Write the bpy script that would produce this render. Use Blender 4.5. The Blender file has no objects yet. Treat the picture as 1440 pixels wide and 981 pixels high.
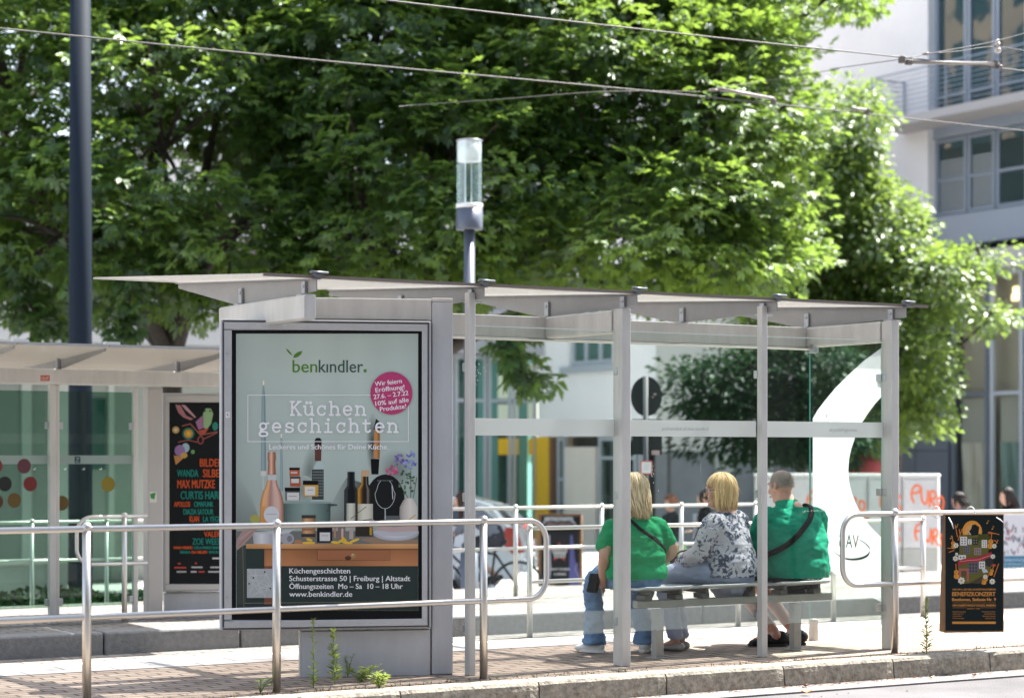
import bpy, bmesh, math, random
from mathutils import Vector, Matrix, noise
R = math.radians
SC = bpy.context.scene
COL = SC.collection

# ------------------------------------------------------------------ camera
F_PX, TH, CAM_H, V_H = 2931.0, 0.5394, 1.42, 640.0     # focal length in photo pixels, yaw, height, horizon row
CS, SN = math.cos(TH), math.sin(TH)
cam = bpy.data.cameras.new('camera'); cam_o = bpy.data.objects.new('camera', cam); COL.objects.link(cam_o)
cam_o.location = (0, 0, CAM_H); cam_o.rotation_euler = (R(90), 0, -TH)
cam.sensor_width = 36; cam.lens = F_PX / 1440 * 36
cam.shift_y = (V_H - 490.5) / 1440
cam.clip_end = 2000; cam.clip_start = 0.1
cam.dof.use_dof = True; cam.dof.focus_distance = 13.9; cam.dof.aperture_fstop = 1.9; cam.dof.aperture_blades = 0
SC.camera = cam_o

# ------------------------------------------------------------------ light
SUN_EL, SUN_AZ = R(60), R(8)          # azimuth measured from +X (along the shelter) towards +Y
w = bpy.data.worlds.new('World'); SC.world = w; w.use_nodes = True
nt = w.node_tree; bg = nt.nodes['Background']
sky = nt.nodes.new('ShaderNodeTexSky'); sky.sky_type = 'NISHITA'; sky.sun_disc = False
sky.sun_elevation = SUN_EL; sky.sun_rotation = math.pi/2 - SUN_AZ
sky.air_density = 1.0; sky.dust_density = 1.5; sky.ozone_density = 1.0
hs = nt.nodes.new('ShaderNodeHueSaturation'); hs.inputs['Saturation'].default_value = .62       # summer haze: a paler sky
nt.links.new(sky.outputs[0], hs.inputs['Color']); nt.links.new(hs.outputs[0], bg.inputs[0]); bg.inputs[1].default_value = 0.12
sun = bpy.data.lights.new('sun', 'SUN'); sun.energy = 5.0; sun.angle = R(0.55); sun.color = (1.0, 0.96, 0.90)
sun_o = bpy.data.objects.new('sun', sun); COL.objects.link(sun_o)
sd = Vector((math.cos(SUN_EL)*math.cos(SUN_AZ), math.cos(SUN_EL)*math.sin(SUN_AZ), math.sin(SUN_EL)))
sun_o.rotation_euler = sd.to_track_quat('Z', 'Y').to_euler(); sun_o.location = (20, 10, 40)
SC.view_settings.view_transform = 'Standard'; SC.view_settings.look = 'None'
SC.view_settings.exposure = 1.94; SC.view_settings.gamma = 1; SC.view_settings.use_curve_mapping = False
SC.cycles.use_denoising = True
SC.cycles.max_bounces = 10; SC.cycles.transparent_max_bounces = 24
SC.cycles.caustics_reflective = False; SC.cycles.caustics_refractive = False
SC.cycles.sample_clamp_indirect = 6

# ------------------------------------------------------------------ geometry helpers
def at(u, v, y=None, z=None, d=None, x=None, plane=None):
    """photo pixel -> the point it shows on a plane of the world"""
    tx, tz = (u-720)/F_PX, (V_H-v)/F_PX
    dx, dy = tx*CS + SN, CS - tx*SN
    if plane is not None:
        p0, n = plane
        k = n.dot(p0 - Vector((0, 0, CAM_H))) / n.dot(Vector((dx, dy, tz)))
    elif d is not None: k = d
    elif y is not None: k = y/dy
    elif x is not None: k = x/dx
    else: k = (z-CAM_H)/tz
    return Vector((dx*k, dy*k, CAM_H + tz*k))
def depth(p): return p[0]*SN + p[1]*CS
CRIGHT, CFWD = Vector((CS, -SN, 0)), Vector((SN, CS, 0))

WM = {}
def tag(o, label=None, cat=None, group=None, kind=None):
    if label: o['label'] = label
    if cat: o['category'] = cat
    if group: o['group'] = group
    if kind: o['kind'] = kind
    return o
def thing(name, label, cat, loc=(0, 0, 0), rotz=0, group=None):
    o = bpy.data.objects.new(name, None); COL.objects.link(o)
    o.location = loc; o.rotation_euler = (0, 0, rotz); o.empty_display_size = .2
    WM[o.name] = Matrix.Translation(Vector(loc)) @ Matrix.Rotation(rotz, 4, 'Z')
    return tag(o, label, cat, group)
def wm(o): return WM.get(o.name, Matrix.Identity(4)) if o else Matrix.Identity(4)

class MB:
    """collects shapes; build() links them as ONE mesh object"""
    def __init__(s): s.v = []; s.f = []; s.m = []; s.T = Matrix.Identity(4); s.mi = 0; s.sm = []
    def add(s, vs, fs, smooth=False, mi=None):
        b = len(s.v); T = s.T
        s.v += [T @ Vector(p) for p in vs]
        for f in fs:
            s.f.append([b+i for i in f]); s.m.append(s.mi if mi is None else mi); s.sm.append(smooth)
        return s
    def box(s, a, b, mi=None):
        x0, y0, z0 = a; x1, y1, z1 = b
        if x0 > x1: x0, x1 = x1, x0
        if y0 > y1: y0, y1 = y1, y0
        if z0 > z1: z0, z1 = z1, z0
        return s.add([(x0,y0,z0),(x1,y0,z0),(x1,y1,z0),(x0,y1,z0),(x0,y0,z1),(x1,y0,z1),(x1,y1,z1),(x0,y1,z1)],
                     [(3,2,1,0),(4,5,6,7),(0,1,5,4),(1,2,6,5),(2,3,7,6),(3,0,4,7)], mi=mi)
    def cbox(s, c, size, mi=None):
        return s.box([c[i]-size[i]/2 for i in range(3)], [c[i]+size[i]/2 for i in range(3)], mi)
    def prism(s, pts, n, mi=None, smooth=False):
        """polygon pts (3D, planar) extruded by vector n"""
        n = Vector(n); k = len(pts); p = [Vector(q) for q in pts]
        nn = Vector((0, 0, 0))
        for i in range(k): nn += p[i].cross(p[(i+1) % k])
        if nn.dot(n) > 0: p.reverse()
        vs = p + [q+n for q in p]
        fs = [tuple(range(k)), tuple(range(2*k-1, k-1, -1))]
        b = len(s.v)
        s.add(vs, fs, mi=mi)
        T = s.T
        s.f += [[b+(i+1) % k, b+i, b+i+k, b+(i+1) % k+k] for i in range(k)]
        s.m += [s.mi if mi is None else mi]*k; s.sm += [smooth]*k
        return s
    def tube(s, pts, r, n=12, caps=True, mi=None, flat=1.0):
        pts = [Vector(p) for p in pts]; k = len(pts)
        rs = r if isinstance(r, (list, tuple)) else [r]*k
        vs, fs = [], []
        t0 = (pts[1]-pts[0]).normalized()
        ref = Vector((0, 0, 1)) if abs(t0.z) < .9 else Vector((1, 0, 0))
        a = t0.cross(ref).normalized()
        for i, p in enumerate(pts):
            t = (pts[min(i+1, k-1)] - pts[max(i-1, 0)])
            t = t.normalized() if t.length > 1e-9 else t0
            a = (a - t*a.dot(t)); a = a.normalized() if a.length > 1e-6 else t.orthogonal().normalized()
            b = t.cross(a)
            for j in range(n):
                q = 2*math.pi*j/n
                vs.append(p + (a*math.cos(q) + b*math.sin(q)*flat)*rs[i])
        for i in range(k-1):
            for j in range(n):
                fs.append((i*n+j, i*n+(j+1) % n, (i+1)*n+(j+1) % n, (i+1)*n+j))
        s.add(vs, fs, True, mi)
        if caps:
            b = len(s.v)-len(vs)
            s.f += [[b+j for j in reversed(range(n))], [b+(k-1)*n+j for j in range(n)]]
            s.m += [s.mi if mi is None else mi]*2; s.sm += [False]*2
        return s
    def cyl(s, c, r, h, n=24, mi=None, r2=None):
        c = Vector(c); return s.tube([c, c+Vector((0, 0, h))], [r, r if r2 is None else r2], n, mi=mi)
    def lathe(s, c, prof, n=28, mi=None, axis='Z'):
        c = Vector(c); vs, fs = [], []; k = len(prof)
        for r, h in prof:
            for j in range(n):
                q = 2*math.pi*j/n
                p = Vector((r*math.cos(q), r*math.sin(q), h))
                if axis == 'Y': p = Vector((p.x, -p.z, p.y))
                if axis == 'X': p = Vector((p.z, p.x, p.y))
                vs.append(c+p)
        for i in range(k-1):
            for j in range(n):
                fs.append((i*n+j, i*n+(j+1) % n, (i+1)*n+(j+1) % n, (i+1)*n+j))
        return s.add(vs, fs, True, mi)
    def ball(s, c, rad, n=16, k=10, mi=None):
        rad = (rad,)*3 if not isinstance(rad, (tuple, list)) else rad
        c = Vector(c); vs = []; fs = []
        for i in range(k+1):
            a = -math.pi/2 + math.pi*i/k
            for j in range(n):
                q = 2*math.pi*j/n
                vs.append(c+Vector((rad[0]*math.cos(a)*math.cos(q), rad[1]*math.cos(a)*math.sin(q), rad[2]*math.sin(a))))
        for i in range(k):
            for j in range(n):
                fs.append((i*n+j, i*n+(j+1) % n, (i+1)*n+(j+1) % n, (i+1)*n+j))
        return s.add(vs, fs, True, mi)
    def build(s, name, mats, parent=None, local=False, bevel=0, sharp=40, merge=False):
        me = bpy.data.meshes.new(name)
        vs = s.v
        if parent and not local:
            inv = wm(parent).inverted(); vs = [inv @ p for p in vs]
        me.from_pydata([tuple(p) for p in vs], [], s.f)
        if not isinstance(mats, (list, tuple)): mats = [mats]
        for m in mats: me.materials.append(m)
        me.polygons.foreach_set('material_index', [min(i, len(mats)-1) for i in s.m])
        me.polygons.foreach_set('use_smooth', [bool(q) for q in s.sm])
        me.update()
        o = bpy.data.objects.new(name, me); COL.objects.link(o)
        if parent: o.parent = parent
        WM[o.name] = wm(parent)
        if bevel:
            md = o.modifiers.new('bevel', 'BEVEL'); md.width = bevel; md.segments = 2; md.limit_method = 'ANGLE'; md.angle_limit = R(50)
        return o
def struct(o): return tag(o, kind='structure')
def children(o): return [c for c in bpy.data.objects if c.parent == o]
def copy_tree(o, parent=None):
    c = o.copy(); COL.objects.link(c)
    if parent: c.parent = parent
    for ch in children(o): copy_tree(ch, c)
    return c
def spline(pts, k=6):
    """Catmull-Rom through points of any dimension"""
    n = len(pts); out = []
    for i in range(n-1):
        p0, p1, p2, p3 = pts[max(i-1, 0)], pts[i], pts[i+1], pts[min(i+2, n-1)]
        for j in range(k):
            t = j/k
            out.append(tuple(.5*((2*b)+(c-a)*t+(2*a-5*b+4*c-d)*t*t+(3*b-a-3*c+d)*t**3) for a, b, c, d in zip(p0, p1, p2, p3)))
    out.append(tuple(pts[-1])); return out

# ------------------------------------------------------------------ materials
def new_mat(name):
    m = bpy.data.materials.new(name); m.use_nodes = True
    return m, m.node_tree, m.node_tree.nodes['Principled BSDF']
def pb(name, col, rough=.6, metal=0.0, spec=.5, bump=0, bscale=40, var=0, vscale=3, coat=0, stretch=None):
    """principled surface with noise-varied colour and bump"""
    m, t, p = new_mat(name)
    p.inputs['Base Color'].default_value = (*col, 1); p.inputs['Roughness'].default_value = rough
    p.inputs['Metallic'].default_value = metal; p.inputs['Specular IOR Level'].default_value = spec
    p.inputs['Coat Weight'].default_value = coat
    L = t.links; N = t.nodes
    if var or bump:
        tc = N.new('ShaderNodeTexCoord'); src = tc.outputs['Object']
        if stretch:
            mp = N.new('ShaderNodeMapping'); mp.inputs['Scale'].default_value = stretch
            L.new(src, mp.inputs[0]); src = mp.outputs[0]
    if var:
        nz = N.new('ShaderNodeTexNoise'); nz.inputs['Scale'].default_value = vscale; nz.inputs['Detail'].default_value = 6; nz.inputs['Roughness'].default_value = .65
        L.new(src, nz.inputs['Vector'])
        mx = N.new('ShaderNodeMix'); mx.data_type = 'RGBA'
        mr = N.new('ShaderNodeMapRange'); mr.inputs[1].default_value = .3; mr.inputs[2].default_value = .7
        L.new(nz.outputs[0], mr.inputs[0]); L.new(mr.outputs[0], mx.inputs[0])
        mx.inputs[6].default_value = (*[c*(1-var) for c in col], 1); mx.inputs[7].default_value = (*[min(1, c*(1+var)) for c in col], 1)
        L.new(mx.outputs[2], p.inputs['Base Color'])
        mr2 = N.new('ShaderNodeMapRange'); mr2.inputs[3].default_value = max(.02, rough-.08); mr2.inputs[4].default_value = min(1, rough+.08)
        L.new(nz.outputs[0], mr2.inputs[0]); L.new(mr2.outputs[0], p.inputs['Roughness'])
    if bump:
        n2 = N.new('ShaderNodeTexNoise'); n2.inputs['Scale'].default_value = bscale; n2.inputs['Detail'].default_value = 5
        L.new(src, n2.inputs['Vector'])
        b = N.new('ShaderNodeBump'); b.inputs['Strength'].default_value = bump; b.inputs['Distance'].default_value = .01
        L.new(n2.outputs[0], b.inputs['Height']); L.new(b.outputs[0], p.inputs['Normal'])
    return m
def glass_mat(name, tint, refl=.06, rough=.01):
    m, t, p = new_mat(name); N, L = t.nodes, t.links
    tr = N.new('ShaderNodeBsdfTransparent'); tr.inputs[0].default_value = (*tint, 1)
    gl = N.new('ShaderNodeBsdfGlossy'); gl.inputs['Roughness'].default_value = rough; gl.inputs[0].default_value = (1, 1, 1, 1)
    fr = N.new('ShaderNodeLayerWeight'); fr.inputs[0].default_value = .12
    ma = N.new('ShaderNodeMath'); ma.operation = 'MULTIPLY_ADD'; ma.inputs[1].default_value = .16; ma.inputs[2].default_value = refl
    L.new(fr.outputs['Fresnel'], ma.inputs[0])
    mx = N.new('ShaderNodeMixShader'); L.new(ma.outputs[0], mx.inputs[0]); L.new(tr.outputs[0], mx.inputs[1]); L.new(gl.outputs[0], mx.inputs[2])
    L.new(mx.outputs[0], N['Material Output'].inputs[0]); return m
def film_mat(name, col, opacity, transl=.4):
    """printed film or milky glass: part diffuse, part see-through"""
    m, t, p = new_mat(name); N, L = t.nodes, t.links
    tr = N.new('ShaderNodeBsdfTransparent')
    df = N.new('ShaderNodeBsdfDiffuse'); df.inputs[0].default_value = (*col, 1)
    tl = N.new('ShaderNodeBsdfTranslucent'); tl.inputs[0].default_value = (*col, 1)
    m1 = N.new('ShaderNodeMixShader'); m1.inputs[0].default_value = transl; L.new(df.outputs[0], m1.inputs[1]); L.new(tl.outputs[0], m1.inputs[2])
    m2 = N.new('ShaderNodeMixShader'); m2.inputs[0].default_value = opacity; L.new(tr.outputs[0], m2.inputs[1]); L.new(m1.outputs[0], m2.inputs[2])
    L.new(m2.outputs[0], N['Material Output'].inputs[0]); return m
def ramp(N, stops):
    r = N.new('ShaderNodeValToRGB'); e = r.color_ramp.elements
    while len(e) < len(stops): e.new(.5)
    for el, (p, c) in zip(e, stops): el.position = p; el.color = (*c, 1)
    return r
def paving_mat(name, c1, c2, mortar, bw, bh, off=.5, bump=.5, rot=0):
    m, t, p = new_mat(name); N, L = t.nodes, t.links
    tc = N.new('ShaderNodeTexCoord'); mp = N.new('ShaderNodeMapping'); mp.inputs['Rotation'].default_value = (0, 0, rot); L.new(tc.outputs['Object'], mp.inputs[0])
    nz0 = N.new('ShaderNodeTexNoise'); nz0.inputs['Scale'].default_value = 9; L.new(mp.outputs[0], nz0.inputs['Vector'])
    ad = N.new('ShaderNodeMix'); ad.data_type = 'VECTOR'; ad.inputs[0].default_value = .012
    L.new(mp.outputs[0], ad.inputs[4]); L.new(nz0.outputs['Color'], ad.inputs[5])
    br = N.new('ShaderNodeTexBrick'); br.offset = off; br.inputs['Scale'].default_value = 1
    br.inputs['Brick Width'].default_value = bw; br.inputs['Row Height'].default_value = bh
    br.inputs['Mortar Size'].default_value = .010; br.inputs['Mortar Smooth'].default_value = .3
    br.inputs['Color1'].default_value = (*c1, 1); br.inputs['Color2'].default_value = (*c2, 1); br.inputs['Mortar'].default_value = (*mortar, 1)
    L.new(ad.outputs[1], br.inputs['Vector'])
    nz = N.new('ShaderNodeTexNoise'); nz.inputs['Scale'].default_value = 1.7; nz.inputs['Detail'].default_value = 8; nz.inputs['Roughness'].default_value = .7; L.new(tc.outputs['Object'], nz.inputs['Vector'])
    rp = ramp(N, [(.30, (.50, .47, .44)), (.42, (.78, .76, .74)), (.55, (1, 1, 1)), (.75, (1.0, .96, .91))]); L.new(nz.outputs[0], rp.inputs[0])
    mu = N.new('ShaderNodeMix'); mu.data_type = 'RGBA'; mu.blend_type = 'MULTIPLY'; mu.inputs[0].default_value = 1
    L.new(br.outputs['Color'], mu.inputs[6]); L.new(rp.outputs[0], mu.inputs[7]); L.new(mu.outputs[2], p.inputs['Base Color'])
    p.inputs['Roughness'].default_value = .85
    nb = N.new('ShaderNodeTexNoise'); nb.inputs['Scale'].default_value = 60; L.new(tc.outputs['Object'], nb.inputs['Vector'])
    ms = N.new('ShaderNodeMath'); ms.operation = 'MULTIPLY_ADD'; ms.inputs[1].default_value = -1.5; L.new(br.outputs['Fac'], ms.inputs[0]); L.new(nb.outputs[0], ms.inputs[2])
    b = N.new('ShaderNodeBump'); b.inputs['Strength'].default_value = bump; b.inputs['Distance'].default_value = .008; L.new(ms.outputs[0], b.inputs['Height']); L.new(b.outputs[0], p.inputs['Normal'])
    return m
def leaf_mat(name, a, b, tcol, tr=.42, gloss=.07):
    m, t, p = new_mat(name); N, L = t.nodes, t.links
    ge = N.new('ShaderNodeNewGeometry')
    rp = ramp(N, [(0, a), (.9, b), (1, tuple(min(1, c*k) for c, k in zip(b, (1.9, 1.35, .9))))]); L.new(ge.outputs['Random Per Island'], rp.inputs[0])
    df = N.new('ShaderNodeBsdfDiffuse'); L.new(rp.outputs[0], df.inputs[0])
    tl = N.new('ShaderNodeBsdfTranslucent'); tl.inputs[0].default_value = (*tcol, 1)
    m1 = N.new('ShaderNodeMixShader'); m1.inputs[0].default_value = tr; L.new(df.outputs[0], m1.inputs[1]); L.new(tl.outputs[0], m1.inputs[2])
    gl = N.new('ShaderNodeBsdfGlossy'); gl.inputs['Roughness'].default_value = .42; gl.inputs[0].default_value = (.9, .95, .9, 1)
    m2 = N.new('ShaderNodeMixShader'); m2.inputs[0].default_value = gloss; L.new(m1.outputs[0], m2.inputs[1]); L.new(gl.outputs[0], m2.inputs[2])
    L.new(m2.outputs[0], N['Material Output'].inputs[0]); return m

M = {}
M['alu'] = pb('painted_aluminium', (.51, .50, .475), .45, .25, var=.13, vscale=7, bump=.05, bscale=120, stretch=(1, 1, .22))
M['alu_grey'] = pb('grey_powder_coat', (.475, .485, .505), .5, .2, var=.10, vscale=6, bump=.04, bscale=90, stretch=(1, 1, .25))
M['rib'] = pb('rib_sheet_metal', (.275, .27, .265), .5, .3, var=.08, vscale=6)
M['steel'] = pb('brushed_stainless', (.53, .51, .48), .38, 1.0, var=.03, vscale=40)
M['steel_bright'] = pb('galvanised_rail', (.62, .60, .57), .40, .6, var=.04, vscale=12)
M['clamp'] = pb('zinc_clamp', (.42, .43, .45), .35, .9, var=.1, vscale=30)
M['dark_clamp'] = pb('dark_clamp', (.14, .15, .17), .4, .5)
M['rubber'] = pb('black_rubber', (.015, .015, .016), .6)
M['black'] = pb('black_gloss', (.006, .008, .010), .25)
M['glass'] = glass_mat('clear_glass', (.925, .96, .945), .010)
M['glass_edge'] = pb('glass_edge', (.12, .42, .34), .2)
M['tint_glass'] = glass_mat('greenish_glass', (.55, .68, .615), .025)
M['milky'] = film_mat('milky_film', (.85, .86, .88), .19, .5)
M['white_film'] = film_mat('white_film', (.66, .66, .68), .93, .5)
M['white_film2'] = film_mat('white_stripe_film', (.90, .88, .89), .86, .55)
M['roof'] = film_mat('printed_roof_glass', (.50, .485, .465), .43, .26)
M['roof_shaded'] = film_mat('shaded_roof_glass', (.30, .275, .24), .72, .25)  # greyer copy of the roof glass, tree shade put into its colour
M['white'] = pb('white_paint', (.8, .8, .79), .5)
M['paving'] = paving_mat('block_paving', (.385, .30, .23), (.27, .21, .16), (.07, .058, .046), .21, .105)
M['paving_far'] = paving_mat('pale_paving', (.27, .245, .22), (.20, .18, .165), (.07, .065, .06), .22, .11)
M['slab'] = paving_mat('pale_edge_slab', (.50, .48, .46), (.43, .41, .40), (.2, .19, .18), .6, .6, bump=.2)
M['granite'] = pb('granite_kerb', (.275, .245, .195), .85, bump=1.0, bscale=45, var=.50, vscale=24)
M['granite_grey'] = pb('grey_granite_kerb', (.19, .19, .185), .8, bump=.5, bscale=60, var=.25, vscale=20)
M['asphalt'] = pb('pale_asphalt', (.112, .106, .109), .9, bump=.7, bscale=130, var=.30, vscale=1.3)
M['gutter'] = pb('gutter_stone', (.165, .153, .148), .9, bump=.6, bscale=80, var=.28, vscale=8)
M['rail_iron'] = pb('tram_rail', (.30, .27, .24), .35, .9)
# ================================================================== the ground
Y_KERB, Y_RAIL, Y_S, Y_EDGE, Y_FAR, Y_END = 11.13, 11.46, 11.69, 14.03, 16.05, 19.3
m = MB(); m.add([(-400, -300, -.66), (400, -300, -.66), (400, 500, -.66), (-400, 500, -.66)], [(0, 1, 2, 3)])
struct(m.build('ground', pb('street_asphalt', (.44, .425, .41), .9, bump=.2, bscale=90, var=.15, vscale=1.1)))
m = MB(); m.box((-40, -30, -.63), (60, Y_KERB-.30, -.15)); struct(m.build('road', M['asphalt']))
m = MB(); m.box((-40, Y_KERB-.297, -.62), (60, Y_KERB-.003, -.138)); struct(m.build('gutter', M['gutter']))
m = MB(); rnd = random.Random(4); x = -8.0
while x < 30:                                                # rough granite kerb stones with open joints
    L_ = .94 + rnd.uniform(-.05, .05); j = .012
    nx, nz = 14, 3; vs = []; fs = []
    prof = [(0.0, -.16), (.0, -.10), (0, -.05), (.002, -.018), (.016, .004), (.17, .004)]
    for i in range(nx+1):
        for k, (py, pz) in enumerate(prof):
            xx = x + j/2 + (L_-j)*i/nx
            e = .012 if i in (0, nx) and 0 < k < 5 else 0
            o = noise.noise(Vector((xx*7, pz*9, 3.1)))*.008 if k < 5 else 0
            vs.append((xx, Y_KERB+py+o+e, pz + (noise.noise(Vector((xx*5, 1, 7)))*.004 - e*.5 if 2 < k < 5 else 0)))
    K = len(prof)
    for i in range(nx):
        for k in range(K-1): fs.append((i*K+k, (i+1)*K+k, (i+1)*K+k+1, i*K+k+1))
    fs += [tuple(range(K)), tuple(nx*K+k for k in reversed(range(K)))]
    m.add(vs, fs, False); x += L_
struct(m.build('kerb', M['granite']))
m = MB(); m.box((-8, Y_KERB+.03, -.15), (30, Y_KERB+.14, -.012)); struct(m.build('kerb_bedding', pb('joint_mortar', (.10, .09, .08), .95)))
m = MB(); m.box((-30, Y_KERB+.165, -.62), (45, 13.18, 0)); struct(m.build('pavement', M['paving']))
m = MB(); m.box((-30, 13.183, -.62), (45, Y_EDGE-.26, .003)); struct(m.build('platform_edge', M['slab']))
m = MB(); m.box((-30, Y_EDGE-.257, -.62), (45, Y_EDGE, 0)); struct(m.build('platform_border', M['paving_far']))
m = MB(); m.box((-40, Y_EDGE+.003, -.62), (55, Y_FAR-.003, -.18)); struct(m.build('track_bed', M['paving_far']))
m = MB()
for yy in (14.4, 15.72): m.box((-40, yy, -.3), (55, yy+.06, -.174))
struct(m.build('tram_rails', M['rail_iron']))
m = MB(); x = -12.0
while x < 40:
    m.box((x+.006, Y_FAR, -.2), (x+1.18, Y_FAR+.28, .002)); x += 1.186
struct(m.build('far_kerb', M['granite_grey'], bevel=.018))
m = MB(); m.box((-30, Y_FAR+.283, -.62), (55, Y_END, 0)); struct(m.build('far_platform', M['paving_far']))
# grass and grit growing along the joint behind the kerb
m = MB(); rnd = random.Random(8)
for i in range(700):
    xx = rnd.uniform(2.5, 16); q = noise.noise(Vector((xx*1.3, 0, 0)))
    if q < -.12 and rnd.random() < .75: continue
    yy = Y_KERB + rnd.uniform(.16, .32); a = rnd.uniform(0, 6.3); h = rnd.uniform(.006, .028)
    dx, dy = math.cos(a)*.01, math.sin(a)*.01
    m.add([(xx-dy*.4, yy+dx*.4, 0), (xx+dy*.4, yy-dx*.4, 0), (xx+dx*1.4, yy+dy*1.4, h)], [(0, 1, 2)])
M['moss'] = leaf_mat('moss', (.05, .05, .02), (.11, .09, .035), (.15, .17, .04), .2, 0)
tag(m.build('kerb_moss', M['moss']), kind='stuff')

# grit, husks and dry leaf crumbs blown against the kerb and along the pavement edge
m = MB(); rnd = random.Random(21)
for i in range(1500):
    xx = rnd.uniform(3, 16); k = rnd.random()
    if k < .55: yy, z0 = Y_KERB - .004 - abs(rnd.gauss(0, .05)), -.137
    elif k < .9: yy, z0 = Y_KERB + .17 + abs(rnd.gauss(0, .12)), .0015
    else: yy, z0 = rnd.uniform(9.8, 10.8), -.149
    a = rnd.uniform(0, 6.3); l = rnd.uniform(.003, .016)*(1.4 if k < .55 else 1); w_ = l*rnd.uniform(.3, .7); c, s_ = math.cos(a), math.sin(a)
    m.add([(xx-c*l, yy-s_*l, z0), (xx+s_*w_, yy-c*w_, z0+.002), (xx+c*l, yy+s_*l, z0+rnd.uniform(.001, .008)), (xx-s_*w_, yy+c*w_, z0+.002)], [(0, 1, 2), (0, 2, 3)])
M['grit'] = leaf_mat('grit', (.05, .03, .018), (.26, .15, .08), (.1, .06, .03), .1, 0)
tag(m.build('gutter_litter', M['grit']), kind='stuff')
# ================================================================== the bus shelter
X0, DX, Y_B = 6.682, 1.1853, 12.68
PX = [X0 + DX*k for k in range(-1, 4)]
Z_BB, Z_BT = 2.25, 2.405
sh = thing('bus_shelter', 'grey metal bus shelter with winged glass roof and clear back panes, three people seated inside', 'bus shelter', (8.4, Y_S, 0))
def thick_post(x, name='post'):
    m = MB(); m.box((x-.035, Y_S-.05, 0), (x+.035, Y_S+.012, Z_BT+.002)); m.box((x-.028, Y_S+.014, 0), (x+.028, Y_S+.075, Z_BT))
    m.box((x-.012, Y_S+.0, .0), (x+.012, Y_S+.03, Z_BT-.01))
    return m.build('post', M['alu'], sh, bevel=.006)
for k in (2, 4): thick_post(PX[k])
for k in (1, 3):
    m = MB(); m.box((PX[k]-.025, Y_S-.03, 0), (PX[k]+.025, Y_S+.03, 2.47)); m.build('mullion_post', M['alu'], sh, bevel=.006)
for k in (0, 2, 4):                                          # transverse beams
    x = PX[k]; m = MB()
    pr = [(x-.04, Z_BB+.012), (x-.028, Z_BB), (x+.028, Z_BB), (x+.04, Z_BB+.012), (x+.04, Z_BT-.012), (x+.028, Z_BT), (x-.028, Z_BT), (x-.04, Z_BT-.012)]
    y0 = Y_S+.077 if k else Y_S-.10
    m.prism([(a, y0, b) for a, b in pr], (0, (Y_B-.062 if k else Y_B+.24)-y0, 0)); m.build('cross_beam', M['alu'], sh, bevel=.004)
m = MB(); m.box((PX[0]+.045, Y_B-.06, Z_BB), (PX[4]+.06, Y_B+.06, Z_BT)); m.box((PX[0]+.045, Y_B-.075, Z_BB-.012), (PX[4]+.06, Y_B+.075, Z_BB-.002))
m.build('front_beam', M['alu'], sh, bevel=.006)
def zroof(y): return 2.520 + (y-11.6)*.0575
for k in range(5):                                           # tapered ribs, each a thin web with a flange on top
    x = PX[k]+.03; m = MB(); y0, y1 = 11.56, 13.80
    zt = lambda y: zroof(y)-.022
    poly = [(y0, zt(y0)), (y1, zt(y1)), (y1, zt(y1)-.03), (Y_B+.12, 2.418), (Y_B-.1, 2.412), (y0+.2, 2.42), (y0, 2.425)]
    m.prism([(x-.004, a, b) for a, b in poly], (.008, 0, 0))
    m.prism([(x-.03, y0, zt(y0)), (x+.03, y0, zt(y0)), (x+.03, y1, zt(y1)), (x-.03, y1, zt(y1))], (0, 0, .006))
    r = m.build('roof_rib', M['rib'], sh)
    for yy, zb, h in ((Y_S+.02, Z_BT+.002, .085), (Y_B, Z_BT+.001, .11)):
        b = MB(); b.box((x-.022, yy-.025, zb), (x-.006, yy+.025, zb+h)); b.box((x-.05, yy-.04, zb), (x+.05, yy+.04, zb+.008))
        b.lathe((x-.022, yy, zb+h-.03), [(0.0, -.006), (.011, -.006), (.011, .0)], 10, axis='X'); b.build('bracket', M['clamp'], r)
    c = MB(); c.tube([(x-.05, 11.545, zroof(11.545)+.022), (x+.07, 11.545, zroof(11.545)+.020)], .009, 10); c.box((x-.02, 11.535, zroof(11.5)-.01), (x+.02, 11.59, zroof(11.5)+.012))
    c.build('seam_clamp', M['dark_clamp'], r)
xs = [PX[0]-.33] + [p+.03 for p in PX] + [PX[4]+.25]
for i in range(6):                                           # glass sheets, slightly sagging, with a printed dot grid
    xa, xb = xs[i]+.006, xs[i+1]-.006; m = MB(); n = 8; vs = []; fs = []
    for a in range(n+1):
        for b in range(2):
            for c in range(2):
                t = a/n; y = (11.57, 13.84)[b]
                if i == 0 and t == 0: y = (11.57, 13.84)[b]
                sag = -.012*4*t*(1-t) if 0 < i < 5 else 0
                vs.append((xa+(xb-xa)*t - (.26*(1-t) if (i == 0 and b == 1) else 0), y, zroof(y)-.012+.012*c+sag))
    q = lambda a, b, c: a*4+b*2+c
    for a in range(n):
        fs += [(q(a,0,1), q(a+1,0,1), q(a+1,1,1), q(a,1,1)), (q(a,0,0), q(a,1,0), q(a+1,1,0), q(a+1,0,0)),
               (q(a,0,0), q(a+1,0,0), q(a+1,0,1), q(a,0,1)), (q(a,1,1), q(a+1,1,1), q(a+1,1,0), q(a,1,0))]
    fs += [(q(0,0,0), q(0,0,1), q(0,1,1), q(0,1,0)), (q(n,0,0), q(n,1,0), q(n,1,1), q(n,0,1))]
    m.add(vs, fs); o = m.build('roof_panel', M['roof'], sh)
    e = MB(); e.prism([(xa, 11.562, zroof(11.56)-.016), (xb, 11.562, zroof(11.56)-.016), (xb, 11.562, zroof(11.56)+.004), (xa, 11.562, zroof(11.56)+.004)], (0, .006, 0))
    e.build('edge_trim', pb('roof_edge_trim', (.16, .13, .11), .6), o)
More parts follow.
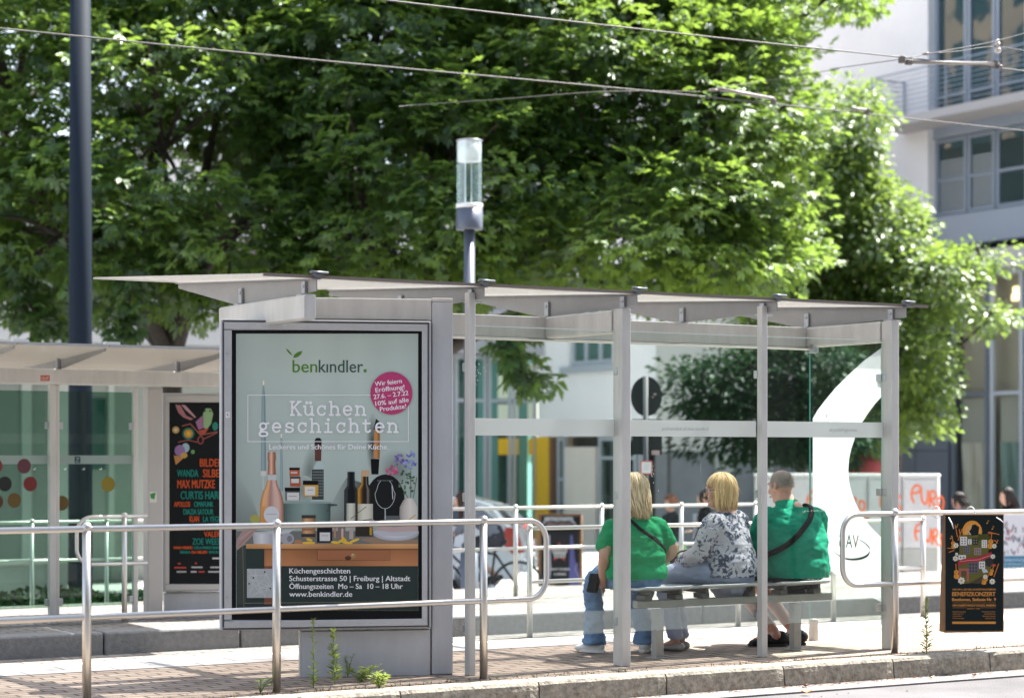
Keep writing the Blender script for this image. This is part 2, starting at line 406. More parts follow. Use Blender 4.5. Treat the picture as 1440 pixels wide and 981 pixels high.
# back panes
GY = Y_S+.045
def text_poly(s, font_size=1, shear=0):
    cu = bpy.data.curves.new('t', 'FONT'); cu.body = s; cu.size = font_size; cu.resolution_u = 3; cu.shear = shear
    o = bpy.data.objects.new('t', cu); COL.objects.link(o)
    dg = bpy.context.evaluated_depsgraph_get(); me = bpy.data.meshes.new_from_object(o.evaluated_get(dg))
    vs = [(v.co.x, v.co.y) for v in me.vertices]; fs = [tuple(p.vertices) for p in me.polygons]
    bpy.data.objects.remove(o); bpy.data.curves.remove(cu); bpy.data.meshes.remove(me)
    return vs, fs
GX = [(PX[1]+.012, PX[2]-.012), (PX[2]+.012, PX[3]-.012), (PX[3]+.012, PX[4]-.012)]
PZ0, PZ1 = .22, 2.258
def clamp(x, y, z, sx=.05, sy=.03, sz=.055, parent=None):
    b = MB(); b.cbox((x, y, z), (sx, sy, sz)); return b.build('glass_clamp', M['clamp'], parent, bevel=.004)
M['ink'] = pb('dark_print', (.10, .11, .12), .6); M['ink_soft'] = pb('grey_print', (.42, .43, .45), .6); M['ink_red'] = pb('red_print', (.45, .12, .10), .6)
for i, (xa, xb) in enumerate(GX):
    m = MB(); m.box((xa, GY, PZ0), (xb, GY+.010, PZ1)); g = m.build('back_pane', M['glass'], sh)
    b = MB(); b.box((xa, GY+.001, PZ1+.0005), (xb, GY+.009, PZ1+.006)); b.build('pane_edge', pb('ground_glass_edge', (.62, .70, .68), .3), g)
    b = MB(); b.box((xa, GY+.0125, 1.55), (xb, GY+.0135, 1.662)); st = b.build('warning_stripe', M['white_film2'], g)
    b = MB(); b.box((xa, GY+.0125, PZ0+.004), (xb, GY+.0135, PZ0+.155)); b.build('milky_band', M['milky'], g)
    if i:
        b = MB(); s_ = 'Schiffmann wirkt für Außenwerbung' if i == 1 else 'www.vag-freiburg.de'
        vs, fs = text_poly(s_); wmax = max(v[0] for v in vs); wd = .40 if i == 1 else .26; k = wd/wmax
        x1 = (xa+xb)/2+.17 if i == 1 else xa + .90
        b.add([(x1-v[0]*k, GY+.0115, 1.593+v[1]*k*1.25) for v in vs], fs); b.build('stripe_lettering', M['ink_soft'], g)
    for z in (.30, 1.15, 1.99):
        for xx in (xa-.008, xb+.008): clamp(xx, GY-.004, z, .055, .042, .055, g)
    rr = random.Random(31+i)                                 # dried drips and scratches on the pane
    sx, sz = (xa+.035, 1.99) if i == 0 else (xa+rr.uniform(.2, .9), rr.uniform(1.1, 2.1))
    b = MB()                                                 # dried spatter by the clamp
    for q in range(46 if i == 0 else 22):
        a = rr.uniform(0, 6.3); d_ = abs(rr.gauss(0, .045)); px_, pz_ = sx+abs(d_*math.cos(a)), sz+d_*math.sin(a)*1.3-.02; s_ = rr.uniform(.0012, .0045)
        b.add([(px_+s_*math.cos(w_), GY-.0008, pz_+s_*1.3*math.sin(w_)) for w_ in [k*1.05 for k in range(6)]], [(0, 1, 2, 3, 4, 5)])
    tag(b.build('dried_spatter', M['white_film'], g), kind='stuff')
    for q in range(7):
        b = MB(); xx, zz = rr.uniform(xa+.1, xb-.1), rr.uniform(.35, 1.4); l = rr.uniform(.02, .10)
        b.tube([(xx, GY-.001, zz), (xx+rr.uniform(-.004, .01), GY-.001, zz-l)], [.0014, .0005], 4)
        b.build('scratch', M['milky'], g)
# end pane across the shelter with the big white letter
XE = PX[4]-.012
m = MB(); m.box((XE-.010, Y_S+.085, .17), (XE, 12.60, 2.235)); ep = m.build('end_pane', M['glass'], sh)
b = MB(); b.box((XE-.010, Y_S+.078, .17), (XE, Y_S+.0845, 2.235)); b.box((XE-.010, 12.6005, .17), (XE, 12.606, 2.235)); b.build('pane_edge', M['glass_edge'], ep)
out = [(1241,488),(1215,507),(1193,527),(1175,545),(1160,563),(1150,576),(1143,588),(1143,787),(1152,788),(1175,807),(1199,824),(1222,837),(1245,849),
       (1244,759),(1236,752),(1227,743),(1217,731),(1209,719),(1203,706),(1198,693),(1194,677),(1193,661),(1194,645),(1197,631),(1202,616),(1207,604),(1213,593),(1221,580),(1231,567),(1241,556)]
b = MB(); b.add([at(u, v, x=XE-.0115) for u, v in out], [tuple(range(len(out)))])
b.build('white_letter', M['white_film'], ep)
b = MB()                                                     # operator's mark, printed for the far side, so mirrored from here
vs, fs = text_poly('VAG'); wmax = max(v[0] for v in vs); pa, pc = at(1208, 770, x=XE-.0125), at(1180, 770, x=XE-.0125)
for p in fs: pass
gl = []
for ch, mi_ in (('V', 1), ('A', 0), ('G', 0)): gl.append((ch, mi_))
yv = pa.y; step = (pc.y-pa.y)/3
for q, (ch, mi_) in enumerate(gl):
    vs, fs = text_poly(ch); wmax = max(v[0] for v in vs)
    b.add([(XE-.0125, yv+step*(q+.04)+v[0]/wmax*step*.92, pa.z+v[1]/.72*.10) for v in vs], fs, mi=mi_)
arc = []
for q in range(0, 25):
    a = R(-190 + q*9.2); arc.append((1190+32*math.cos(a)*1.0, 775 - 16*math.sin(a)*1.0))
sw = [(1167,768),(1174,776),(1184,783),(1196,786),(1209,785),(1219,781),(1223,775),(1222,769),(1216,763),(1208,758)]
sw = spline(sw, 4); ws = [.6+3.2*math.sin(math.pi*min(1, i/len(sw)*.95))**2 for i in range(len(sw))]
pol = [at(u, v-wd/2, x=XE-.0125) for (u, v), wd in zip(sw, ws)] + [at(u, v+wd/2, x=XE-.0125) for (u, v), wd in reversed(list(zip(sw, ws)))]
n_ = len(sw)
b.add(pol, [(i, i+1, 2*n_-2-i, 2*n_-1-i) for i in range(n_-1)], mi=0)
b.build('operator_mark', [M['ink'], M['ink_red']], ep)
for z in (.30, 1.15, 1.99): clamp(XE-.005, Y_S+.095, z, .04, .06, .055, ep)
clamp(XE-.005, 12.56, 2.24, .05, .06, .07, ep)
b = MB(); b.box((XE-.028, 12.53, 0), (XE+.018, 12.59, .165)); b.build('pane_foot', M['alu'], ep, bevel=.004)

# ------------------------------------------------------------------ seats
M['bench_paint'] = pb('bench_paint', (.34, .33, .305), .5, .3, var=.12, vscale=9)
M['seat_iron'] = pb('dark_seat_iron', (.12, .115, .105), .6, .3)
bn = thing('seat_row', 'row of three metal seats on one long beam, the three seated people on it', 'bench', (9.0, 12.02, 0))
m = MB(); m.box((8.19, 11.985, .355), (9.93, 12.045, .408)); m.build('seat_beam', M['bench_paint'], bn, bevel=.005)
for x in (8.385, 9.61):
    m = MB(); m.box((x-.033, 11.99, .0), (x+.033, 12.05, .343)); m.box((x-.06, 11.96, 0), (x+.06, 12.08, .008)); m.build('leg', M['bench_paint'], bn, bevel=.005)
for xa, xb in ((8.17, 8.63), (8.66, 9.27), (9.36, 9.87)):
    m = MB(); n = 14; vs = []; fs = []
    for i in range(n+1):
        for j in range(9):
            tx, ty = i/n, j/8
            ez = -.018*math.exp(-((ty-.45)/.3)**2)*math.sin(math.pi*tx)**.5 - .03*max(0, ty-.85)*4 + (.012 if j == 0 else 0)
            rx = .03*(1-min(1, min(ty, 1-ty)*6))**2
            for c in range(2): vs.append((xa+rx+(xb-xa-2*rx)*tx, 11.90+.44*ty, .482+.016*c+ez))
    q = lambda i, j, c: (i*9+j)*2+c
    for i in range(n):
        for j in range(8):
            fs += [(q(i,j,1), q(i+1,j,1), q(i+1,j+1,1), q(i,j+1,1)), (q(i,j,0), q(i,j+1,0), q(i+1,j+1,0), q(i+1,j,0))]
        fs += [(q(i,0,0), q(i+1,0,0), q(i+1,0,1), q(i,0,1)), (q(i,8,1), q(i+1,8,1), q(i+1,8,0), q(i,8,0))]
    for j in range(8): fs += [(q(0,j,0), q(0,j,1), q(0,j+1,1), q(0,j+1,0)), (q(n,j,1), q(n,j,0), q(n,j+1,0), q(n,j+1,1))]
    m.add(vs, fs, True); s_ = m.build('seat', pb('seat_wire_coat', (.52, .53, .54), .45, .4, var=.1, vscale=90), bn, bevel=.003)
    for xx in (xa+.10, xb-.10):
        k = MB(); k.box((xx-.032, 11.96, .410), (xx+.032, 12.07, .446)); k.box((xx-.012, 11.94, .447), (xx+.012, 12.22, .480)); k.build('seat_bracket', M['seat_iron'], s_, bevel=.003)

# ------------------------------------------------------------------ handrails
def post_rail(name, label, posts, y, zt, zl, r, pieces, mat, z0=0, group=None, ball=True):
    """posts: x positions; pieces: (x0, x1, loop at start, loop at end)"""
    t = thing(name, label, 'railing', (posts[0], y, z0), 0, group)
    for x in posts:
        m = MB(); m.tube([(x, y, z0), (x, y, zt-r*.2)], r*1.05, 16)
        p = m.build('post', mat, t)
        if ball:
            b = MB(); b.ball((x, y, zt+r*.35), r*1.28); b.build('ball_cap', mat, p)
    rl = .13
    for (x0, x1, la, lb) in pieces:
        def arc(cx, cz, a0, a1): return [(cx+rl*math.cos(R(a0+(a1-a0)*i/8)), y, cz+rl*math.sin(R(a0+(a1-a0)*i/8))) for i in range(9)]
        top = [(x0+(rl if la else 0), y, zt), (x1-(rl if lb else 0), y, zt)]
        low = [(x0+(rl if la else 0), y, zl), (x1-(rl if lb else 0), y, zl)]
        if lb: pts = top[:1] + arc(x1-rl, zt-rl, 90, 0) + arc(x1-rl, zl+rl, 0, -90) + low[:1]
        elif la: pts = [top[1]] + arc(x0+rl, zt-rl, 90, 180) + arc(x0+rl, zl+rl, 180, 270) + [low[1]]
        if la or lb:
            m = MB(); m.tube(pts, r*.74, 16); m.build('looped_rail', mat, t)
        else:
            m = MB(); m.tube(top, r*.74, 16); m.build('top_rail', mat, t)
            m = MB(); m.tube(low, r*.74, 16); m.build('lower_rail', mat, t)
    return t
def xat(u, y): return at(u, 640, y=y).x
Y1 = 11.46
post_rail('handrail', 'stainless handrail with ball topped posts in front of the kitchen shop poster', [xat(122, Y1), xat(389, Y1), xat(680, Y1)], Y1, 1.0, .497, .0245,
          [(xat(-260, Y1), xat(768, Y1), False, True)], M['steel'], group='stainless handrails along the near kerb')
post_rail('handrail', 'stainless handrail right of the shelter with the black concert board strapped on it', [xat(1258, Y1), xat(1258, Y1)+2.4], Y1, 1.0, .497, .0245,
          [(xat(1185, Y1), xat(1258, Y1)+3.2, True, False)], M['steel'], group='stainless handrails along the near kerb')
Y2 = 13.93
post_rail('handrail', 'galvanised handrail on the far edge of the near platform, in front of the seated people', [xat(745, Y2), xat(905, Y2), xat(1038, Y2), xat(1172, Y2), xat(1298, Y2)], Y2, .85, .43, .022,
          [(xat(745, Y2), xat(1298, Y2), False, False)], M['steel_bright'], group='galvanised handrails between the platforms')
Y3 = 17.67
post_rail('handrail', 'pale handrail standing on the far platform behind the seated people', [xat(560, Y3), xat(725, Y3), xat(846, Y3), xat(958, Y3), xat(1062, Y3)], Y3, .90, .50, .022,
          [(xat(560, Y3), xat(1062, Y3), False, False)], M['steel_bright'], group='galvanised handrails between the platforms')
Y4 = 16.93
post_rail('handrail', 'pale looped handrail in front of the glass of the left shelter', [xat(175, Y4)], Y4, .90, .50, .022,
          [(xat(108, Y4), xat(207, Y4), True, False)], M['steel_bright'], group='galvanised handrails between the platforms')
# ================================================================== printed sheets
_tc = {}
def text_c(s):
    if s not in _tc: _tc[s] = text_poly(s)
    return _tc[s]
class Sheet:
    """flat artwork on one plane, in layers half a millimetre apart, drawn with several inks in ONE mesh"""
    def __init__(s, p0, n, off=.0005, step=.0005): s.p0, s.n, s.off, s.step = p0, n, off, step; s.mb = MB(); s.cols = []
    def P(s, u, v, l): return at(u, v, plane=(s.p0 + s.n*(s.off + s.step*l), s.n))
    def poly(s, pts, c, l):
        s.mb.add([s.P(u, v, l) for u, v in pts], [tuple(range(len(pts)))]); s.cols.append(c if isinstance(c[0], (tuple, list)) else [c]*len(pts))
    def rect(s, u0, v0, u1, v1, c, l): s.poly([(u0, v0), (u1, v0), (u1, v1), (u0, v1)], c, l)
    def ell(s, u, v, ru, rv, c, l, n=28, rot=0):
        ca, sa = math.cos(rot), math.sin(rot)
        s.poly([(u+ru*math.cos(a)*ca-rv*math.sin(a)*sa, v+ru*math.cos(a)*sa+rv*math.sin(a)*ca) for a in [2*math.pi*i/n for i in range(n)]], c, l)
    def line(s, pts, w, c, l):
        for (a, b) in zip(pts, pts[1:]):
            dx, dy = b[0]-a[0], b[1]-a[1]; q = math.hypot(dx, dy) or 1; nx, ny = -dy/q*w/2, dx/q*w/2; ex, ey = dx/q*w*.35, dy/q*w*.35
            s.q = (getattr(s, 'q', 0)+1) % 40
            s.poly([(a[0]-ex+nx, a[1]-ey+ny), (b[0]+ex+nx, b[1]+ey+ny), (b[0]+ex-nx, b[1]+ey-ny), (a[0]-ex-nx, a[1]-ey-ny)], c, l + s.q*.02)
    def frame(s, u0, v0, u1, v1, w, c, l):
        s.rect(u0, v0, u1, v0+w, c, l); s.rect(u0, v1-w, u1, v1, c, l); s.rect(u0, v0+w, u0+w, v1-w, c, l); s.rect(u1-w, v0+w, u1, v1-w, c, l)
    def text(s, t, u0, u1, base, h, c, l, rot=0, bold=0):
        """t fitted between columns u0..u1 on row `base`, capitals h rows high; rot turns it about its middle"""
        vs, fs = text_c(t); x0 = min(v[0] for v in vs); x1 = max(v[0] for v in vs); k = (u1-u0)/(x1-x0); kh = h/.72
        um = (u0+u1)/2; ca, sa = math.cos(rot), math.sin(rot)
        for du, dv in ([(0, 0)] if not bold else [(-bold, 0), (bold, 0), (0, bold*.7)]):
            pp = []
            for x, y in vs:
                a, b = (x-x0)*k+u0-um, -y*kh
                pp.append(s.P(um+a*ca+b*sa+du, base-a*sa+b*ca+dv, l + (.2 if du > 0 else 0) + (.1 if dv else 0)))
            s.mb.add(pp, fs); s.cols += [[c]*len(f) for f in fs]
    def turned(s, prof, cu, stops, l, n=10):
        """round thing in the printed picture: prof (row, half width), tone across from stops (t -1..1, colour)"""
        def tone(t):
            for (t0, c0), (t1, c1) in zip(stops, stops[1:]):
                if t <= t1: k = (t-t0)/(t1-t0); return tuple(a+(b-a)*k for a, b in zip(c0, c1))
            return stops[-1][1]
        for (v0, h0), (v1, h1) in zip(prof, prof[1:]):
            for i in range(n):
                a, b = -1+2*i/n, -1+2*(i+1)/n
                s.poly([(cu+a*h0, v0), (cu+b*h0, v0), (cu+b*h1, v1), (cu+a*h1, v1)], [tone(a), tone(b), tone(b), tone(a)], l)
    def grad(s, pts, cols, l): s.poly(pts, cols, l)
    def soft(s, u, v, ru, rv, ci, co, l, n=24, rot=0):
        ca, sa = math.cos(rot), math.sin(rot); e = lambda a, k: (u+k*(ru*math.cos(a)*ca-rv*math.sin(a)*sa), v+k*(ru*math.cos(a)*sa+rv*math.sin(a)*ca))
        cm = tuple(a*.6+b*.4 for a, b in zip(ci, co))
        for i in range(n):
            a, b = 2*math.pi*i/n, 2*math.pi*(i+1)/n
            s.poly([(u, v), e(a, .5), e(b, .5)], [ci, cm, cm], l); s.poly([e(a, .5), e(a, 1), e(b, 1), e(b, .5)], [cm, co, co, cm], l)
    def build(s, name, parent):
        o = s.mb.build(name, PRINT, parent); at_ = o.data.color_attributes.new('ink', 'FLOAT_COLOR', 'CORNER'); fl = []
        for cs in s.cols:
            for c in cs: fl += [c[0], c[1], c[2], 1]
        at_.data.foreach_set('color', fl); return o

PRINT, _t, _p = new_mat('print'); _a = _t.nodes.new('ShaderNodeAttribute'); _a.attribute_name = 'ink'; _t.links.new(_a.outputs['Color'], _p.inputs['Base Color'])
_p.inputs['Roughness'].default_value = .38; _p.inputs['Specular IOR Level'].default_value = .12

# typewriter letters as strokes, one advance wide, capitals 1 high
def _arc(cx, cy, rx, ry, a0, a1, n=12): return [(cx+rx*math.cos(R(a0+(a1-a0)*i/n)), cy+ry*math.sin(R(a0+(a1-a0)*i/n))) for i in range(n+1)]
TYPE = {
 'K': [[(.14,0),(.14,1)], [(.02,1),(.30,1)], [(.02,0),(.30,0)], [(.70,1),(.16,.45)], [(.56,1),(.82,1)], [(.32,.6),(.74,0)], [(.58,0),(.86,0)]],
 'c': [_arc(.42,.34,.30,.34,40,325), [(.68,.68),(.68,.46)]],
 'h': [[(.16,0),(.16,1)], [(.03,1),(.16,1)], [(.03,0),(.30,0)], _arc(.42,.38,.26,.28,170,0)+[(.68,0)], [(.54,0),(.82,0)]],
 'e': [[(.12,.36),(.72,.36)], _arc(.42,.34,.30,.34,4,320)],
 'n': [[(.16,0),(.16,.68)], [(.03,.68),(.16,.68)], [(.03,0),(.30,0)], _arc(.42,.38,.26,.28,170,0)+[(.68,0)], [(.54,0),(.82,0)]],
 'u': [[(.03,.66),(.16,.66),(.16,.24)]+_arc(.40,.26,.24,.26,190,330), [(.68,.66),(.68,0),(.82,0)], [(.54,.66),(.68,.66)], _arc(.28,.92,.05,.05,0,360,8), _arc(.56,.92,.05,.05,0,360,8)],
 'g': [_arc(.38,.44,.24,.24,0,360), _arc(.40,-.14,.32,.17,0,360), [(.24,.24),(.18,.1),(.4,.03)], [(.56,.6),(.80,.68)]],
 's': [_arc(.42,.51,.25,.16,30,250)+_arc(.42,.17,.27,.17,80,-150), [(.67,.68),(.67,.50)], [(.15,0),(.15,.2)]],
 'i': [[(.22,.66),(.42,.66),(.42,0)], [(.16,0),(.70,0)], _arc(.42,.94,.05,.05,0,360,8)],
 't': [[(.32,.92),(.32,.2)]+_arc(.50,.2,.18,.19,180,340), [(.12,.66),(.66,.66)]],
}
def typed(s, word, u0, u1, base, cap, w, c, l):
    adv = (u1-u0)/(len(word)-.12)
    for i, ch in enumerate(word):
        for st in TYPE[ch]: s.line([(u0+(i+x*1.0)*adv, base-y*cap) for x, y in st], w, c, l)

# ------------------------------------------------------------------ the kitchen shop display
pR, pL = at(637, 948, z=0), at(424, 952, z=0)
E1 = (pR-pL); E1.z = 0; E1.normalize(); N1 = Vector((E1.y, -E1.x, 0))            # N1 points to the road
def plane_box(m, p0, n, e, u0, v0, u1, v1, front, back, mi=None):
    """box whose front face shows at pixel rectangle on the plane p0+n*front and reaches back behind it"""
    pl = (p0+n*front, n); a, b = at(u0, v1, plane=pl), at(u1, v0, plane=pl)
    c = at(u1, v1, plane=pl); z0, z1 = min(a.z, c.z), max(b.z, at(u0, v0, plane=pl).z)
    z0 = (a.z+c.z)/2; z1 = (b.z+at(u0, v0, plane=pl).z)/2
    base = Vector((a.x, a.y, z0)); ee = Vector((b.x-a.x, b.y-a.y, 0))
    return m.prism([base, base+ee, base+ee+Vector((0, 0, z1-z0)), base+Vector((0, 0, z1-z0))], -n*(front-back), mi=mi)
ds = thing('poster_display', 'large silver display case on a grey foot, showing a mint green kitchen shop poster', 'advertising display', (pL+(pR-pL)*.5)[:], math.atan2(E1.y, E1.x))
m = MB(); plane_box(m, pR, N1, E1, 607.5, 425, 637, 948, 0, -.12); m.build('side_post', M['alu_grey'], ds, bevel=.008)
m = MB(); plane_box(m, pR, N1, E1, 400, 419, 607, 449, -.004, -.12); plane_box(m, pR, N1, E1, 607.3, 419, 637, 424.8, -.004, -.12); m.build('top_beam', M['alu'], ds, bevel=.006)
m = MB(); plane_box(m, pR, N1, E1, 424, 886, 605, 951, 0, -.10); m.build('foot_panel', M['alu_grey'], ds, bevel=.006)
m = MB(); plane_box(m, pR, N1, E1, 421.5, 886, 424, 951.5, -.003, -.098); m.build('foot_edge', M['alu'], ds)
case = MB(); plane_box(case, pR, N1, E1, 310, 450, 606.5, 884, .045, -.13); cs = case.build('case', M['alu_grey'], ds, bevel=.008)
m = MB()
for r_ in ((315, 454, 601.5, 464), (315, 871, 601.5, 881), (315, 464.1, 326, 870.9), (593.5, 464.1, 601.5, 870.9)): plane_box(m, pR, N1, E1, *r_, .060, .0455)
fr_ = m.build('door_frame', pb('anodised_frame', (.47, .48, .495), .4, .4, var=.05, vscale=20), ds, bevel=.003)
sh_ = Sheet(pR, N1, .0462)
W_, K_ = (.82, .82, .84), (.006, .007, .008)
G0, GD = (.425, .505, .465), (.20, .30, .27)
S = sh_
S.rect(326, 464, 593.5, 871, K_, 0)
S.rect(332, 469, 588, 858, G0, 1)
z6 = lambda x, y: (330+x/5.3333, 600+y/5.3333)
z7 = lambda x, y: (330+x/5.3333, 720+y/5.3333)
def zr(z, x0, y0, x1, y1, c, l): a, b = z(x0, y0), z(x1, y1); S.rect(a[0], a[1], b[0], b[1], c, l)
def zp(z, pts, c, l): S.poly([z(x, y) for x, y in pts], c, l)
def ze(z, x, y, rx, ry, c, l, rot=0): a = z(x, y); S.ell(a[0], a[1], rx/5.3333, ry/5.3333, c, l, rot=rot)
# picture: soft tonal wall, things on a table
f_ = lambda k, c=G0: tuple(q*k for q in c)
tones = [.86, .97, 1.0, 1.05, 1.09, 1.02, 1.08, 1.0, 1.03, .95]
for i in range(9):
    u0, u1 = 332+256*i/9, 332+256*(i+1)/9
    for v0, v1, k0, k1 in ((469, 520, .96, 1.04), (520, 640, 1.04, .98), (640, 760, .98, .80)):
        S.grad([(u0, v0), (u1, v0), (u1, v1), (u0, v1)], [f_(tones[i]*k0), f_(tones[i+1]*k0), f_(tones[i+1]*k1), f_(tones[i]*k1)], 1.5)
S.poly([z6(14, 340), z6(120, 480), z6(200, 745), z6(14, 745)], [f_(.80), f_(.86), f_(.50), f_(.42)], 2)
S.poly([z6(690, 745), z6(735, 560), z6(800, 440), z6(840, 380), z6(960, 420), z6(960, 745)], [f_(.55), f_(.75), f_(.66), f_(.55), f_(.2), f_(.15)], 2)
S.soft(*z6(560, 330), 12, 40, f_(.45), f_(1.0), 2, rot=.22); S.soft(*z6(520, 480), 16, 22, f_(.55), f_(.95), 2.2)
S.soft(*z6(1035, 130), 9, 44, f_(.10), f_(.97), 2.5); S.soft(*z6(1210, 330), 26, 30, f_(.42), f_(.96), 2)
S.turned([(z6(0,-310)[1], .9), (z6(0,-200)[1], 2.6), (z6(0,330)[1], 3.6)], z6(216,0)[0], [(-1,(.20,.28,.29)),(-.2,(.31,.41,.42)),(1,(.15,.22,.24))], 3)
ze(z6, 217, -330, 5, 18, (.85,.8,.6), 3); ze(z6, 350, 66, 5, 16, (.85,.8,.6), 3)
S.turned([(z6(0,86)[1], 1.2), (z6(0,480)[1], 2.2)], z6(350,0)[0], [(-1,(.22,.30,.31)),(-.1,(.33,.43,.44)),(1,(.17,.24,.26))], 3)
zr(z6, 196, 330, 236, 368, (.62,.60,.55), 3); zr(z6, 208, 368, 222, 470, (.45,.55,.52), 3)
yy_ = lambda *p: [(z6(0, y)[1], h/5.333) for y, h in p]
S.turned(yy_((396,34),(440,44),(480,64),(530,80),(580,88),(650,89),(745,88)), z6(279,0)[0], [(-1,(.40,.20,.09)),(-.75,(.74,.40,.18)),(-.5,(.68,.38,.22)),(-.15,(.36,.20,.17)),(.25,(.60,.42,.35)),(.6,(.66,.44,.36)),(.85,(.42,.22,.16)),(1,(.24,.12,.09))], 4, 16)
S.turned(yy_((188,27),(232,31),(262,26),(356,30)), z6(278,0)[0], [(-1,(.25,.10,.07)),(-.4,(.62,.32,.22)),(-.1,(.80,.52,.40)),(.3,(.46,.20,.13)),(1,(.20,.08,.05))], 4)
S.poly([z6(196,600), z6(240,585), z6(262,745), z6(196,745)], [(.62,.30,.08),(.70,.36,.14),(.45,.22,.12),(.60,.28,.06)], 4.4)
zr(z6, 250, 360, 312, 398, (.52,.55,.56), 4.5); ze(z6, 276, 658, 58, 64, (.60,.62,.63), 5)
zr(z6, 240, 650, 315, 656, (.4,.4,.42), 5.5)
ze(z6, 152, 690, 38, 34, (.36,.36,.10), 3)
zr(z6, 410, 305, 488, 322, K_, 5); zr(z6, 412, 322, 488, 368, (.42,.10,.05), 5); zr(z6, 414, 372, 494, 386, (.05,.06,.06), 5); zr(z6, 416, 386, 494, 446, (.40,.09,.05), 5); zr(z6, 424, 388, 482, 420, (.6,.6,.58), 5.5); zr(z6, 420, 334, 470, 350, (.55,.45,.4), 5.5)
zr(z6, 376, 454, 490, 482, K_, 5); zr(z6, 380, 482, 490, 552, (.10,.12,.12), 5); zr(z6, 392, 492, 484, 550, (.62,.62,.60), 5.5); zr(z6, 405, 516, 465, 520, (.2,.2,.2), 6)
zp(z6, [(585,330),(600,285),(625,255),(650,255),(672,290),(676,330),(672,552),(580,552)], (.44,.54,.52), 4)
zr(z6, 580, 318, 668, 545, (.05,.06,.06), 4.5)
for i in range(9):
    for j in range(6): zp(z6, [(588+j*13, 334+i*22), (596+j*13, 334+i*22), (592+j*13, 342+i*22)], (.45,.5,.48), 5)
zp(z6, [(602,255),(600,100),(612,82),(640,82),(652,100),(648,255)], (.12,.05,.04), 4.5)
zp(z6, [(602,130),(600,100),(612,82),(640,82),(652,100),(651,130)], (.02,.02,.02), 5)
zr(z6, 512, 402, 628, 434, K_, 5.5); zr(z6, 516, 434, 626, 520, (.55,.32,.05), 5.5); zr(z6, 526, 446, 604, 512, (.66,.65,.62), 6); zr(z6, 545, 470, 590, 474, (.2,.2,.2), 6.5)
S.turned(yy_((566,178),(600,176),(745,174)), z6(543,0)[0], [(-1,(.07,.11,.10)),(-.6,(.17,.24,.22)),(-.1,(.25,.34,.31)),(.3,(.19,.27,.25)),(.8,(.10,.15,.14)),(1,(.05,.08,.075))], 3.5, 14); zr(z6, 366, 560, 726, 574, (.26,.35,.33), 4)
zp(z6, [(700,572),(770,580),(770,590),(722,594),(716,632),(690,632),(690,624),(706,620)], (.05,.08,.075), 4); ze(z6, 548, 548, 26, 12, (.30,.38,.36), 4)
ze(z6, 1130, 545, 145, 190, (.012,.014,.015), 3)
zp(z6, [(1020,240),(1085,240),(1078,355),(1026,355)], K_, 4); zp(z6, [(1046,20),(1090,20),(1086,236),(1042,236)], (.52,.25,.09), 4); zr(z6, 1072, 24, 1088, 234, (.34,.15,.05), 4.5); zp(z6, [(1040,20),(1060,-62),(1085,-40),(1092,20)], (.02,.02,.02), 4)
S.turned(yy_((336,27),(438,28),(475,51),(745,52)), z6(873,0)[0], [(-1,(.004,.005,.006)),(-.7,(.07,.08,.085)),(-.5,(.010,.012,.013)),(.5,(.008,.009,.01)),(.75,(.05,.055,.06)),(1,(.004,.004,.005))], 5)
S.turned(yy_((572,33),(745,33)), z6(872,0)[0], [(-1,(.34,.35,.28)),(-.3,(.60,.61,.52)),(.4,(.56,.57,.48)),(1,(.32,.32,.26))], 5.5)
S.turned(yy_((372,26),(430,28),(470,58),(745,59)), z6(977,0)[0], [(-1,(.30,.14,.02)),(-.8,(.58,.30,.04)),(-.55,(.22,.11,.03)),(-.3,(.03,.02,.012)),(.2,(.02,.014,.01)),(.4,(.22,.21,.19)),(.55,(.03,.025,.02)),(1,(.01,.008,.006))], 5, 16)
zr(z6, 950, 326, 1008, 370, (.55,.36,.20), 5.5); S.turned(yy_((576,57),(745,57)), z6(980,0)[0], [(-1,(.42,.42,.33)),(-.3,(.66,.66,.56)),(.4,(.60,.60,.50)),(1,(.40,.39,.32))], 5.5)
S.line([z6(870, 690), z6(930, 640), z6(985, 598)], .9, (.14,.08,.05), 6.5); S.line([z6(900, 740), z6(960, 700), z6(1030, 690)], .9, (.14,.08,.05), 6.5)
g_ = [z6(1128+75*math.cos(a)*(1 if math.sin(a) > -.2 else .86), 500+112*math.sin(a)) for a in [R(q) for q in range(-60, 241, 15)]]
S.line(g_, .7, (.5,.53,.53), 6); S.line([z6(1128, 612), z6(1130, 690)], 1.5, (.42,.45,.45), 6); S.line([z6(1070, 402), z6(1186, 402)], .5, (.3,.33,.33), 6); S.line([z6(1180, 440), z6(1186, 540)], 1.1, (.55,.58,.58), 6.2)
rr = random.Random(5)
for (cx, cy, sx, sy, n_, cols) in ((1290,420,60,110,26,[(.06,.13,.07),(.11,.20,.10),(.05,.10,.06)]), (1182,328,48,36,22,[(.55,.10,.22),(.62,.20,.32),(.45,.07,.18)]), (1232,240,34,50,20,[(.16,.12,.36),(.24,.18,.45)]), (1318,250,55,66,32,[(.22,.28,.55),(.16,.15,.42),(.30,.36,.62)])):
    for i in range(n_):
        a = rr.uniform(0, 6.3); q = rr.random()**.5
        ze(z6, min(1362, cx+sx*q*math.cos(a)), cy+sy*q*math.sin(a), rr.uniform(7, 14), rr.uniform(5, 10), rr.choice(cols), 6+rr.randint(0, 3)*.4, rr.uniform(0, 3))
for q in ((1300, 530, 1230, 420), (1320, 530, 1320, 330), (1340, 530, 1365, 380)): S.line([z6(q[0], q[1]), z6(q[2], q[3])], .8, (.06,.12,.07), 5.8)
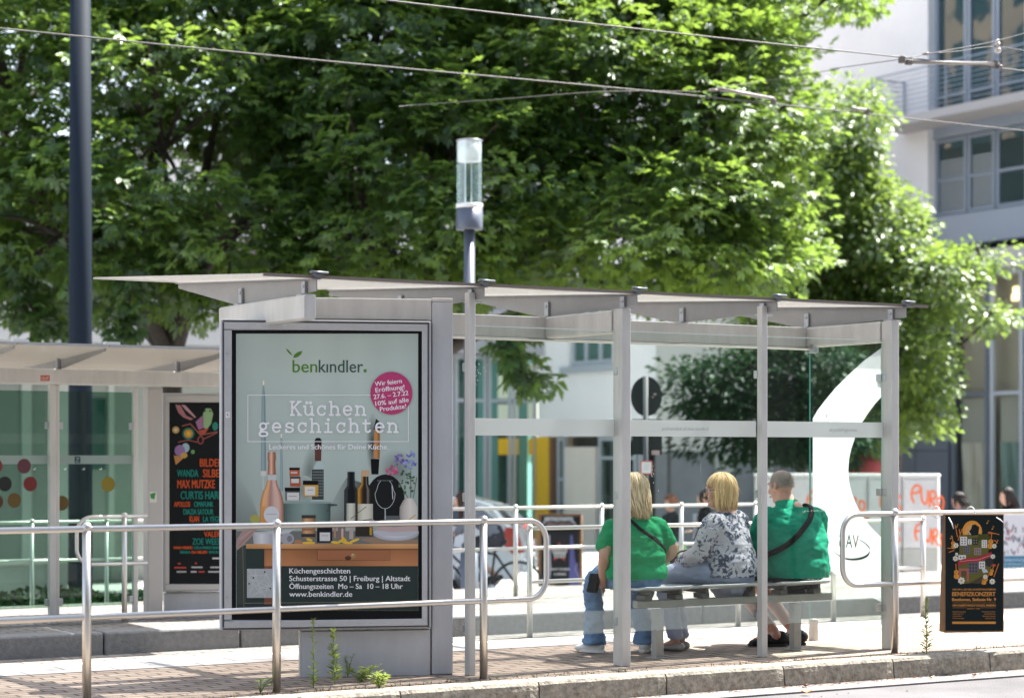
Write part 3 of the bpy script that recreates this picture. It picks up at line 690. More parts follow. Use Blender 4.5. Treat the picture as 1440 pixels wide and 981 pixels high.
S.turned(yy_((534,28),(560,46),(600,66),(660,68),(745,56)), z6(1304,0)[0], [(-1,(.30,.27,.24)),(-.5,(.55,.50,.45)),(.2,(.70,.66,.60)),(1,(.60,.55,.50))], 7.6); S.line([z6(1300, 700), z6(1355, 660)], 1.4, (.55,.38,.06), 8)
zr(z6, 1120, 665, 1250, 740, (.10,.12,.12), 6.4)
# table and what lies on it
zr(z7, 14, 140, 1375, 236, (.16,.17,.16), 6)
S.turned([(z7(0,24)[1],9.5),(z7(0,190)[1],9.6)], z7(555,0)[0], [(-1,(.26,.13,.06)),(-.4,(.60,.36,.20)),(.3,(.48,.26,.13)),(1,(.20,.09,.04))], 8.2); zr(z7, 502, 20, 608, 44, (.05,.045,.04), 8.4); zr(z7, 504, 120, 606, 136, (.3,.15,.08), 8.4); zr(z7, 500, 160, 606, 186, (.04,.04,.04), 8.4)
zr(z7, 618, 110, 732, 226, (.012,.012,.014), 8.2); zr(z7, 638, 150, 716, 214, (.62,.62,.60), 8.4); zr(z7, 652, 172, 700, 176, (.2,.2,.2), 8.6)
zr(z7, 745, 60, 760, 190, (.42,.22,.14), 8.2); zr(z7, 775, 110, 830, 200, (.22,.14,.13), 8.2); zr(z7, 800, 120, 815, 190, (.5,.44,.42), 8.4); zr(z7, 860, 100, 890, 200, (.42,.36,.32), 8.2); zr(z7, 905, 60, 1035, 180, (.03,.028,.022), 7.6); zr(z7, 1012, 110, 1030, 170, (.42,.26,.04), 8)
S.soft(*z7(1210,160), 32, 10, (.68,.70,.73), (.34,.36,.40), 8.6); ze(z7, 1210, 148, 172, 30, (.46,.48,.51), 8.8); zp(z7, [(1050,130),(1100,100),(1200,112),(1300,96),(1375,105),(1375,138),(1180,150)], (.48,.37,.36), 9)
zp(z7, [(950,196),(1050,186),(1375,205),(1375,235),(1200,256),(1040,236),(955,210)], (.28,.20,.14), 8.4)
zp(z7, [(130,150),(420,128),(470,112),(400,160),(300,170),(290,236),(150,236)], (.50,.51,.53), 8); S.turned([(z7(0,160)[1],15.5),(z7(0,236)[1],14)], z7(217,0)[0], [(-1,(.36,.37,.40)),(-.2,(.64,.65,.68)),(1,(.34,.35,.38))], 8.2)
ze(z7, 395, 198, 50, 44, (.36,.36,.39), 8.6); ze(z7, 412, 198, 20, 24, (.20,.20,.23), 8.8); ze(z7, 475, 222, 30, 18, (.38,.20,.11), 8.8)
for (x, y, l_, a) in ((555,228,50,.0), (560,205,24,.3), (755,225,34,.1), (800,212,34,-.5), (845,228,40,.15), (900,210,38,-.35), (820,200,26,.8)): ze(z7, x, y, l_, 10, (.72,.47,.06), 9.2, a)
zp(z7, [(16,200),(60,135),(170,122),(120,190),(60,250),(16,285)], (.38,.26,.24), 8.6); S.line([z7(30, 250), z7(130, 150)], .8, (.24,.15,.14), 8.8); S.line([z7(40, 200), z7(120, 140)], .8, (.52,.40,.38), 8.8)
zr(z7, 14, 270, 1375, 735, (.030,.045,.042), 3.5)
zp(z7, [(14,270),(85,240),(85,690),(14,690)], (.05,.065,.06), 6.4)
for i in range(8):
    x0, x1 = 85+1290*i/8, 85+1290*(i+1)/8; t0, t1 = .86+.2*math.sin(i*1.1), .86+.2*math.sin((i+1)*1.1)
    S.grad([z7(x0,236), z7(x1,236), z7(x1,272), z7(x0,272)], [f_(t0*1.1,(.60,.33,.15)), f_(t1*1.1,(.60,.33,.15)), f_(t1*.85,(.60,.31,.13)), f_(t0*.85,(.60,.31,.13))], 9.6)
    y0 = max(x0, 222); S.grad([z7(y0,272), z7(x1,272), z7(x1,402), z7(y0,402)], [f_(t0*.7,(.46,.20,.09)), f_(t1*.7,(.46,.20,.09)), f_(t1*1.02,(.48,.21,.095)), f_(t0*1.02,(.48,.21,.095))], 9.6)
zr(z7, 222, 272, 1375, 282, (.20,.08,.04), 9.8); zr(z7, 222, 402, 284, 690, (.20,.08,.05), 6.6)
S.frame(*z7(618, 280), *z7(1166, 360), .6, (.12,.05,.03), 10); zr(z7, 624, 284, 1160, 354, (.36,.15,.075), 9.9)
for y in (292, 305, 318, 332, 344): S.line([z7(640, y), z7(1150, y+3)], .35, (.28,.11,.055), 10)
ze(z7, 850, 342, 24, 16, (.06,.03,.02), 10.2); ze(z7, 890, 324, 20, 20, (.34,.24,.10), 10.4); ze(z7, 885, 318, 8, 7, (.62,.5,.28), 10.6)
S.line([z7(58, 150), z7(70, 720)], .5, (.34,.22,.12), 7); S.line([z7(80, 680), z7(1370, 668)], .5, (.34,.30,.24), 7)
zr(z7, 92, 422, 284, 640, (.42,.44,.45), 7)
for i in range(22):
    a = rr.uniform(0, 3.14); x, y = rr.uniform(110, 265), rr.uniform(440, 620); l_ = rr.uniform(20, 90)
    c_ = lambda x_, y_: (max(94, min(282, x_)), max(424, min(638, y_)))
    S.line([z7(*c_(x-l_*math.cos(a), y-l_*math.sin(a))), z7(*c_(x+l_*math.cos(a), y+l_*math.sin(a)))], .5, (.58,.60,.60), 7.4)
for x, y in ((225, 446), (140, 490), (108, 534), (268, 570)): ze(z7, x, y, 6, 7, (.03,.03,.03), 8)
S.text('Küchengeschichten', 406.9, 492.3, 805.6, 7.6, W_, 11, bold=.18)
S.text('Schusterstrasse 50 | Freiburg | Altstadt', 406.9, 576.8, 816.3, 7.6, W_, 11, bold=.18)
S.text('Öffnungszeiten  Mo – Sa  10 – 18 Uhr', 406.9, 566.2, 827.3, 7.6, W_, 11, bold=.18)
S.text('www.benkindler.de', 406.9, 495.2, 838.3, 7.6, W_, 11, bold=.18)
# shop name with two leaves
LG, LD = (.10, .22, .035), (.055, .10, .085)
S.text('ben', 411.5, 446, 523.2, 18.2, LG, 3, bold=.25); S.text('kındler', 448.3, 510.5, 523.2, 18.2, LD, 3, bold=.25); S.rect(511.3, 518.9, 515.4, 523.3, LG, 3)
zb = lambda x, y: (340+x/5.538, 470+y/5.538)
S.poly([zb(343,110),zb(362,120),zb(384,144),zb(396,166),zb(374,152),zb(354,132)], LG, 3)
S.poly([zb(400,184),zb(408,158),zb(435,138),zb(472,128),zb(460,158),zb(432,178)], LG, 3)
S.frame(348.1, 554.9, 574.7, 621, .95, W_, 12)
typed(S, 'Kuchen', 408.2, 515.5, 583.2, 18.6, 2.7, W_, 12.4)
typed(S, 'geschichten', 363.2, 560.6, 607.2, 18.6, 2.7, W_, 12.4)
S.text('Leckeres und Schönes für Deine Küche.', 378.8, 546, 631.3, 7.2, W_, 12.4, bold=.2)
S.ell(550.4, 552.6, 29.5, 30, (.46, .055, .165), 13, 40)
for t_, cu, cv, hw in (('Wir feiern', 546.5, 537.5, 19), ('Eröffnung!', 548.7, 546, 20.5), ('27.6. – 2.7.22', 550.1, 555, 24.5), ('10% auf alle', 551.5, 564.5, 23.5), ('Produkte!', 553, 573, 18.5)):
    S.text(t_, cu-hw, cu+hw, cv+3, 6.6, W_, 13.8, rot=R(7), bold=.16)
S.build('poster', cs)
m = MB(); pl = (pR+N1*.0605, N1)
for u, v in ((319.5, 497), (319, 839)):
    p = at(u, v, plane=pl); m.tube([p, p+N1*.006], .009, 10)
m.build('door_lock', M['clamp'], cs)
s2 = Sheet(pR, N1, .0606); s2.rect(317.5, 579, 323, 587, (.75,.75,.76), 0); s2.text('K', 319, 322, 585, 4.5, (.06,.06,.06), 1); s2.build('sticker', cs)
m = MB(); plane_box(m, pR, N1, E1, 313.5, 451.5, 603.5, 453.2, .0625, .0457); plane_box(m, pR, N1, E1, 313.5, 881.3, 603.5, 882.6, .0625, .0457)
plane_box(m, pR, N1, E1, 313.0, 453.3, 314.6, 881.2, .0625, .0457); plane_box(m, pR, N1, E1, 602, 453.3, 603.4, 881.2, .0625, .0457)
m.build('door_seal', pb('dark_seal', (.05, .05, .055), .6), cs)

# ------------------------------------------------------------------ the shelter on the far platform
Y_L = 17.1
xL = lambda u: at(u, 640, y=Y_L).x
ls = thing('bus_shelter', 'second shelter behind the left handrail, green tinted panes with round red and yellow stickers', 'bus shelter', (xL(100), Y_L, 0))
zl = lambda v, u=100: at(u, v, y=Y_L).z
for u, t in ((75, .045), (-60, .045)):
    m = MB(); m.box((xL(u)-t, Y_L-.05, 0), (xL(u)+t*.2, Y_L+.02, zl(541))); m.box((xL(u)+t*.25, Y_L-.03, 0), (xL(u)+t, Y_L+.06, zl(541))); m.build('post', M['alu'], ls, bevel=.006)
m = MB(); m.box((xL(190)-.02, Y_L-.02, 0), (xL(190)+.02, Y_L+.03, zl(545, 190))); m.build('mullion_post', M['alu'], ls, bevel=.004)
m = MB(); m.box((xL(-120), Y_L-.07, zl(541)), (xL(330), Y_L+.06, zl(519))); m.build('front_beam', M['alu'], ls, bevel=.012)
s2 = Sheet(Vector((xL(60), Y_L-.0705, 0)), Vector((0, -1, 0)), .0005); s2.rect(57, 527.5, 70, 535.5, (.42,.10,.07), 0); s2.text('OUT', 58.5, 68.5, 534, 4.6, (.7,.68,.64), 1); s2.build('sticker', ls)
# ribs and roof glass reaching towards the tracks, in the same winged shape
lz = lambda y: 2.285 - (y-15.9)*.042
zb_ = zl(519)
for u in (-40, 83, 250):
    x = xL(u); m = MB()
    m.prism([(x-.005, 15.96, lz(15.96)-.006), (x-.005, 18.25, lz(18.25)-.006), (x-.005, 18.25, lz(18.25)-.03), (x-.005, Y_L+.1, zb_+.002), (x-.005, Y_L-.12, zb_+.002), (x-.005, 15.96, lz(15.96)-.03)], (.01, 0, 0))
    r = m.build('roof_rib', M['rib'], ls)
    b = MB(); b.box((x-.03, Y_L-.05, zb_+.001), (x-.008, Y_L+.0, zb_+.10)); b.build('bracket', M['clamp'], r)
    b = MB(); b.box((x-.02, 15.90, lz(15.9)+.014), (x+.10, 15.97, lz(15.9)+.04)); b.build('seam_clamp', pb('light_clamp', (.6,.62,.64), .4, .6), r)
us = [-150, -40, 83, 250, 360]
for a, b in zip(us, us[1:]):
    xa, xb = xL(a)+.01, xL(b)-.01; m = MB()
    m.prism([(xa, 15.88, lz(15.88)), (xa, 18.3, lz(18.3)), (xa, 18.3, lz(18.3)+.012), (xa, 15.88, lz(15.88)+.012)], (xb-xa, 0, 0))
    rp_ = m.build('roof_panel', M['roof_shaded'], ls)
    m = MB(); m.box((xa, 15.868, lz(15.88)-.006), (xb, 15.878, lz(15.88)+.016)); m.build('edge_trim', M['clamp'], rp_)
def lpane(u0, u1):
    m = MB(); m.box((xL(u0), Y_L+.02, zl(853)), (xL(u1), Y_L+.03, zl(550))); g = m.build('back_pane', M['tint_glass'], ls)
    b = MB(); b.box((xL(u0), Y_L+.0165, zl(652)), (xL(u1), Y_L+.0175, zl(640))); b.build('warning_stripe', film_mat('dull_stripe', (.5, .56, .56), .7, .5), g)
    for v in (598, 845):
        for u in (u0+2, u1-2): clamp(xL(u), Y_L+.012, zl(v), .05, .05, .06, g)
    return g
g1 = lpane(-58, 70); g2 = lpane(82, 187)
def dots(g, lst):
    for u, v, c in lst:
        s2 = Sheet(Vector((0, Y_L+.0165, 0)), Vector((0, -1, 0)), .0005); s2.ell(u, v, 9.6, 10.4, [q*.6+.02 for q in c], 0); s2.build('round_sticker', g)
RD, BK, YE, BR = (.24, .03, .03), (.015, .02, .018), (.33, .26, .02), (.18, .11, .02)
dots(g1, [(7, 680, BK), (-6, 655, RD), (-5, 705, (.12,.05,.02)), (20, 703, BR), (-30, 690, YE)]); dots(g2, [(42.5, 680, RD), (34, 655, (.16,.05,.07)), (87, 707, BR), (152, 680.5, YE)])
s2 = Sheet(Vector((0, Y_L+.0160, 0)), Vector((0, -1, 0)), .0005); s2.rect(105, 641.5, 113, 651, (.02,.05,.06), 0); s2.text('Z', 106.5, 111.5, 649.5, 6.5, (.35,.45,.45), 1); s2.build('line_mark', g2)
s2 = Sheet(Vector((0, Y_L+.0160, 0)), Vector((0, -1, 0)), .0005)
for u in (48, 69, 91, 117, 141): s2.poly([(u-2, 660), (u+2.4, 657), (u+2, 660.5)], (.6,.65,.6), 0)
s2.build('bird_marks', g2)
m = MB(); m.box((xL(207), Y_L-.02, 0), (xL(228), Y_L+.10, zl(545, 215))); sp = m.build('side_post', pb('side_post_paint', (.40, .385, .365), .5, .2), ls, bevel=.008)
s2 = Sheet(Vector((0, Y_L-.0202, 0)), Vector((0, -1, 0)), .0005); s2.rect(210.5, 691, 220.5, 706, (.55,.58,.5), 0); s2.poly([(211, 694), (219, 692), (217, 702), (212, 700)], (.05,.22,.06), 1); s2.build('sticker', sp)
# its music poster
p2R, p2L = at(330, 866, y=Y_L-.01), at(230, 867.5, y=Y_L+.16)
E2 = (p2R-p2L); E2.z = 0; E2.normalize(); N2 = Vector((E2.y, -E2.x, 0))
d2 = thing('poster_display', 'half hidden display case with a black music poster in orange and green type', 'advertising display', (p2L.x, p2L.y, 0), math.atan2(E2.y, E2.x))
m = MB(); plane_box(m, p2R, N2, E2, 229, 553, 420, 830, .04, -.10); c2 = m.build('case', M['alu_grey'], d2, bevel=.006)
m = MB(); plane_box(m, p2R, N2, E2, 231, 832, 420, 870, .0, -.09); m.build('foot_panel', M['alu_grey'], d2, bevel=.005)
m = MB()
for r_ in ((232, 556, 417, 565.5), (232, 820.5, 417, 828), (232, 565.6, 238, 820.4), (410, 565.6, 417, 820.4)): plane_box(m, p2R, N2, E2, *r_, .052, .0405)
m.build('door_frame', pb('warm_frame', (.46, .45, .43), .45, .3), d2, bevel=.002)
S = Sheet(p2R, N2, .0412); S.rect(238, 565.5, 410, 820.5, (.008,.010,.011), 0)
OR, TE, BG = (.52, .085, .02), (.012, .20, .16), (.010, .013, .014)
zf = lambda x, y: (225+x/3.505, 550+y/3.505)
def fp(pts, c, l): S.poly([zf(*q) for q in pts], c, l)
fp([(75,65),(100,68),(130,120),(165,135),(150,142),(115,128),(90,105)], (.36,.16,.18), 1); fp([(105,66),(125,90),(170,130),(178,128),(150,95),(125,68)], (.44,.26,.28), 1.5)
fp([(212,110),(225,84),(250,84),(262,110),(252,160),(232,185),(215,180)], (.24,.38,.20), 2); S.ell(*zf(222, 96), 1.2, 1.2, (.02,.02,.02), 3); S.ell(*zf(246, 96), 1.2, 1.2, (.02,.02,.02), 3)
fp([(175,150),(210,118),(214,180),(190,190)], (.30,.14,.26), 2); fp([(188,195),(240,180),(225,205),(205,215)], (.38,.08,.05), 2.2)
S.ell(*zf(140, 208), 8.5, 8.5, (.02,.14,.12), 2); S.ell(*zf(140, 208), 6, 6, (.50,.24,.03), 2.5); S.ell(*zf(140, 208), 2.8, 2.8, (.55,.40,.10), 3)
S.ell(*zf(78, 190), 5, 5, (.45,.30,.10), 2); S.ell(*zf(78, 190), 2.4, 2.4, (.55,.5,.4), 3); S.ell(*zf(272, 172), 4, 6, (.03,.20,.16), 2)
S.line([zf(110,170), zf(150,160), zf(200,215), zf(282,200)], 1.6, (.28,.10,.07), 1.6); S.line([zf(90,250), zf(140,240), zf(180,250), zf(215,235), zf(280,205)], 1.4, (.26,.08,.07), 1.6)
S.ell(*zf(200, 240), 4.5, 6, (.30,.07,.06), 1.7); S.ell(*zf(200, 240), 3, 4.4, BG, 1.9)
fp([(68,315),(120,325),(78,362)], (.45,.22,.08), 2); S.ell(*zf(98, 292), 7.5, 8, (.26,.16,.34), 2.4); S.ell(*zf(126, 278), 5.5, 6.5, (.30,.44,.50), 2.2); S.ell(*zf(118, 315), 5, 4, (.48,.30,.08), 2.6); S.ell(*zf(162, 298), 2.6, 3, (.12,.32,.10), 2.4)
def ft(t, x0, x1, b, h, c): a, q = zf(x0, b); S.text(t, a, zf(x1, b)[0], q, h/3.505, c, 3, bold=.2)
ft('BILDERBUCH', 197, 400, 370, 40, OR); ft('WANDA', 84, 188, 420, 36, TE); ft('SILBERMOND', 212, 425, 422, 40, OR); ft('MAX MUTZKE', 86, 270, 476, 42, OR)
ft('CURTIS HARDING', 102, 370, 530, 40, TE); ft('APOLLOS', 70, 148, 568, 26, OR); ft('CIMAFUNK', 168, 262, 568, 26, TE); ft('DIAZIA SATOUR', 116, 262, 606, 28, TE)
ft('KLAN', 146, 192, 642, 30, OR); ft('LA YEGROS', 213, 330, 642, 28, TE); ft('VALERIE JUNE', 217, 390, 716, 28, OR); ft('ZOE WEES BAND', 160, 380, 754, 32, TE)
ft('MARIA MENDES', 68, 160, 776, 14, OR); ft('LOLA MARSH BAND', 168, 300, 776, 14, TE); ft('NENDA', 100, 150, 798, 14, TE); ft('IDA NIELSEN', 156, 232, 798, 14, OR); ft('SIMON DUO', 240, 330, 798, 14, TE)
for x0, x1, y, c in ((70,130,868,(.4,.06,.05)), (155,210,866,(.4,.4,.4)), (248,320,866,(.4,.4,.4)), (82,130,888,(.4,.4,.4)), (152,180,888,(.45,.45,.45)), (190,220,888,(.42,.06,.05)), (238,300,888,(.4,.4,.4)), (88,102,848,(.4,.06,.05)), (172,182,846,(.4,.06,.05)), (258,300,822,(.5,.5,.5))):
    S.rect(*zf(x0, y-4), *zf(x1, y+4), c, 3)
S.build('poster', c2)

# ------------------------------------------------------------------ the concert board strapped to the right handrail
ang = TH - R(9); E3 = Vector((math.cos(-ang)*1, math.sin(-ang), 0)); N3 = Vector((E3.y, -E3.x, 0))
p3 = at(1330, 800, y=Y1-.055)
p3 = at(1326, 800, y=Y1-.13)
cb = thing('concert_board', 'black benefit concert board with orange type, tied to the right handrail with white cable ties', 'poster board', (p3.x, p3.y, at(1329, 888, plane=(p3, N3)).z), math.atan2(E3.y, E3.x))
CARD = pb('cardboard', (.20, .11, .055), .9, var=.2, vscale=20)
m = MB(); plane_box(m, p3, N3, E3, 1328.5, 722.5, 1411.5, 888.5, .0, -.008); f_ = m.build('front_sheet', CARD, cb)
Q = lambda u, v, b: at(u, v, plane=(p3, N3)) - N3*b
m = MB(); m.add([Q(1328.5, 722.5, .009), Q(1328.5, 722.5, .022), Q(1328.5, 888.5, .105), Q(1328.5, 888.5, .009)], [(0, 1, 2, 3)])
a_, b_ = Q(1328.5, 723.5, .030), Q(1411.5, 723.5, .030); c_, d_ = Q(1411.5, 888.5, .105), Q(1328.5, 888.5, .105)
m.prism([a_, b_, c_, d_], N3*-.006); m.build('rear_sheet', CARD, cb)
S = Sheet(p3, N3, .0005); S.rect(1329.6, 724, 1410.6, 886.2, (.008,.014,.015), 0)
zc = lambda x, y: (1300+x/4.907, 700+y/4.905)
def cp(pts, c, l): S.poly([zc(*q) for q in pts], c, l)
def cr(x0, y0, x1, y1, c, l): S.rect(*zc(x0, y0), *zc(x1, y1), c, l)
def ce(x, y, rx, ry, c, l, rot=0): a = zc(x, y); S.ell(a[0], a[1], rx/4.907, ry/4.905, c, l, 18, rot)
O2, OL, WH = (.62, .26, .04), (.115, .105, .025), (.62, .60, .56)
ce(330, 230, 68, 76, O2, 1); ce(332, 238, 54, 62, (.60,.31,.10), 1.3)
cp([(300,240),(322,212),(330,184),(352,180),(378,200),(372,252),(330,258)], (.012,.014,.014), 2); S.line([zc(305, 232), zc(318, 250)], 1, WH, 2.4)
cp([(244,255),(380,245),(446,262),(440,400),(470,430),(450,520),(410,580),(260,590),(230,480),(240,380)], OL, 1.6)
cp([(370,250),(440,245),(455,275),(420,300),(370,290)], (.06,.065,.015), 2)
def house(x0, y0, x1, y1, c, wc, nx, ny):
    cr(x0, y0, x1, y1, c, 2.4)
    for i in range(nx):
        for j in range(ny):
            ww, hh = (x1-x0)/(nx*2+1), (y1-y0)/(ny*2+1); xx, yy = x0+ww*(2*i+1), y0+hh*(2*j+1); cr(xx, yy, xx+ww, yy+hh, wc, 3)
house(246, 265, 294, 326, WH, (.10,.09,.09), 2, 3); house(300, 283, 326, 318, WH, (.10,.09,.09), 1, 2); house(330, 275, 372, 322, (.03,.03,.03), (.2,.2,.16), 2, 2); house(395, 288, 432, 342, WH, (.08,.08,.08), 2, 3)
house(268, 326, 314, 384, (.13,.12,.13), (.05,.05,.05), 3, 3); house(342, 342, 392, 392, (.24,.19,.17), (.10,.08,.07), 3, 2); house(234, 392, 286, 424, WH, (.10,.09,.09), 2, 1)
house(300, 440, 372, 520, (.11,.10,.11), (.035,.03,.035), 3, 3); house(376, 436, 418, 486, WH, (.08,.07,.07), 2, 2); cp([(392,480),(430,492),(440,510),(405,516)], (.45,.48,.5), 3)
cp([(420,400),(462,380),(478,440),(450,475),(415,460)], (.03,.03,.03), 2.2)
cr(238, 484, 306, 500, (.36,.10,.10), 3); cr(238, 500, 252, 578, (.36,.10,.10), 3); cr(292, 500, 306, 574, (.36,.10,.10), 3); ce(272, 520, 18, 22, (.10,.07,.03), 3.2)
cp([(310,585),(410,530),(440,540),(380,590)], (.06,.05,.03), 2.6)
rb = [(228,440),(262,420),(310,410),(360,408),(410,392),(462,370)]
cp(rb + [(x+4, y+32) for x, y in reversed(rb)], (.34,.035,.045), 4); S.line([zc(245, 437), zc(310, 428), zc(372, 424), (zc(450, 396))], .6, (.55,.35,.33), 4.5)
def violin(x, y, k, rot):
    ca, sa = math.cos(rot), math.sin(rot); T_ = lambda a, b: (x+(a*ca-b*sa)*k, y+(a*sa+b*ca)*k)
    for (a, b, rx, ry) in ((0, 0, 17, 17), (0, 30, 20, 20)): c0 = T_(a, b); ce(c0[0], c0[1], rx*k, ry*k, O2, 4)
    S.line([zc(*T_(0, 0)), zc(*T_(0, -60))], 1.4, (.45,.15,.03), 4.2); S.line([zc(*T_(-6, 0)), zc(*T_(-6, 40))], .4, (.2,.08,.02), 4.6)
violin(458, 300, 1.0, .12); violin(220, 510, .95, -.05); violin(198, 310, .8, -.15); violin(424, 560, .8, .55); violin(466, 500, .7, .35)
for a, b in (((228,265),(212,185)), ((245,245),(240,215)), ((470,240),(515,250)), ((440,235),(490,245)), ((160,345),(205,345)), ((170,372),(205,360)), ((232,290),(262,210)), ((395,590),(410,530)), ((480,540),(512,452)), ((500,300),(480,290))): S.line([zc(*a), zc(*b)], 1.2, (.50,.17,.03), 3.6)
for x, y in ((432,165), (180,270), (222,190), (468,205), (498,300)): ce(x, y+8, 5, 4, O2, 3); S.line([zc(x+5, y+8), zc(x+6, y-12), zc(x+14, y-8)], .5, O2, 3)
for x, y, r_ in ((218,326,16), (482,330,15), (222,386,10), (214,416,17), (472,402,15), (255,568,22), (468,574,18), (420,542,14)):
    for k in range(7): ce(x+r_*.7*math.cos(k*.9), y+r_*.7*math.sin(k*.9), r_*.45, r_*.35, (.62,.60,.50), 5, k*.9)
    ce(x, y, r_*.33, r_*.33, (.45,.30,.05), 5.5)
for x, y in ((455,240), (478,462), (452,520)): ce(x, y, 16, 9, (.38,.06,.04), 3.4)
OT = (.52, .23, .055)
def ct(t, x0, x1, b, h, l=3, bold=.0, c=OT): a = zc(x0, b); S.text(t, a[0], zc(x1, b)[0], a[1], h/4.905, c, l, bold=bold)
ct('10.00 UHR | 3. JULI 2022 | KONZERTHAUS FREIBURG', 194, 492, 634, 12, bold=.1)
ct('BENEFIZKONZERT', 192, 490, 674, 30, bold=.3); ct('Beethoven, Sinfonie Nr. 9', 192, 492, 708, 22, bold=.3)
cr(194, 720, 492, 721.6, OT, 3); ct('UWC ROBERT BOSCH COLLEGE, FREIBURG', 194, 492, 745, 14, bold=.15); cr(194, 754, 290, 755.5, OT, 3); cr(386, 754, 492, 755.5, OT, 3); ct('EINTRITT FREI', 295, 382, 766, 11)
for i, (a, b) in enumerate((('Musikalische Leitung', 'Orchester und Chor'), ('Solisten und Chor', 'der Hochschule'), ('Freiburger Bachchor', 'Spenden erbeten'), ('Reservierung unter', 'Abendkasse ab 9 Uhr'))):
    ct(a, 194, 284-(i*13) % 30, 786+i*15, 9); ct(b, 396+(i*17) % 28, 490, 786+i*15, 9)
cr(192, 850, 492, 866, (.58,.25,.05), 3)
S.build('printed_face', f_)
for u, v, du in ((1334, 727, 7), (1401, 727, 10)):
    m = MB(); a = at(u, v, plane=(p3+N3*.004, N3)); ry = at(u, 717, y=Y1)
    lp = []
    for i in range(15):
        q = 2*math.pi*i/14; lp.append(Vector((a.x, Y1-.01, 0)) + Vector((0, -.045*math.cos(q)-.01, ry.z-.012+.042*math.sin(q))))
    m.tube(lp, .0035, 6)
    e_ = at(u+du, v+ (16 if du < 9 else 7), plane=(p3+N3*.02, N3)); m.tube([a+Vector((0,0,.0)), (a+e_)/2+N3*.012, e_], [.004, .0045, .003], 6); m.build('cable_tie', M['white'], cb)
# ================================================================== people
def fuse(mb, voxel, smooth=4, disp=None, name='body', mat=None, parent=None, cut=None):
    """one continuous skin over all the shapes collected in mb"""
    me = bpy.data.meshes.new('tmp'); me.from_pydata([tuple(p) for p in mb.v], [], mb.f)
    o = bpy.data.objects.new('tmp', me); COL.objects.link(o)
    md = o.modifiers.new('r', 'REMESH'); md.mode = 'VOXEL'; md.voxel_size = voxel
    if smooth:
        sm = o.modifiers.new('s', 'SMOOTH'); sm.iterations = smooth; sm.factor = .5
    dg = bpy.context.evaluated_depsgraph_get(); out = bpy.data.meshes.new_from_object(o.evaluated_get(dg))
    bpy.data.objects.remove(o); bpy.data.meshes.remove(me)
    if disp:
        ns = [v.normal.copy() for v in out.vertices]
        for v, n in zip(out.vertices, ns): v.co = v.co + n*disp(v.co, n)
    if cut:
        bm = bmesh.new(); bm.from_mesh(out)
        bmesh.ops.delete(bm, geom=[v for v in bm.verts if cut(v.co)], context='VERTS'); bm.to_mesh(out); bm.free()
    out.polygons.foreach_set('use_smooth', [True]*len(out.polygons)); out.update()
    out.name = name; out.materials.clear(); out.materials.append(mat)
    r = bpy.data.objects.new(name, out); COL.objects.link(r); r.parent = parent; WM[r.name] = wm(parent)
    return r
def limb(m, pts, k=5, n=14):
    """pts: (x, y, z, r) or (x, y, z, rx, ry); smooth tapering limb with round ends, rx along the local x axis"""
    pts = [(p + (p[3],)) if len(p) == 4 else p for p in pts]
    sp = spline(pts, k); c = [Vector(p[:3]) for p in sp]; vs, fs = [], []; N = len(sp)
    prev = None
    for i in range(N):
        t = (c[min(i+1, N-1)]-c[max(i-1, 0)]).normalized()
        a = Vector((1, 0, 0)) - t*t.x
        if a.length < .2: a = prev if prev else t.orthogonal()
        a = (a - t*a.dot(t)).normalized(); prev = a; b = t.cross(a)
        for j in range(n):
            q = 2*math.pi*j/n; vs.append(c[i] + a*math.cos(q)*sp[i][3] + b*math.sin(q)*sp[i][4])
    for i in range(N-1):
        for j in range(n): fs.append((i*n+j, i*n+(j+1) % n, (i+1)*n+(j+1) % n, (i+1)*n+j))
    fs += [tuple(reversed(range(n))), tuple((N-1)*n+j for j in range(n))]
    m.add(vs, fs, True)
    for e in (0, -1): m.ball(c[e], min(sp[e][3], sp[e][4])*.97, 12, 8)
def hand(m, wrist, aim, palm_n, curl, side=1, s=1.0):
    """palm with four bent fingers of unequal length and a thumb from its side"""
    a = Vector(aim).normalized(); n = Vector(palm_n); n = (n - a*n.dot(a)).normalized(); sdir = a.cross(n)*side; w_ = Vector(wrist)
    P_ = lambda f, l, h: w_ + (a*f + sdir*l + n*h)*s
    T_ = m.T.copy()
    limb(m, [(*P_(-.01,0,0), .024, .020), (*P_(.03,.0,0), .036*s, .016*s), (*P_(.075,0,0), .040*s, .014*s)], 4)
    for q, (l, ln) in enumerate(((-.030, .068), (-.010, .076), (.010, .070), (.029, .054))):
        c1, c2, c3 = curl*.35, curl*.9, curl*1.35
        p0 = P_(.072, l, 0); d = lambda c: (a*math.cos(c) + n*math.sin(c))
        p1 = p0 + d(c1)*ln*.45*s; p2 = p1 + d(c2)*ln*.32*s; p3_ = p2 + d(c3)*ln*.25*s
        limb(m, [(*p0, .0098*s), (*p1, .0092*s), (*p2, .0085*s), (*p3_, .0072*s)], 3, 10)
    b0 = P_(.018, -.030, .004); b1 = P_(.045, -.055, .012+.01*curl); b2 = P_(.072, -.060, .018+.02*curl)
    limb(m, [(*b0, .014*s), (*b1, .0115*s), (*b2, .0090*s)], 3, 10)
def skin_mat(name, c):
    m, t, p = new_mat(name); N, L = t.nodes, t.links
    tc = N.new('ShaderNodeTexCoord'); nz = N.new('ShaderNodeTexNoise'); nz.inputs['Scale'].default_value = 9; nz.inputs['Detail'].default_value = 5; L.new(tc.outputs['Object'], nz.inputs[0])
    rp = ramp(N, [(.3, [c[0]*.86, c[1]*.75, c[2]*.70]), (.6, c)]); L.new(nz.outputs[0], rp.inputs[0]); L.new(rp.outputs[0], p.inputs['Base Color'])
    p.inputs['Roughness'].default_value = .5; p.inputs['Subsurface Weight'].default_value = .12; p.inputs['Subsurface Radius'].default_value = (.01, .004, .002); return m
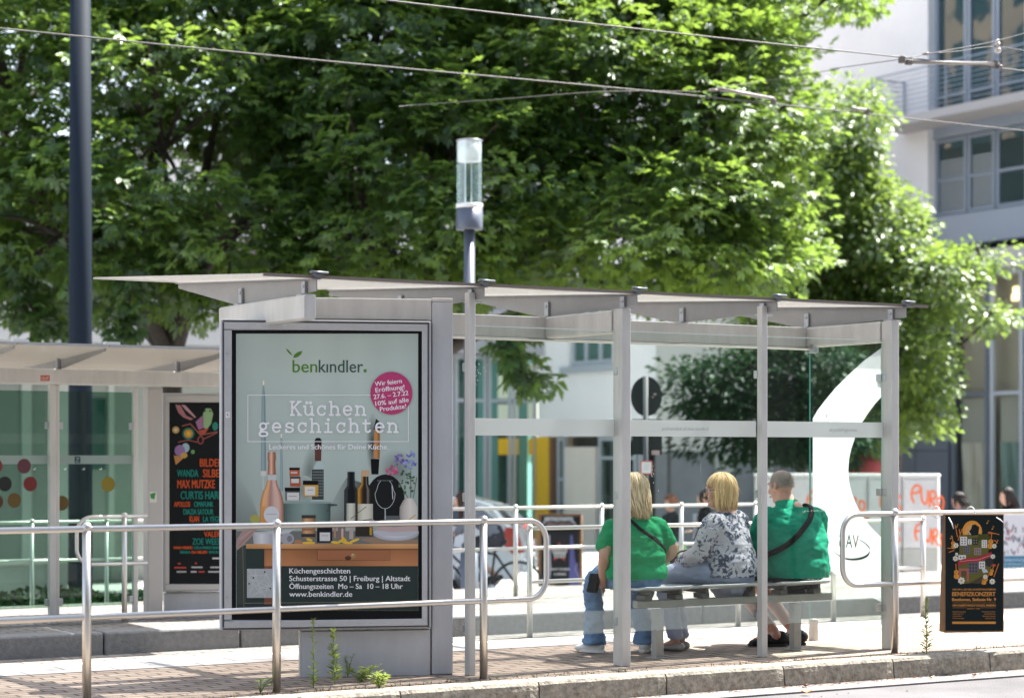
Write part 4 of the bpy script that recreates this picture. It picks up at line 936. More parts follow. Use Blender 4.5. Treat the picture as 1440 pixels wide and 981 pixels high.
def cloth_mat(name, c, scale=500, var=.10):
    return pb(name, c, .85, spec=.15, bump=.15, bscale=scale, var=var, vscale=7)
def hair_mat(name, a, b):
    m, t, p = new_mat(name); N, L = t.nodes, t.links
    ge = N.new('ShaderNodeNewGeometry'); rp = ramp(N, [(0, a), (1, b)]); L.new(ge.outputs['Random Per Island'], rp.inputs[0]); L.new(rp.outputs[0], p.inputs['Base Color'])
    p.inputs['Roughness'].default_value = .55; p.inputs['Specular IOR Level'].default_value = .3; p.inputs['Anisotropic'].default_value = .5; return m
SKIN = skin_mat('skin', (.60, .36, .26)); SKIN2 = skin_mat('skin_ruddy', (.58, .32, .24))
M['eye'] = pb('eye', (.7, .68, .65), .2); M['iris'] = pb('iris', (.05, .06, .07), .2); M['lip'] = pb('lips', (.42, .16, .14), .5)

class Head:
    """head frame: centre c, turned yaw about z (0 = facing +y), tipped by pitch; sizes in metres"""
    def __init__(s, c, yaw=0, pitch=0, k=1.0): s.M = Matrix.Translation(Vector(c)) @ Matrix.Rotation(yaw, 4, 'Z') @ Matrix.Rotation(pitch, 4, 'X') @ Matrix.Scale(k, 4)
    def skin(s, m):
        T = m.T; m.T = T @ s.M
        m.ball((0, -.008, .022), (.074, .092, .092), 20, 14)         # skull
        limb(m, [(0, .020, .01, .066, .072), (0, .030, -.045, .058, .060), (0, .045, -.088, .040, .040)], 5, 16)   # face to jaw
        m.ball((0, .078, -.096), (.020, .016, .016), 10, 8)          # chin
        limb(m, [(0, .094, .012, .009), (0, .107, -.018, .012), (0, .112, -.030, .015, .011)], 4, 10)           # nose
        m.ball((0, .090, .030), (.050, .014, .012), 12, 8)            # brow
        for q in (-1, 1):
            m.ball((q*.040, .066, -.030), (.022, .026, .022), 10, 8)
            limb(m, [(q*.075, -.012, .020, .008, .014), (q*.082, -.018, .004, .008, .017), (q*.077, -.008, -.022, .007, .009)], 3, 8)   # ear
        m.ball((0, .098, -.062), (.024, .010, .007), 10, 6)           # mouth
        m.T = T
    def face(s, parent):
        for q in (-1, 1):
            m = MB(); m.T = s.M; m.ball((q*.031, .082, .006), .0125, 12, 8); e = m.build('eye', M['eye'], parent, local=True)
            m = MB(); m.T = s.M; m.ball((q*.031, .0905, .006), .0055, 10, 6); m.build('iris', M['iris'], e, local=True)
        m = MB(); m.T = s.M; m.ball((0, .1065, -.062), (.022, .0035, .006), 10, 6); m.build('lips', M['lip'], parent, local=True)
    def hair(s, parent, mat, length, n=420, seed=1, fringe=True, back=-.10, r=.0062, part=0.0, puff=1.0, ragged=.025, taper=.16):
        """strands that follow the skull and then hang, length below the ear line"""
        rr = random.Random(seed); m = MB(); m.T = s.M
        m.ball((0, -.014, .028), (.078, .094, .090), 18, 12)           # under-layer close to the scalp
        for i in range(n):
            th = rr.uniform(0, 2*math.pi); fr = math.sin(th) > .55    # +y is the face
            t0 = rr.uniform(.02, .9); lift = rr.random()**2*.012; wave = rr.uniform(-.010, .010); ph0 = rr.uniform(0, 6.3)
            rx, ry, rz = .084*puff+lift, .101+lift, .097+lift*.8
            if fr and not fringe: th = th + (1.3 if math.cos(th) < 0 else -1.3)
            endz = (rr.uniform(.034, .060) if fr else -length + rr.uniform(-ragged, ragged*.9))
            pts = []; jit = rr.uniform(-.22, .22)
            for k in range(9):
                ph = t0 + (1.65-t0)*k/8; a = th + jit*k/8
                z = .030 + rz*math.cos(ph); x = rx*math.sin(ph)*math.cos(a); y = -.014 + ry*math.sin(ph)*math.sin(a)
                if fr and z < endz: break
                pts.append((x, y, z))
            if not fr:
                x, y, z = pts[-1]; steps = 6; inw = taper*rr.uniform(.3, 1.5); fl = rr.uniform(-.012, .012)
                for k in range(1, steps+1):
                    f = k/steps; zz = z + (endz-z)*f; sw = wave*math.sin(ph0+f*4)
                    pts.append((x*(1-inw*f*f)+sw+fl*f*f, y*(1-inw*.5*f*f) + (back*.12*f if y < 0 else 0) + sw*.7, zz))
            if len(pts) > 2:
                L_ = len(pts); rq = r*rr.uniform(.45, 1.15)
                m.tube(pts, [rq*(.75+.5*math.sin(math.pi*(j/(L_-1))**.7)) * (1 if j < L_-1 else .25) for j in range(L_)], 4, flat=.55)
        for i in range(n//7):                                          # flyaway strands
            th = rr.uniform(0, 2*math.pi); ph = rr.uniform(.1, 1.5)
            if math.sin(th) > .5: continue
            v = Vector((math.sin(ph)*math.cos(th)*.088*puff, -.014+math.sin(ph)*math.sin(th)*.105, .030+math.cos(ph)*.101)); d = Vector((rr.uniform(-1, 1)*.03, rr.uniform(-1, .3)*.03, -rr.uniform(.03, .09)))
            m.tube([v*.98, v*1.04+d*.4, v+d+Vector((v.x, v.y, 0))*.12], [.0012, .001, .0004], 3, caps=False)
        return m.build('hair', mat, parent, local=True)
def person(label, x, y, face, z=0, group=None, name='person'): return thing(name, label, 'person', (x, y, z), face, group)
def folds(amp, sc, seed=0, bias=None):
    def f(co, n):
        q = Vector((co.x*sc+seed, co.y*sc, co.z*sc*1.8)); v = noise.noise(q) + .5*noise.noise(q*2.3) + .28*(1-2*abs(noise.noise(q*4.1)))
        return amp*v
    return f

# ---------------- the woman in the green T-shirt, left seat
p1 = at(893, 823, y=12.20)
w1 = person('seated blonde woman in a green T-shirt and flared blue jeans, black strap across her back', p1.x, 12.20, R(-10))
H1 = Head((.01, .045, 1.165), R(6), R(-3), 1.0)
m = MB(); H1.skin(m)
limb(m, [(0, .0, .95, .075, .07), (.01, .02, 1.03, .060, .060), (.015, .035, 1.10, .056, .060)])
limb(m, [(0, -.02, .56, .16, .12), (0, -.02, .72, .15, .11), (0, .0, .88, .16, .10), (0, .01, .96, .12, .085)])
# arms: left one down beside the hip, right one bent forward
limb(m, [(-.185, .0, .925, .052), (-.225, -.005, .80, .047), (-.235, .0, .70, .044), (-.225, .04, .62, .040), (-.205, .09, .535, .029)])
hand(m, (-.205, .095, .53), (.1, .35, -.25), (1, 0, -.3), .5, 1, .95)
limb(m, [(.185, .0, .925, .054), (.255, .0, .82, .050), (.290, .02, .735, .047), (.245, .15, .665, .042), (.14, .26, .62, .030)])
hand(m, (.13, .27, .62), (-.7, .5, -.12), (0, 0, -1), .6, -1, .95)
for s_, kx, ky, fx, fy in ((-1, -.16, .37, -.16, .36), (1, .16, .40, .20, .28)):
    limb(m, [(.09*s_, .0, .575, .085), ((.09*s_+kx)/2, .20, .565, .075), (kx, ky, .50, .058), ((kx+fx)/2, (ky+fy)/2, .30, .052), (fx, fy, .09, .036)])
b1 = fuse(m, .0075, 3, None, 'body', SKIN, w1)
H1.face(b1)
TEE = cloth_mat('green_jersey', (.020, .29, .115))
m = MB()
limb(m, [(0, -.035, .53, .215, .150), (0, -.035, .60, .225, .160), (0, -.03, .70, .212, .150), (0, -.02, .80, .198, .135), (0, -.005, .90, .19, .118), (0, .005, .955, .125, .085), (0.005, .012, .985, .075, .066)], 6, 28)
for s_ in (-1, 1):
    ex = -.228 if s_ < 0 else .258
    limb(m, [(.11*s_, .0, .925, .070, .075), (.175*s_, .0, .905, .072), ((.175*s_+ex)/2, .0, .85, .069), (ex, .01, .800, .067)], 5, 18)
def tee_f(co, n):
    z = co.z; g = folds(.013, 9, 2)(co, n)
    roll = .011*math.sin((z-.55)*46 + 2.2*noise.noise(Vector((co.x*6, co.y*6, 1)))) * max(0, 1-abs(z-.68)/.17) * (1 if abs(co.x) < .24 else 0)
    return g + roll
fuse(m, .011, 3, tee_f, 'shirt', TEE, w1, cut=lambda c: c.z < .545 or c.z > .992)
JEANS = cloth_mat('blue_denim', (.15, .25, .40), 300, .3)
m = MB(); limb(m, [(0, -.02, .50, .185, .145), (0, -.02, .57, .19, .15), (0, -.02, .62, .18, .14)], 5, 20)
for s_, kx, ky, fx, fy in ((-1, -.16, .37, -.16, .36), (1, .16, .40, .20, .28)):
    limb(m, [(.09*s_, .0, .57, .105), ((.09*s_+kx)/2, .20, .565, .090), (kx, ky, .505, .070), ((kx+fx)/2, (ky+fy)/2, .31, .066), (fx, fy, .16, .072), (fx, fy, .075, .085, .095)])
fuse(m, .011, 2, folds(.014, 13, 5), 'jeans', JEANS, w1, cut=lambda c: c.z < .055)
def shoe(m, x, y, ang, L_=.24, w_=.042, h=.075, z=0):
    T = m.T; m.T = T @ Matrix.Translation((x, y, z)) @ Matrix.Rotation(ang, 4, 'Z')
    limb(m, [(0, -.055, .045, w_*.85, .040), (0, .0, .046, w_*.95, .042), (0, .07, .036, w_*1.08, .031), (0, L_-.085, .027, w_*.9, .022)], 5, 16)
    m.T = T
def sole(m, x, y, ang, L_=.24, w_=.045, z=0, h=.022):
    T = m.T; m.T = T @ Matrix.Translation((x, y, z)) @ Matrix.Rotation(ang, 4, 'Z'); n = 22; pts = []
    for i in range(n):
        a = 2*math.pi*i/n; yy = (L_/2-.0)*math.sin(a) + L_/2 - .10; pts.append((w_*math.cos(a)*(1+.12*math.sin(a)), yy, .002))
    m.prism(pts, (0, 0, h)); m.T = T
for x_, y_, a_ in ((-.16, .36, R(28)), (.20, .28, R(-30))):
    m = MB(); shoe(m, x_, y_, a_); so = fuse(m, .008, 2, None, 'shoe', cloth_mat('white_canvas', (.66, .66, .64)), w1)
    m = MB(); sole(m, x_, y_, a_); m.build('sole', pb('white_rubber', (.72, .72, .70), .6), so, local=True, bevel=.004)
H1.hair(w1, hair_mat('blonde_hair', (.52, .36, .19), (.97, .80, .55)), .150, 900, 3, fringe=True, back=-.5, r=.0046, puff=1.10, ragged=.06, taper=.42)
STRAP = pb('black_webbing', (.008, .0085, .010), .75, spec=.15, bump=.3, bscale=300)
def strap(parent, pts, wid, name='bag_strap', mat=None, th=.004):
    """flat band through (x, y, z, nx, ny, nz) points in the wearer's frame"""
    sp = spline(pts, 6); vs = []; fs = []
    for i, p in enumerate(sp):
        c = Vector(p[:3]); n = Vector(p[3:]).normalized(); t = (Vector(sp[min(i+1, len(sp)-1)][:3])-Vector(sp[max(i-1, 0)][:3])).normalized(); b = n.cross(t).normalized()
        for sgn in (-1, 1):
            for o_ in (0, th): vs.append(c + b*sgn*wid/2 + n*o_)
    for i in range(len(sp)-1):
        a, b = i*4, i*4+4
        fs += [(a, a+2, b+2, b), (a+1, b+1, b+3, a+3), (a, b, b+1, a+1), (a+2, a+3, b+3, b+2)]
    m = MB(); m.add(vs, fs, True); return m.build(name, mat or STRAP, parent, local=True)
strap(w1, [(-.12, .075, .985, -.2, 1, .6), (-.10, .0, 1.003, -.2, 0, 1), (-.065, -.095, .955, 0, -1, .6), (-.02, -.130, .905, 0, -1, .25), (.05, -.150, .855, .1, -1, .1), (.13, -.137, .80, .35, -1, .1), (.205, -.075, .74, 1, -.4, 0), (.215, .03, .69, 1, .3, 0)], .024)
m = MB(); m.T = Matrix.Translation((.10, -.152, .822)) @ Matrix.Rotation(R(20), 4, 'Z') @ Matrix.Rotation(R(38), 4, 'Y'); m.box((-.035, -.008, -.014), (.035, .006, .014)); m.build('strap_buckle', M['rubber'], w1, local=True, bevel=.004)
pb1 = wm(w1) @ Vector((-.245, .13, .575))
m = MB(); m.T = Matrix.Translation(pb1) @ Matrix.Rotation(R(10), 4, 'Z') @ Matrix.Rotation(R(18), 4, 'Y')
m.box((-.016, -.045, -.13), (.016, .045, .0)); m.box((-.019, -.047, -.045), (.019, .047, .005)); m.tube([(0, -.05, 0), (.03, -.02, .03), (.06, .0, .05)], .006, 8)
tag(m.build('shoulder_bag', pb('black_nylon', (.005, .005, .006), .85, spec=.1, bump=.3, bscale=120), None, bevel=.014), 'black nylon bag hanging at the left hip of the woman in the green T-shirt', 'bag')

# ---------------- the woman in the floral blouse, middle seat, turned to the left
p2 = at(1022, 823, y=12.18)
w2 = person('seated woman with a blonde bob, glasses and grey floral blouse, looking left', p2.x, 12.18, R(22))
H2 = Head((-.01, .05, 1.160), R(38), R(-2), 1.02)
m = MB(); H2.skin(m)
limb(m, [(0, -.01, .96, .075, .07), (0, .01, 1.04, .060, .060), (0, .035, 1.11, .056, .060)])
limb(m, [(0, -.02, .56, .17, .13), (0, -.01, .72, .16, .12), (0, .0, .88, .16, .10), (0, .0, .97, .12, .085)])
AR = {-1: [(-.175, .0, .93, .055), (-.235, .03, .82, .049), (-.245, .08, .715, .046), (-.215, .21, .66, .040), (-.175, .33, .615, .028)],
      1: [(.175, .0, .93, .055), (.235, .04, .82, .049), (.24, .09, .715, .046), (.15, .22, .665, .040), (.03, .31, .635, .028)]}
for s_ in (-1, 1): limb(m, AR[s_])
hand(m, (-.172, .335, .613), (.08, .9, -.12), (.25, .1, -1), .55, 1, .92)
hand(m, (.02, .315, .635), (-.9, .45, -.1), (0, .2, -1), .7, -1, .92)
LG2 = ((-1, -.26, .36, -.22, .30), (1, -.08, .43, -.10, .33))
for s_, kx, ky, fx, fy in LG2:
    limb(m, [(.09*s_, .0, .575, .085), ((.09*s_+kx)/2, .21, .57, .076), (kx, ky, .515, .058), ((kx+fx)/2, (ky+fy)/2, .30, .050), (fx, fy, .075, .034)])
    limb(m, [(fx, fy, .06, .034), (fx, fy+.05, .045, .035, .030), (fx, fy+.13, .025, .036, .018)])
b2 = fuse(m, .0075, 3, None, 'body', SKIN, w2); H2.face(b2)
def floral():
    m, t, p = new_mat('floral_print'); N, L = t.nodes, t.links
    tc = N.new('ShaderNodeTexCoord')
    n1 = N.new('ShaderNodeTexNoise'); n1.inputs['Scale'].default_value = 21; n1.inputs['Detail'].default_value = 3; n1.inputs['Distortion'].default_value = 1.4; L.new(tc.outputs['Object'], n1.inputs[0])
    n2 = N.new('ShaderNodeTexNoise'); n2.inputs['Scale'].default_value = 6; L.new(tc.outputs['Object'], n2.inputs[0])
    vo = N.new('ShaderNodeTexVoronoi'); vo.inputs['Scale'].default_value = 34; L.new(tc.outputs['Object'], vo.inputs[0])
    ma = N.new('ShaderNodeMath'); ma.operation = 'MULTIPLY_ADD'; ma.inputs[1].default_value = .55; L.new(n2.outputs[0], ma.inputs[0]); L.new(n1.outputs[0], ma.inputs[2])
    mb_ = N.new('ShaderNodeMath'); mb_.operation = 'MULTIPLY_ADD'; mb_.inputs[1].default_value = -.22; L.new(vo.outputs[0], mb_.inputs[0]); L.new(ma.outputs[0], mb_.inputs[2])
    rp = ramp(N, [(.60, (.50, .48, .52)), (.665, (.58, .56, .60)), (.69, (.30, .30, .36)), (.735, (.15, .16, .22)), (.79, (.045, .055, .085))]); L.new(mb_.outputs[0], rp.inputs[0])
    L.new(rp.outputs[0], p.inputs['Base Color']); p.inputs['Roughness'].default_value = .8; return m
FLO = floral()
m = MB()
limb(m, [(0, -.045, .53, .225, .17), (0, -.045, .62, .228, .175), (0, -.03, .72, .205, .155), (0, -.015, .82, .20, .14), (0, .0, .90, .185, .118), (0, .005, .965, .12, .085), (0, .012, .995, .074, .066)], 6, 28)
for s_ in (-1, 1):
    q = AR[s_]; limb(m, [(.10*s_, .0, .935, .07, .075)] + [(a, b, c, r_+.022) for a, b, c, r_ in q[:-1]] + [(q[-1][0]*.96, q[-1][1]-.03, q[-1][2]+.005, .044)], 5, 18)
fuse(m, .011, 3, folds(.011, 10, 9), 'blouse', FLO, w2, cut=lambda c: c.z < .54)
TRO = cloth_mat('pale_blue_cotton', (.44, .48, .63), 300, .12)
m = MB(); limb(m, [(0, -.03, .51, .20, .16), (0, -.03, .58, .20, .16), (0, -.02, .64, .18, .14)], 5, 20)
for s_, kx, ky, fx, fy in LG2:
    limb(m, [(.095*s_, .0, .575, .108), ((.09*s_+kx)/2, .21, .575, .094), (kx, ky, .518, .072), ((kx+fx)/2, (ky+fy)/2, .31, .067), (fx, fy, .12, .060)])
fuse(m, .011, 2, folds(.010, 12, 15), 'trousers', TRO, w2, cut=lambda c: c.z < .085)
for s_, kx, ky, fx, fy in LG2:
    m = MB(); T = Matrix.Translation((fx, fy, 0)); m.T = T
    limb(m, [(0, -.045, .034, .036, .032), (0, .02, .028, .040, .024), (0, .09, .024, .042, .021), (0, .155, .020, .034, .016)], 5, 14)
    fuse(m, .008, 2, None, 'shoe', pb('silver_slipper', (.46, .44, .42), .5, .2), w2, cut=lambda c: False)
H2.hair(w2, hair_mat('golden_hair', (.66, .42, .18), (1.0, .78, .46)), .112, 1000, 7, fringe=True, back=.0, r=.0044, puff=1.16, ragged=.03, taper=.24)
m = MB(); m.T = H2.M                                          # glasses
for q in (-1, 1):
    pts = [(q*.033+.024*math.cos(a), .112, .004+.017*math.sin(a)) for a in [2*math.pi*i/16 for i in range(17)]]; m.tube(pts, .0022, 6)
    m.tube([(q*.057, .110, .008), (q*.082, .06, .012), (q*.084, -.01, .014)], .0022, 6)
m.tube([(-.010, .113, .008), (.010, .113, .008)], .002, 6); m.build('glasses', pb('dark_frame', (.03, .035, .05), .3), w2, local=True)
bgp = wm(w2) @ Vector((-.10, .21, .675))
m = MB(); m.T = Matrix.Translation(bgp) @ Matrix.Rotation(R(22)+R(8), 4, 'Z') @ Matrix.Rotation(R(-10), 4, 'X')
m.box((-.075, -.19, -.035), (.12, .17, .03)); m.box((-.08, -.192, .0), (.123, .172, .034)); m.tube([(-.08, -.15, .03), (-.10, -.08, .06), (-.10, .06, .06), (-.08, .13, .03)], .007, 8)
tag(m.build('handbag', pb('brown_leather', (.06, .028, .018), .4, var=.25, vscale=14), None, bevel=.016), 'dark brown leather handbag on the lap of the woman in the floral blouse', 'handbag')

# ---------------- the man in the green polo shirt, right seat
p3_ = at(1115, 823, y=12.20)
w3 = person('seated man with cropped grey hair, green polo shirt and black shorts', p3_.x, 12.20, R(-8))
H3 = Head((-.055, .075, 1.190), R(16), R(-8), 1.05)
m = MB(); H3.skin(m)
limb(m, [(0, .0, 1.0, .085, .08), (-.03, .035, 1.07, .068, .068), (-.05, .06, 1.12, .066, .068)])
limb(m, [(0, -.03, .56, .19, .15), (0, -.02, .76, .18, .14), (0, .0, .92, .18, .11), (0, .0, 1.0, .13, .09)])
AR3 = {-1: [(-.215, .02, .95, .058), (-.265, .06, .83, .052), (-.285, .11, .72, .048), (-.24, .25, .65, .042), (-.16, .36, .62, .030)],
       1: [(.215, .02, .95, .058), (.25, .09, .84, .052), (.25, .16, .73, .048), (.17, .28, .67, .042), (.07, .37, .64, .030)]}
for s_ in (-1, 1): limb(m, AR3[s_])
hand(m, (-.155, .365, .62), (.3, .8, -.15), (.2, 0, -1), .5, 1, 1.05); hand(m, (.06, .375, .64), (-.8, .5, -.1), (0, 0, -1), .6, -1, 1.05)
LG3 = ((-1, -.34, .36, -.10, .10), (1, -.10, .46, .10, .16))
for s_, kx, ky, fx, fy in LG3:
    limb(m, [(.10*s_, .0, .59, .095), ((.1*s_+kx)/2, .22, .575, .082), (kx, ky, .515, .062), ((kx*.6+fx*.4), ky*.6+fy*.4, .36, .058), (fx, fy, .11, .040)])
    limb(m, [(fx, fy-.03, .085, .038), (fx-.035, fy+.04, .06, .038, .034), (fx-.12, fy+.09, .035, .04, .022)])
b3 = fuse(m, .0075, 3, None, 'body', SKIN2, w3); H3.face(b3)
POLO = cloth_mat('green_pique', (.006, .25, .15))
m = MB()
limb(m, [(0, -.05, .50, .245, .20), (0, -.055, .60, .255, .21), (0, -.05, .72, .250, .195), (0, -.03, .83, .242, .170), (0, -.01, .93, .225, .140), (0, .005, 1.0, .145, .105), (-.01, .02, 1.035, .088, .08)], 6, 30)
for s_ in (-1, 1):
    q = AR3[s_]; limb(m, [(.12*s_, .0, .96, .085, .09), (q[0][0], q[0][1], q[0][2], .082), (q[1][0], q[1][1], q[1][2], .078), (q[2][0]*1.0, q[2][1], q[2][2]+.02, .076)], 5, 18)
fuse(m, .011, 4, folds(.013, 7, 21), 'polo_shirt', POLO, w3, cut=lambda c: c.z < .52 or c.z > 1.045)
m = MB(); vs = []; fs = []                                    # collar
for i in range(25):
    a = R(-250 + 320*i/24); cx, cy = -.025, .03
    for rr_, zz, tt in ((.080, 1.035, 0), (.074, 1.085, 0), (.082, 1.083, 0), (.096, 1.025, 0)):
        vs.append((cx+rr_*math.cos(a), cy+rr_*math.sin(a)*1.02 + (zz-1.035)*.5, zz + .012*math.sin(a)*-1))
for i in range(24):
    for k in range(3): fs.append((i*4+k, (i+1)*4+k, (i+1)*4+k+1, i*4+k+1))
m.add(vs, fs, True); m.build('collar', POLO, w3, local=True)
m = MB(); limb(m, [(0, -.03, .51, .22, .18), (0, -.03, .60, .215, .175), (0, -.02, .66, .19, .15)], 5, 20)
for s_, kx, ky, fx, fy in LG3:
    limb(m, [(.105*s_, .0, .585, .118), ((.1*s_+kx)/2, .22, .58, .106), (kx*.9+.0, ky*.88, .53, .092)])
fuse(m, .012, 2, folds(.009, 10, 31), 'shorts', cloth_mat('black_cotton', (.02, .021, .024)), w3)
for s_, kx, ky, fx, fy in LG3:
    m = MB(); T = Matrix.Translation((fx, fy, 0)) @ Matrix.Rotation(R(62 if s_ < 0 else 40), 4, 'Z') ; m.T = T
    limb(m, [(0, -.075, .062, .042, .052), (0, -.01, .062, .046, .056), (-.008, .07, .042, .050, .036), (-.012, .17, .026, .042, .022)], 5, 14)
    so = fuse(m, .008, 2, None, 'shoe', pb('black_mesh_shoe', (.014, .014, .016), .7, bump=.4, bscale=200), w3)
    m = MB(); m.T = T; sole(m, 0, 0, 0, .30, .050, h=.02); m.build('sole', M['rubber'], so, local=True, bevel=.004)
m = MB(); m.T = H3.M; rr = random.Random(11)                  # short cropped hair round the back and sides, thin on top
vs = []; fs = []; nn, kk = 40, 16
for i in range(nn+1):
    th = R(150 + 240*i/nn)
    for k in range(kk+1):
        ph = R(34 + 80*k/kk)
        o_ = .0035 + rr.uniform(-.001, .0012) - .003*(1 if k in (0, kk) else 0)
        vs.append(((.074+o_)*math.sin(ph)*math.cos(th), -.008+(.092+o_)*math.sin(ph)*math.sin(th), .022+(.092+o_)*math.cos(ph)))
for i in range(nn):
    for k in range(kk): fs.append((i*(kk+1)+k, i*(kk+1)+k+1, (i+1)*(kk+1)+k+1, (i+1)*(kk+1)+k))
m.add(vs, fs, True)
for i in range(900):
    th = R(rr.uniform(150, 390)); ph = R(rr.triangular(20, 116, 85)); v = Vector((math.sin(ph)*math.cos(th), math.sin(ph)*math.sin(th), math.cos(ph)))
    p = Vector((v.x*.076, -.008+v.y*.094, .022+v.z*.094)); e = p + v*.006 + Vector((0, -.002, -.007)); m.tube([p, e], [.0016, .0007], 3, caps=False)
m.build('hair', hair_mat('grey_crop', (.19, .15, .125), (.42, .36, .31)), w3, local=True)
strap(w3, [(.13, .10, 1.01, .3, 1, .5), (.12, .0, 1.058, .2, 0, 1), (.10, -.10, 1.015, .1, -1, .8), (.045, -.168, .955, 0, -1, .35), (-.025, -.205, .895, 0, -1, .15), (-.10, -.225, .83, -.2, -1, .05), (-.175, -.205, .765, -.6, -1, 0), (-.245, -.13, .71, -1, -.4, 0), (-.275, -.03, .68, -1, .0, 0), (-.25, .09, .66, -1, .3, 0)], .042)
bp = wm(w3) @ Vector((-.215, -.205, .665))
# ================================================================== buildings beyond the street (street level -0.66)
ZG = -.66
M['wall_white'] = pb('white_render', (.74, .73, .74), .85, bump=.12, bscale=30, var=.06, vscale=.6)
M['wall_pale'] = pb('pale_render', (.60, .585, .56), .85, bump=.12, bscale=30, var=.06, vscale=.6)
M['wall_bright'] = pb('bright_render', (.86, .85, .85), .85, bump=.1, bscale=30, var=.04, vscale=.5)
M['concrete'] = pb('concrete_fascia', (.40, .405, .42), .8, bump=.2, bscale=20, var=.12, vscale=1)
M['sun_wall'] = pb('sandstone', (.40, .33, .25), .85, bump=.2, bscale=12, var=.15, vscale=.8)
M['slate'] = pb('slate_panel', (.125, .15, .18), .6, var=.08, vscale=.7)
M['blue_frame'] = pb('blue_grey_frame', (.26, .31, .38), .45, .3)
M['pale_frame'] = pb('pale_window_frame', (.46, .50, .54), .5, .2)
M['win'] = None
def win_mat(name, base, refl):
    m, t, p = new_mat(name); N, L = t.nodes, t.links
    p.inputs['Base Color'].default_value = (*base, 1); p.inputs['Roughness'].default_value = .03; p.inputs['Specular IOR Level'].default_value = refl
    tc = N.new('ShaderNodeTexCoord'); nz = N.new('ShaderNodeTexNoise'); nz.inputs['Scale'].default_value = .9; L.new(tc.outputs['Object'], nz.inputs[0])
    b = N.new('ShaderNodeBump'); b.inputs['Strength'].default_value = .05; b.inputs['Distance'].default_value = .15; L.new(nz.outputs[0], b.inputs['Height']); L.new(b.outputs[0], p.inputs['Normal']); return m
M['win'] = win_mat('dark_window', (.018, .045, .050), .9)
M['win_green'] = win_mat('green_window', (.05, .13, .11), .9)
M['win_clear'] = glass_mat('shop_glass', (.62, .74, .70), .16, .02)
M['bay_glass'] = glass_mat('bay_glass', (.92, .94, .92), .03, .02)
M['dark_room'] = pb('dark_interior', (.02, .022, .022), .9)
M['curtain'] = pb('grey_curtain', (.80, .74, .65), .9, var=.1, vscale=3)
M['blind'] = pb('blind_slats', (.30, .33, .35), .6)
M['yellow'] = pb('yellow_paint', (.86, .52, .02), .55)

class Facade:
    """vertical wall plane: origin o, direction e along it, outward normal n; s along, z up"""
    def __init__(s, o, e): s.o = Vector((o[0], o[1], 0)); s.e = Vector((e[0], e[1], 0)).normalized(); s.n = Vector((s.e.y, -s.e.x, 0))
    def flip(s): s.n = -s.n; return s
    def p(s, a, z, d=0): return s.o + s.e*a + s.n*d + Vector((0, 0, z))
    def px(s, u, v): q = at(u, v, plane=(s.o, s.n)); return (q-s.o).dot(s.e), q.z
    def slab(s, m, a0, a1, z0, z1, d0, d1, mi=None):
        if a0 > a1: a0, a1 = a1, a0
        m.prism([s.p(a0, z0, d0), s.p(a1, z0, d0), s.p(a1, z1, d0), s.p(a0, z1, d0)], s.n*(d1-d0), mi=mi)
def holes_wall(F, m, a0, a1, z0, z1, holes, t=.3):
    """wall of depth t behind the plane with rectangular holes (a0,a1,z0,z1), cut in strips"""
    xs = sorted(set([a0, a1] + [h[0] for h in holes] + [h[1] for h in holes])); xs = [x for x in xs if a0 <= x <= a1]
    for x0, x1 in zip(xs, xs[1:]):
        xm = (x0+x1)/2; z = z0
        for h in sorted([h for h in holes if h[0] < xm < h[1]], key=lambda h: h[2]):
            if h[2] > z+1e-4: F.slab(m, x0, x1, z, h[2], 0, -t)
            z = max(z, h[3])
        if z < z1-1e-4: F.slab(m, x0, x1, z, z1, 0, -t)
def window(F, b, a0, a1, z0, z1, frame_mat, glass, nv=(), nh=(), rec=.10, fw=.06, blind=None, name='window'):
    m = MB(); fr = -rec
    for (x0, x1, y0, y1) in ([(a0, a0+fw, z0, z1), (a1-fw, a1, z0, z1), (a0+fw, a1-fw, z0, z0+fw), (a0+fw, a1-fw, z1-fw, z1)] +
                             [(a0+(a1-a0)*q-fw/2, a0+(a1-a0)*q+fw/2, z0+fw, z1-fw) for q in nv]): F.slab(m, x0, x1, y0, y1, fr, fr-.08)
    vs = [a0+fw] + [a0+(a1-a0)*q for q in nv] + [a1-fw]
    for q in nh:
        zz = z0+(z1-z0)*q
        for i in range(len(vs)-1): F.slab(m, vs[i]+(fw/2 if i else 0), vs[i+1]-(fw/2 if i < len(vs)-2 else 0), zz-fw*.4, zz+fw*.4, fr-.004, fr-.076)
    w_ = m.build(name, frame_mat, b, bevel=0)
    m = MB(); F.slab(m, a0+.01, a1-.01, z0+.01, z1-.01, fr-.05, fr-.06); m.build('pane', glass, w_)
    if blind:
        m = MB(); z = z1-fw; k = 0
        while z > z0 + (z1-z0)*(1-blind):
            F.slab(m, a0+fw, a1-fw, z-.055, z, fr-.030, fr-.036); z -= .085
        m.build('blind', M['blind'], w_)
    return w_

